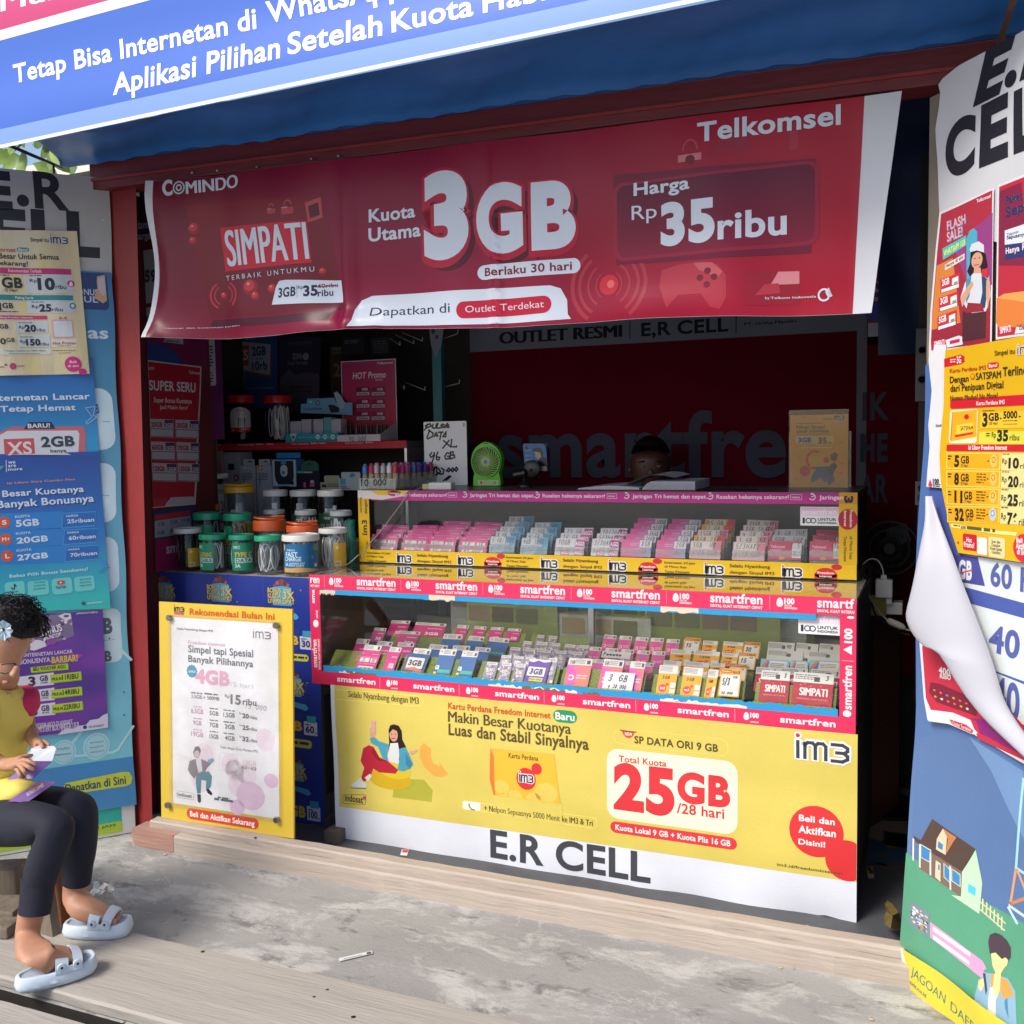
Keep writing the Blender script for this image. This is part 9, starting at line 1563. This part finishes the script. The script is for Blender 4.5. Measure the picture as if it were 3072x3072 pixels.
# slippers
slm=mat('pale_blue_foam','c4d2de',.5,spec=.4,bump=.04,bscale=60);bkm=mat('footbed','a2adba',.6)
def slipper(a,b,lab,side):
    d=(b-a);d.z=0;L=d.length*1.04;d.normalize();sd=Vector((-d.y,d.x,0));o0=Vector((a.x,a.y,.033));t=thing('slipper',lab,'slipper',tuple(o0))
    def wdt(u): return .034+.014*math.sin(min(1,u*1.25)*math.pi*.5)**2*(1 if u > .3 else 1)-(.02*max(0,u-.8)/.2)**1*0
    def edge(z,grow,bump_=0.):
        P=[];n=44
        for i in range(n):
            a_=2*math.pi*i/n;u=.5-.5*math.cos(a_);s3=math.copysign(abs(math.sin(a_))**.62,math.sin(a_));w=.036+.011*u;P.append(o0+d*(L*(u*1.0)+grow*math.cos(math.pi-a_)*-1*0-grow*math.cos(a_)*.9)+sd*(s3*(w+grow+bump_*math.cos(i*2.1+z*260))*(1 if abs(s3) > .01 else 0))+Vector((0,0,z+.012*max(0,u-.8)*5*.5*(z > .0))));
        return P
    lv=[(0,-.004,0),(.006,.003,.0015),(.016,.006,.003),(.027,.003,.003),(.037,.001,.0015),(.040,-.002,0),(.040,-.008,0),(.034,-.011,0)];g=MB();vs=[];
    for z, gr, bm_ in lv: vs+=edge(z,gr,bm_)
    n=44;g.add(vs,[(j*n+i,j*n+(i+1) % n,(j+1)*n+(i+1) % n,(j+1)*n+i) for j in range(len(lv)-1) for i in range(n)]+[tuple(range(n))[::-1]]);g.build('sole',slm,t,smooth=True)
    MB().add(edge(.0345,-.0105),[tuple(range(n))]).build('footbed',bkm,t)
    for k, (u0,u1,h) in enumerate(((.44,.60,.052),(.66,.78,.044))):
        g=MB();vs=[];m_=16
        for th_ in (0,.005):
            for u in (u0,(u0+u1)/2,u1):
                for i in range(m_+1):
                    a_=math.pi*i/m_;w=.036+.011*u-.001+th_;c=math.cos(a_);hh=(h-.012*(u-u0)/(u1-u0))*math.sin(a_)**.7+th_;vs.append(o0+d*(L*u+.006*math.sin(a_))+sd*(w*math.copysign(abs(c)**.8,c))+Vector((0,0,.030+hh)))
        q=m_+1;fs=[]
        for L2 in (0,3):
            for r2 in range(2):
                for i in range(m_): k0=(L2+r2)*q+i;f=(k0,k0+1,k0+q+1,k0+q);fs.append(f if L2 else f[::-1])
        for i in range(m_): fs.append((i,i+1,3*q+i+1,3*q+i));fs.append((2*q+i+1,2*q+i,5*q+i,5*q+i+1))
        g.add(vs,fs);st=g.build('strap',slm,t,smooth=True)
        p=o0+d*(L*(u0+u1)/2)+sd*(-side*(.0385+.011*u0))+Vector((0,0,.052));M=Matrix((d,Vector((0,0,1)),sd*-side)).transposed()
        MB().lathe([(.011,0),(.010,.004),(.0035,.005)],p+sd*(-side*.001),16,M).build('buckle',slm,st,smooth=True);MB().lathe([(.0035,.005),(.003,.0065),(.001,.0065)],p+sd*(-side*.001),10,M).build('rivet',blackp if side > 0 else slm,st)
    # joining bridge along the viewer side of the straps
    MB().obox(o0+d*L*.58+sd*(-side*.046)+Vector((0,0,.036)),d,Vector((0,0,1)),sd*side,L*.10,.014,0,.004).build('strap_bridge',slm,t)
    return t
slipper(n0,n1,'nearer pale blue two strap slipper with black rivets at the plank edge',1);slipper(f0,f1,'farther pale blue two strap slipper behind the other',1)
# what she holds
def cardq(name,lab,px_,col,m,cat,thick=.0012):
    v=[G_(*p) for p in px_];n=(v[1]-v[0]).cross(v[2]-v[0]).normalized()*thick;k=len(v);return tag(MB().add(v+[p+n for p in v],[tuple(range(k))[::-1],tuple(range(k,2*k))]+[(i,(i+1) % k,k+(i+1) % k,k+i) for i in range(k)]).build(name,m),lab,cat)
cardq('white_card','white card with a curved top held in both hands',[(160,1045,2.0),(205,1085,2.0),(318,1085,2.03),(342,1010,2.06),(325,992,2.065),(290,998,2.065),(235,990,2.06),(190,1010,2.03)],0,mat('white_card2','d0d2d8',.5),'card')
ppl=mat('purple_card','8464a8',.35,noise_amt=.3,noise_scale=30);cardq('purple_card','purple card held under the white one',[(45,1200,1.95),(120,1190,1.955),(205,1190,1.97),(318,1088,2.028),(210,1088,1.99),(100,1150,1.96)],0,ppl,'card')
o=cardq('purple_pouch','purple printed pouch lying on her lap',[(50,1330,1.985),(165,1338,2.0),(345,1212,2.10),(245,1205,2.09)],0,ppl,'pouch')
pp=Pl(G_(165,1338,2.0),G_(345,1212,2.10)-G_(165,1338,2.0),G_(245,1205,2.09)-G_(345,1212,2.10));s=Sheet(off(pp,.003),'X');s.txt3('AIGO',(180,1268),(262,1228),(170,1254),'d87850',1,.05);s.txt3('BONUS GAMES',(168,1300),(270,1240),(160,1280),'d4c8e0',1,.05);s.build('pouch_print',paper,o)
# bench
bn=thing('bench','rough old timber bench under the girl','bench',tuple(at('Z4',560,990,Z=.034)))
a, b=P_('Z4',-420,70,2.02), P_('Z4',345,62,2.20);zt=min(a.z,b.z);u=Vector((b.x-a.x,b.y-a.y,0));Lb=u.length;MB().obox(Vector((a.x,a.y,.235)),u.normalized(),Vector((-u.y,u.x,0)).normalized(),Vector((0,0,1)),Lb,.24,0,.030).build('seat',oldw,bn,bevel=.004)
a=at('Z4',560,990,Z=.033);tp=P_('Z4',500,560,a.y+.02);MB().obox(a+Vector((-.022,0,0)),Vector((1,0,0)),(tp-a).normalized(),Vector((0,-1,0)),.045,(tp-a).length*1.9,0,.03).build('leg',oldw,bn);a2=at('Z4',645,890,Z=.033);tp2=P_('Z4',620,300,a2.y+.03);MB().obox(a2+Vector((-.02,.01,0)),Vector((1,0,0)),(tp2-a2).normalized(),Vector((0,-1,0)),.035,(tp2-a2).length*1.05,0,.03).build('leg',brownw,bn);a3=P_('Z4',380,170,2.34);MB().box((a3.x-.03,2.34,0),(a3.x+.01,2.37,.25)).build('leg',mat('dark_wood','3a2a20',.7),bn)
for i, (x,y,w_,h_,l,rz) in enumerate(((60,560,.10,.085,.34,.5),(40,840,.12,.05,.40,.35),(-40,960,.10,.035,.42,.3))):
    c=at('Z4',x,y,Z=.05);M=Matrix.Translation((c.x-.05,c.y,0)) @ Matrix.Rotation(rz,4,'Z');tag(MB().box((-l*.75,-w_/2,.001+.033*(c.y < 2.165)),(l*.25,w_/2,h_+.033),M).build('timber_offcut',oldw,bevel=.006),'%s old timber offcut on the ground behind the girl\'s legs' % ('thick upright','long middle','lowest flat')[i],'timber')
# shop keeper
man=thing('person','man seated in the dark behind the counter, only his eyes and forehead showing','person',(-1.08,4.0,0));mk_=mat('dark_skin_tone','4c2e24',.5);mh=Vector((-1.085,3.98,1.335));fw=Vector((.27,-.96,0));rt=Vector((.96,.27,0))
MN={'seat':(Vector((-1.08,4.02,.50)),.15),'belly':(Vector((-1.08,4.02,.72)),(.15,.11)),'chest':(Vector((-1.08,4.02,.98)),(.16,.11)),'nb':(Vector((-1.08,4.01,1.13)),.06),'neck':(Vector((-1.085,4.0,1.20)),.052),'jaw':(mh+fw*.02+Vector((0,0,-.07)),.072),'head':(mh+Vector((0,0,.01)),(.094,.106)),'crown':(mh+Vector((0,0,.070)),(.080,.094)),
 'sl':(Vector((-1.27,4.0,1.05)),.055),'el':(Vector((-1.36,3.96,.80)),.042),'wl':(Vector((-1.20,3.90,.72)),.03),'sr':(Vector((-.89,4.0,1.05)),.055),'er':(Vector((-.80,3.96,.80)),.042),'wr':(Vector((-.95,3.90,.72)),.03),'kl':(Vector((-1.2,3.93,.48)),.07),'kr':(Vector((-.96,3.93,.48)),.07),'al':(Vector((-1.2,3.95,.06)),.04),'ar':(Vector((-.96,3.95,.06)),.04)}
skin('body',MN,ch('seat','belly','chest','nb','neck','jaw','head','crown')+ch('chest','sl','el','wl')+ch('chest','sr','er','wr')+ch('seat','kl','al')+ch('seat','kr','ar'),mk_,man,2,'seat')
skin('shirt',{k:(MN[k][0],tuple(q*1.1 for q in MN[k][1]) if isinstance(MN[k][1],tuple) else MN[k][1]*1.12) for k in ('seat','belly','chest','sl','sr')},ch('seat','belly','chest')+[('chest','sl'),('chest','sr')],mat('dark_shirt','24242c',.8),man,2)
f0_=mh+fw*.083;skin('nose',{'a':(f0_+Vector((0,0,-.005)),.009),'b':(f0_+fw*.010+Vector((0,0,-.035)),.012),'c':(f0_+fw*.004+rt*.012+Vector((0,0,-.038)),.008),'d':(f0_+fw*.004-rt*.012+Vector((0,0,-.038)),.008)},[('a','b'),('b','c'),('b','d')],mk_,man,1)
for q in (-1,1):
    e=mh+fw*.079+rt*(.032*q)+Vector((0,0,.002));MB().lathe([(.001,-.004),(.010,-.003),(.013,0),(.010,.003),(.001,.004)],e,12,Matrix.Diagonal((1,1,1)),cap=False).build('eye',mat('eye_white','8c8480',.3),man,smooth=True);MB().lathe([(.0045,0),(.0045,.003)],e+fw*.011,8,Matrix.Rotation(R(90),3,'X')).build('iris',blackp,man)
    MB().tube([e+rt*(-.017*q)+fw*.006+Vector((0,0,.014)),e+fw*.011+Vector((0,0,.021)),e+rt*(.019*q)+fw*.002+Vector((0,0,.015))],[.002,.0035,.0015],6).build('eyebrow',dk_,man,smooth=True);skin('ear',{'a':(mh+rt*(.083*q)+Vector((0,0,.0)),.013),'b':(mh+rt*(.082*q)+Vector((0,0,-.03)),.010)},[('a','b')],mk_,man,1)
MB().tube([f0_+rt*-.022+Vector((0,0,-.068)),f0_+fw*.008+Vector((0,0,-.066)),f0_+rt*.022+Vector((0,0,-.068))],.005,6).build('mouth',lip,man,smooth=True)
g=MB();vs=[];nu, nv=26, 10
for j in range(nv+1):
    for i in range(nu): th, ph=2*math.pi*i/nu, 1.35*j/nv*(1 if math.sin(2*math.pi*i/nu) > -.2 else .72);vs.append(mh+Vector((0,0,.030))+rt*(.082*math.sin(ph)*math.cos(th))-fw*(.094*math.sin(ph)*math.sin(th)-.0)+Vector((0,0,.096*math.cos(ph))))
g.add(vs,[(j*nu+i,j*nu+(i+1) % nu,(j+1)*nu+(i+1) % nu,(j+1)*nu+i) for j in range(nv) for i in range(nu)]);g.build('hair',dk_,man,smooth=True)
st=thing('stool','plain stool under the seated man behind the counter','stool',(-1.08,4.05,0));MB().lathe([(.15,.36),(.16,.37),(.16,.40),(.15,.405)],(-1.08,4.05,0),20).build('seat',whitep,st)
for k in range(4): a_=k*math.pi/2+.7;MB().tube([Vector((-1.08+.12*math.cos(a_),4.05+.12*math.sin(a_),.36)),Vector((-1.08+.16*math.cos(a_),4.05+.16*math.sin(a_),.005))],.014).build('leg',whitep,st)
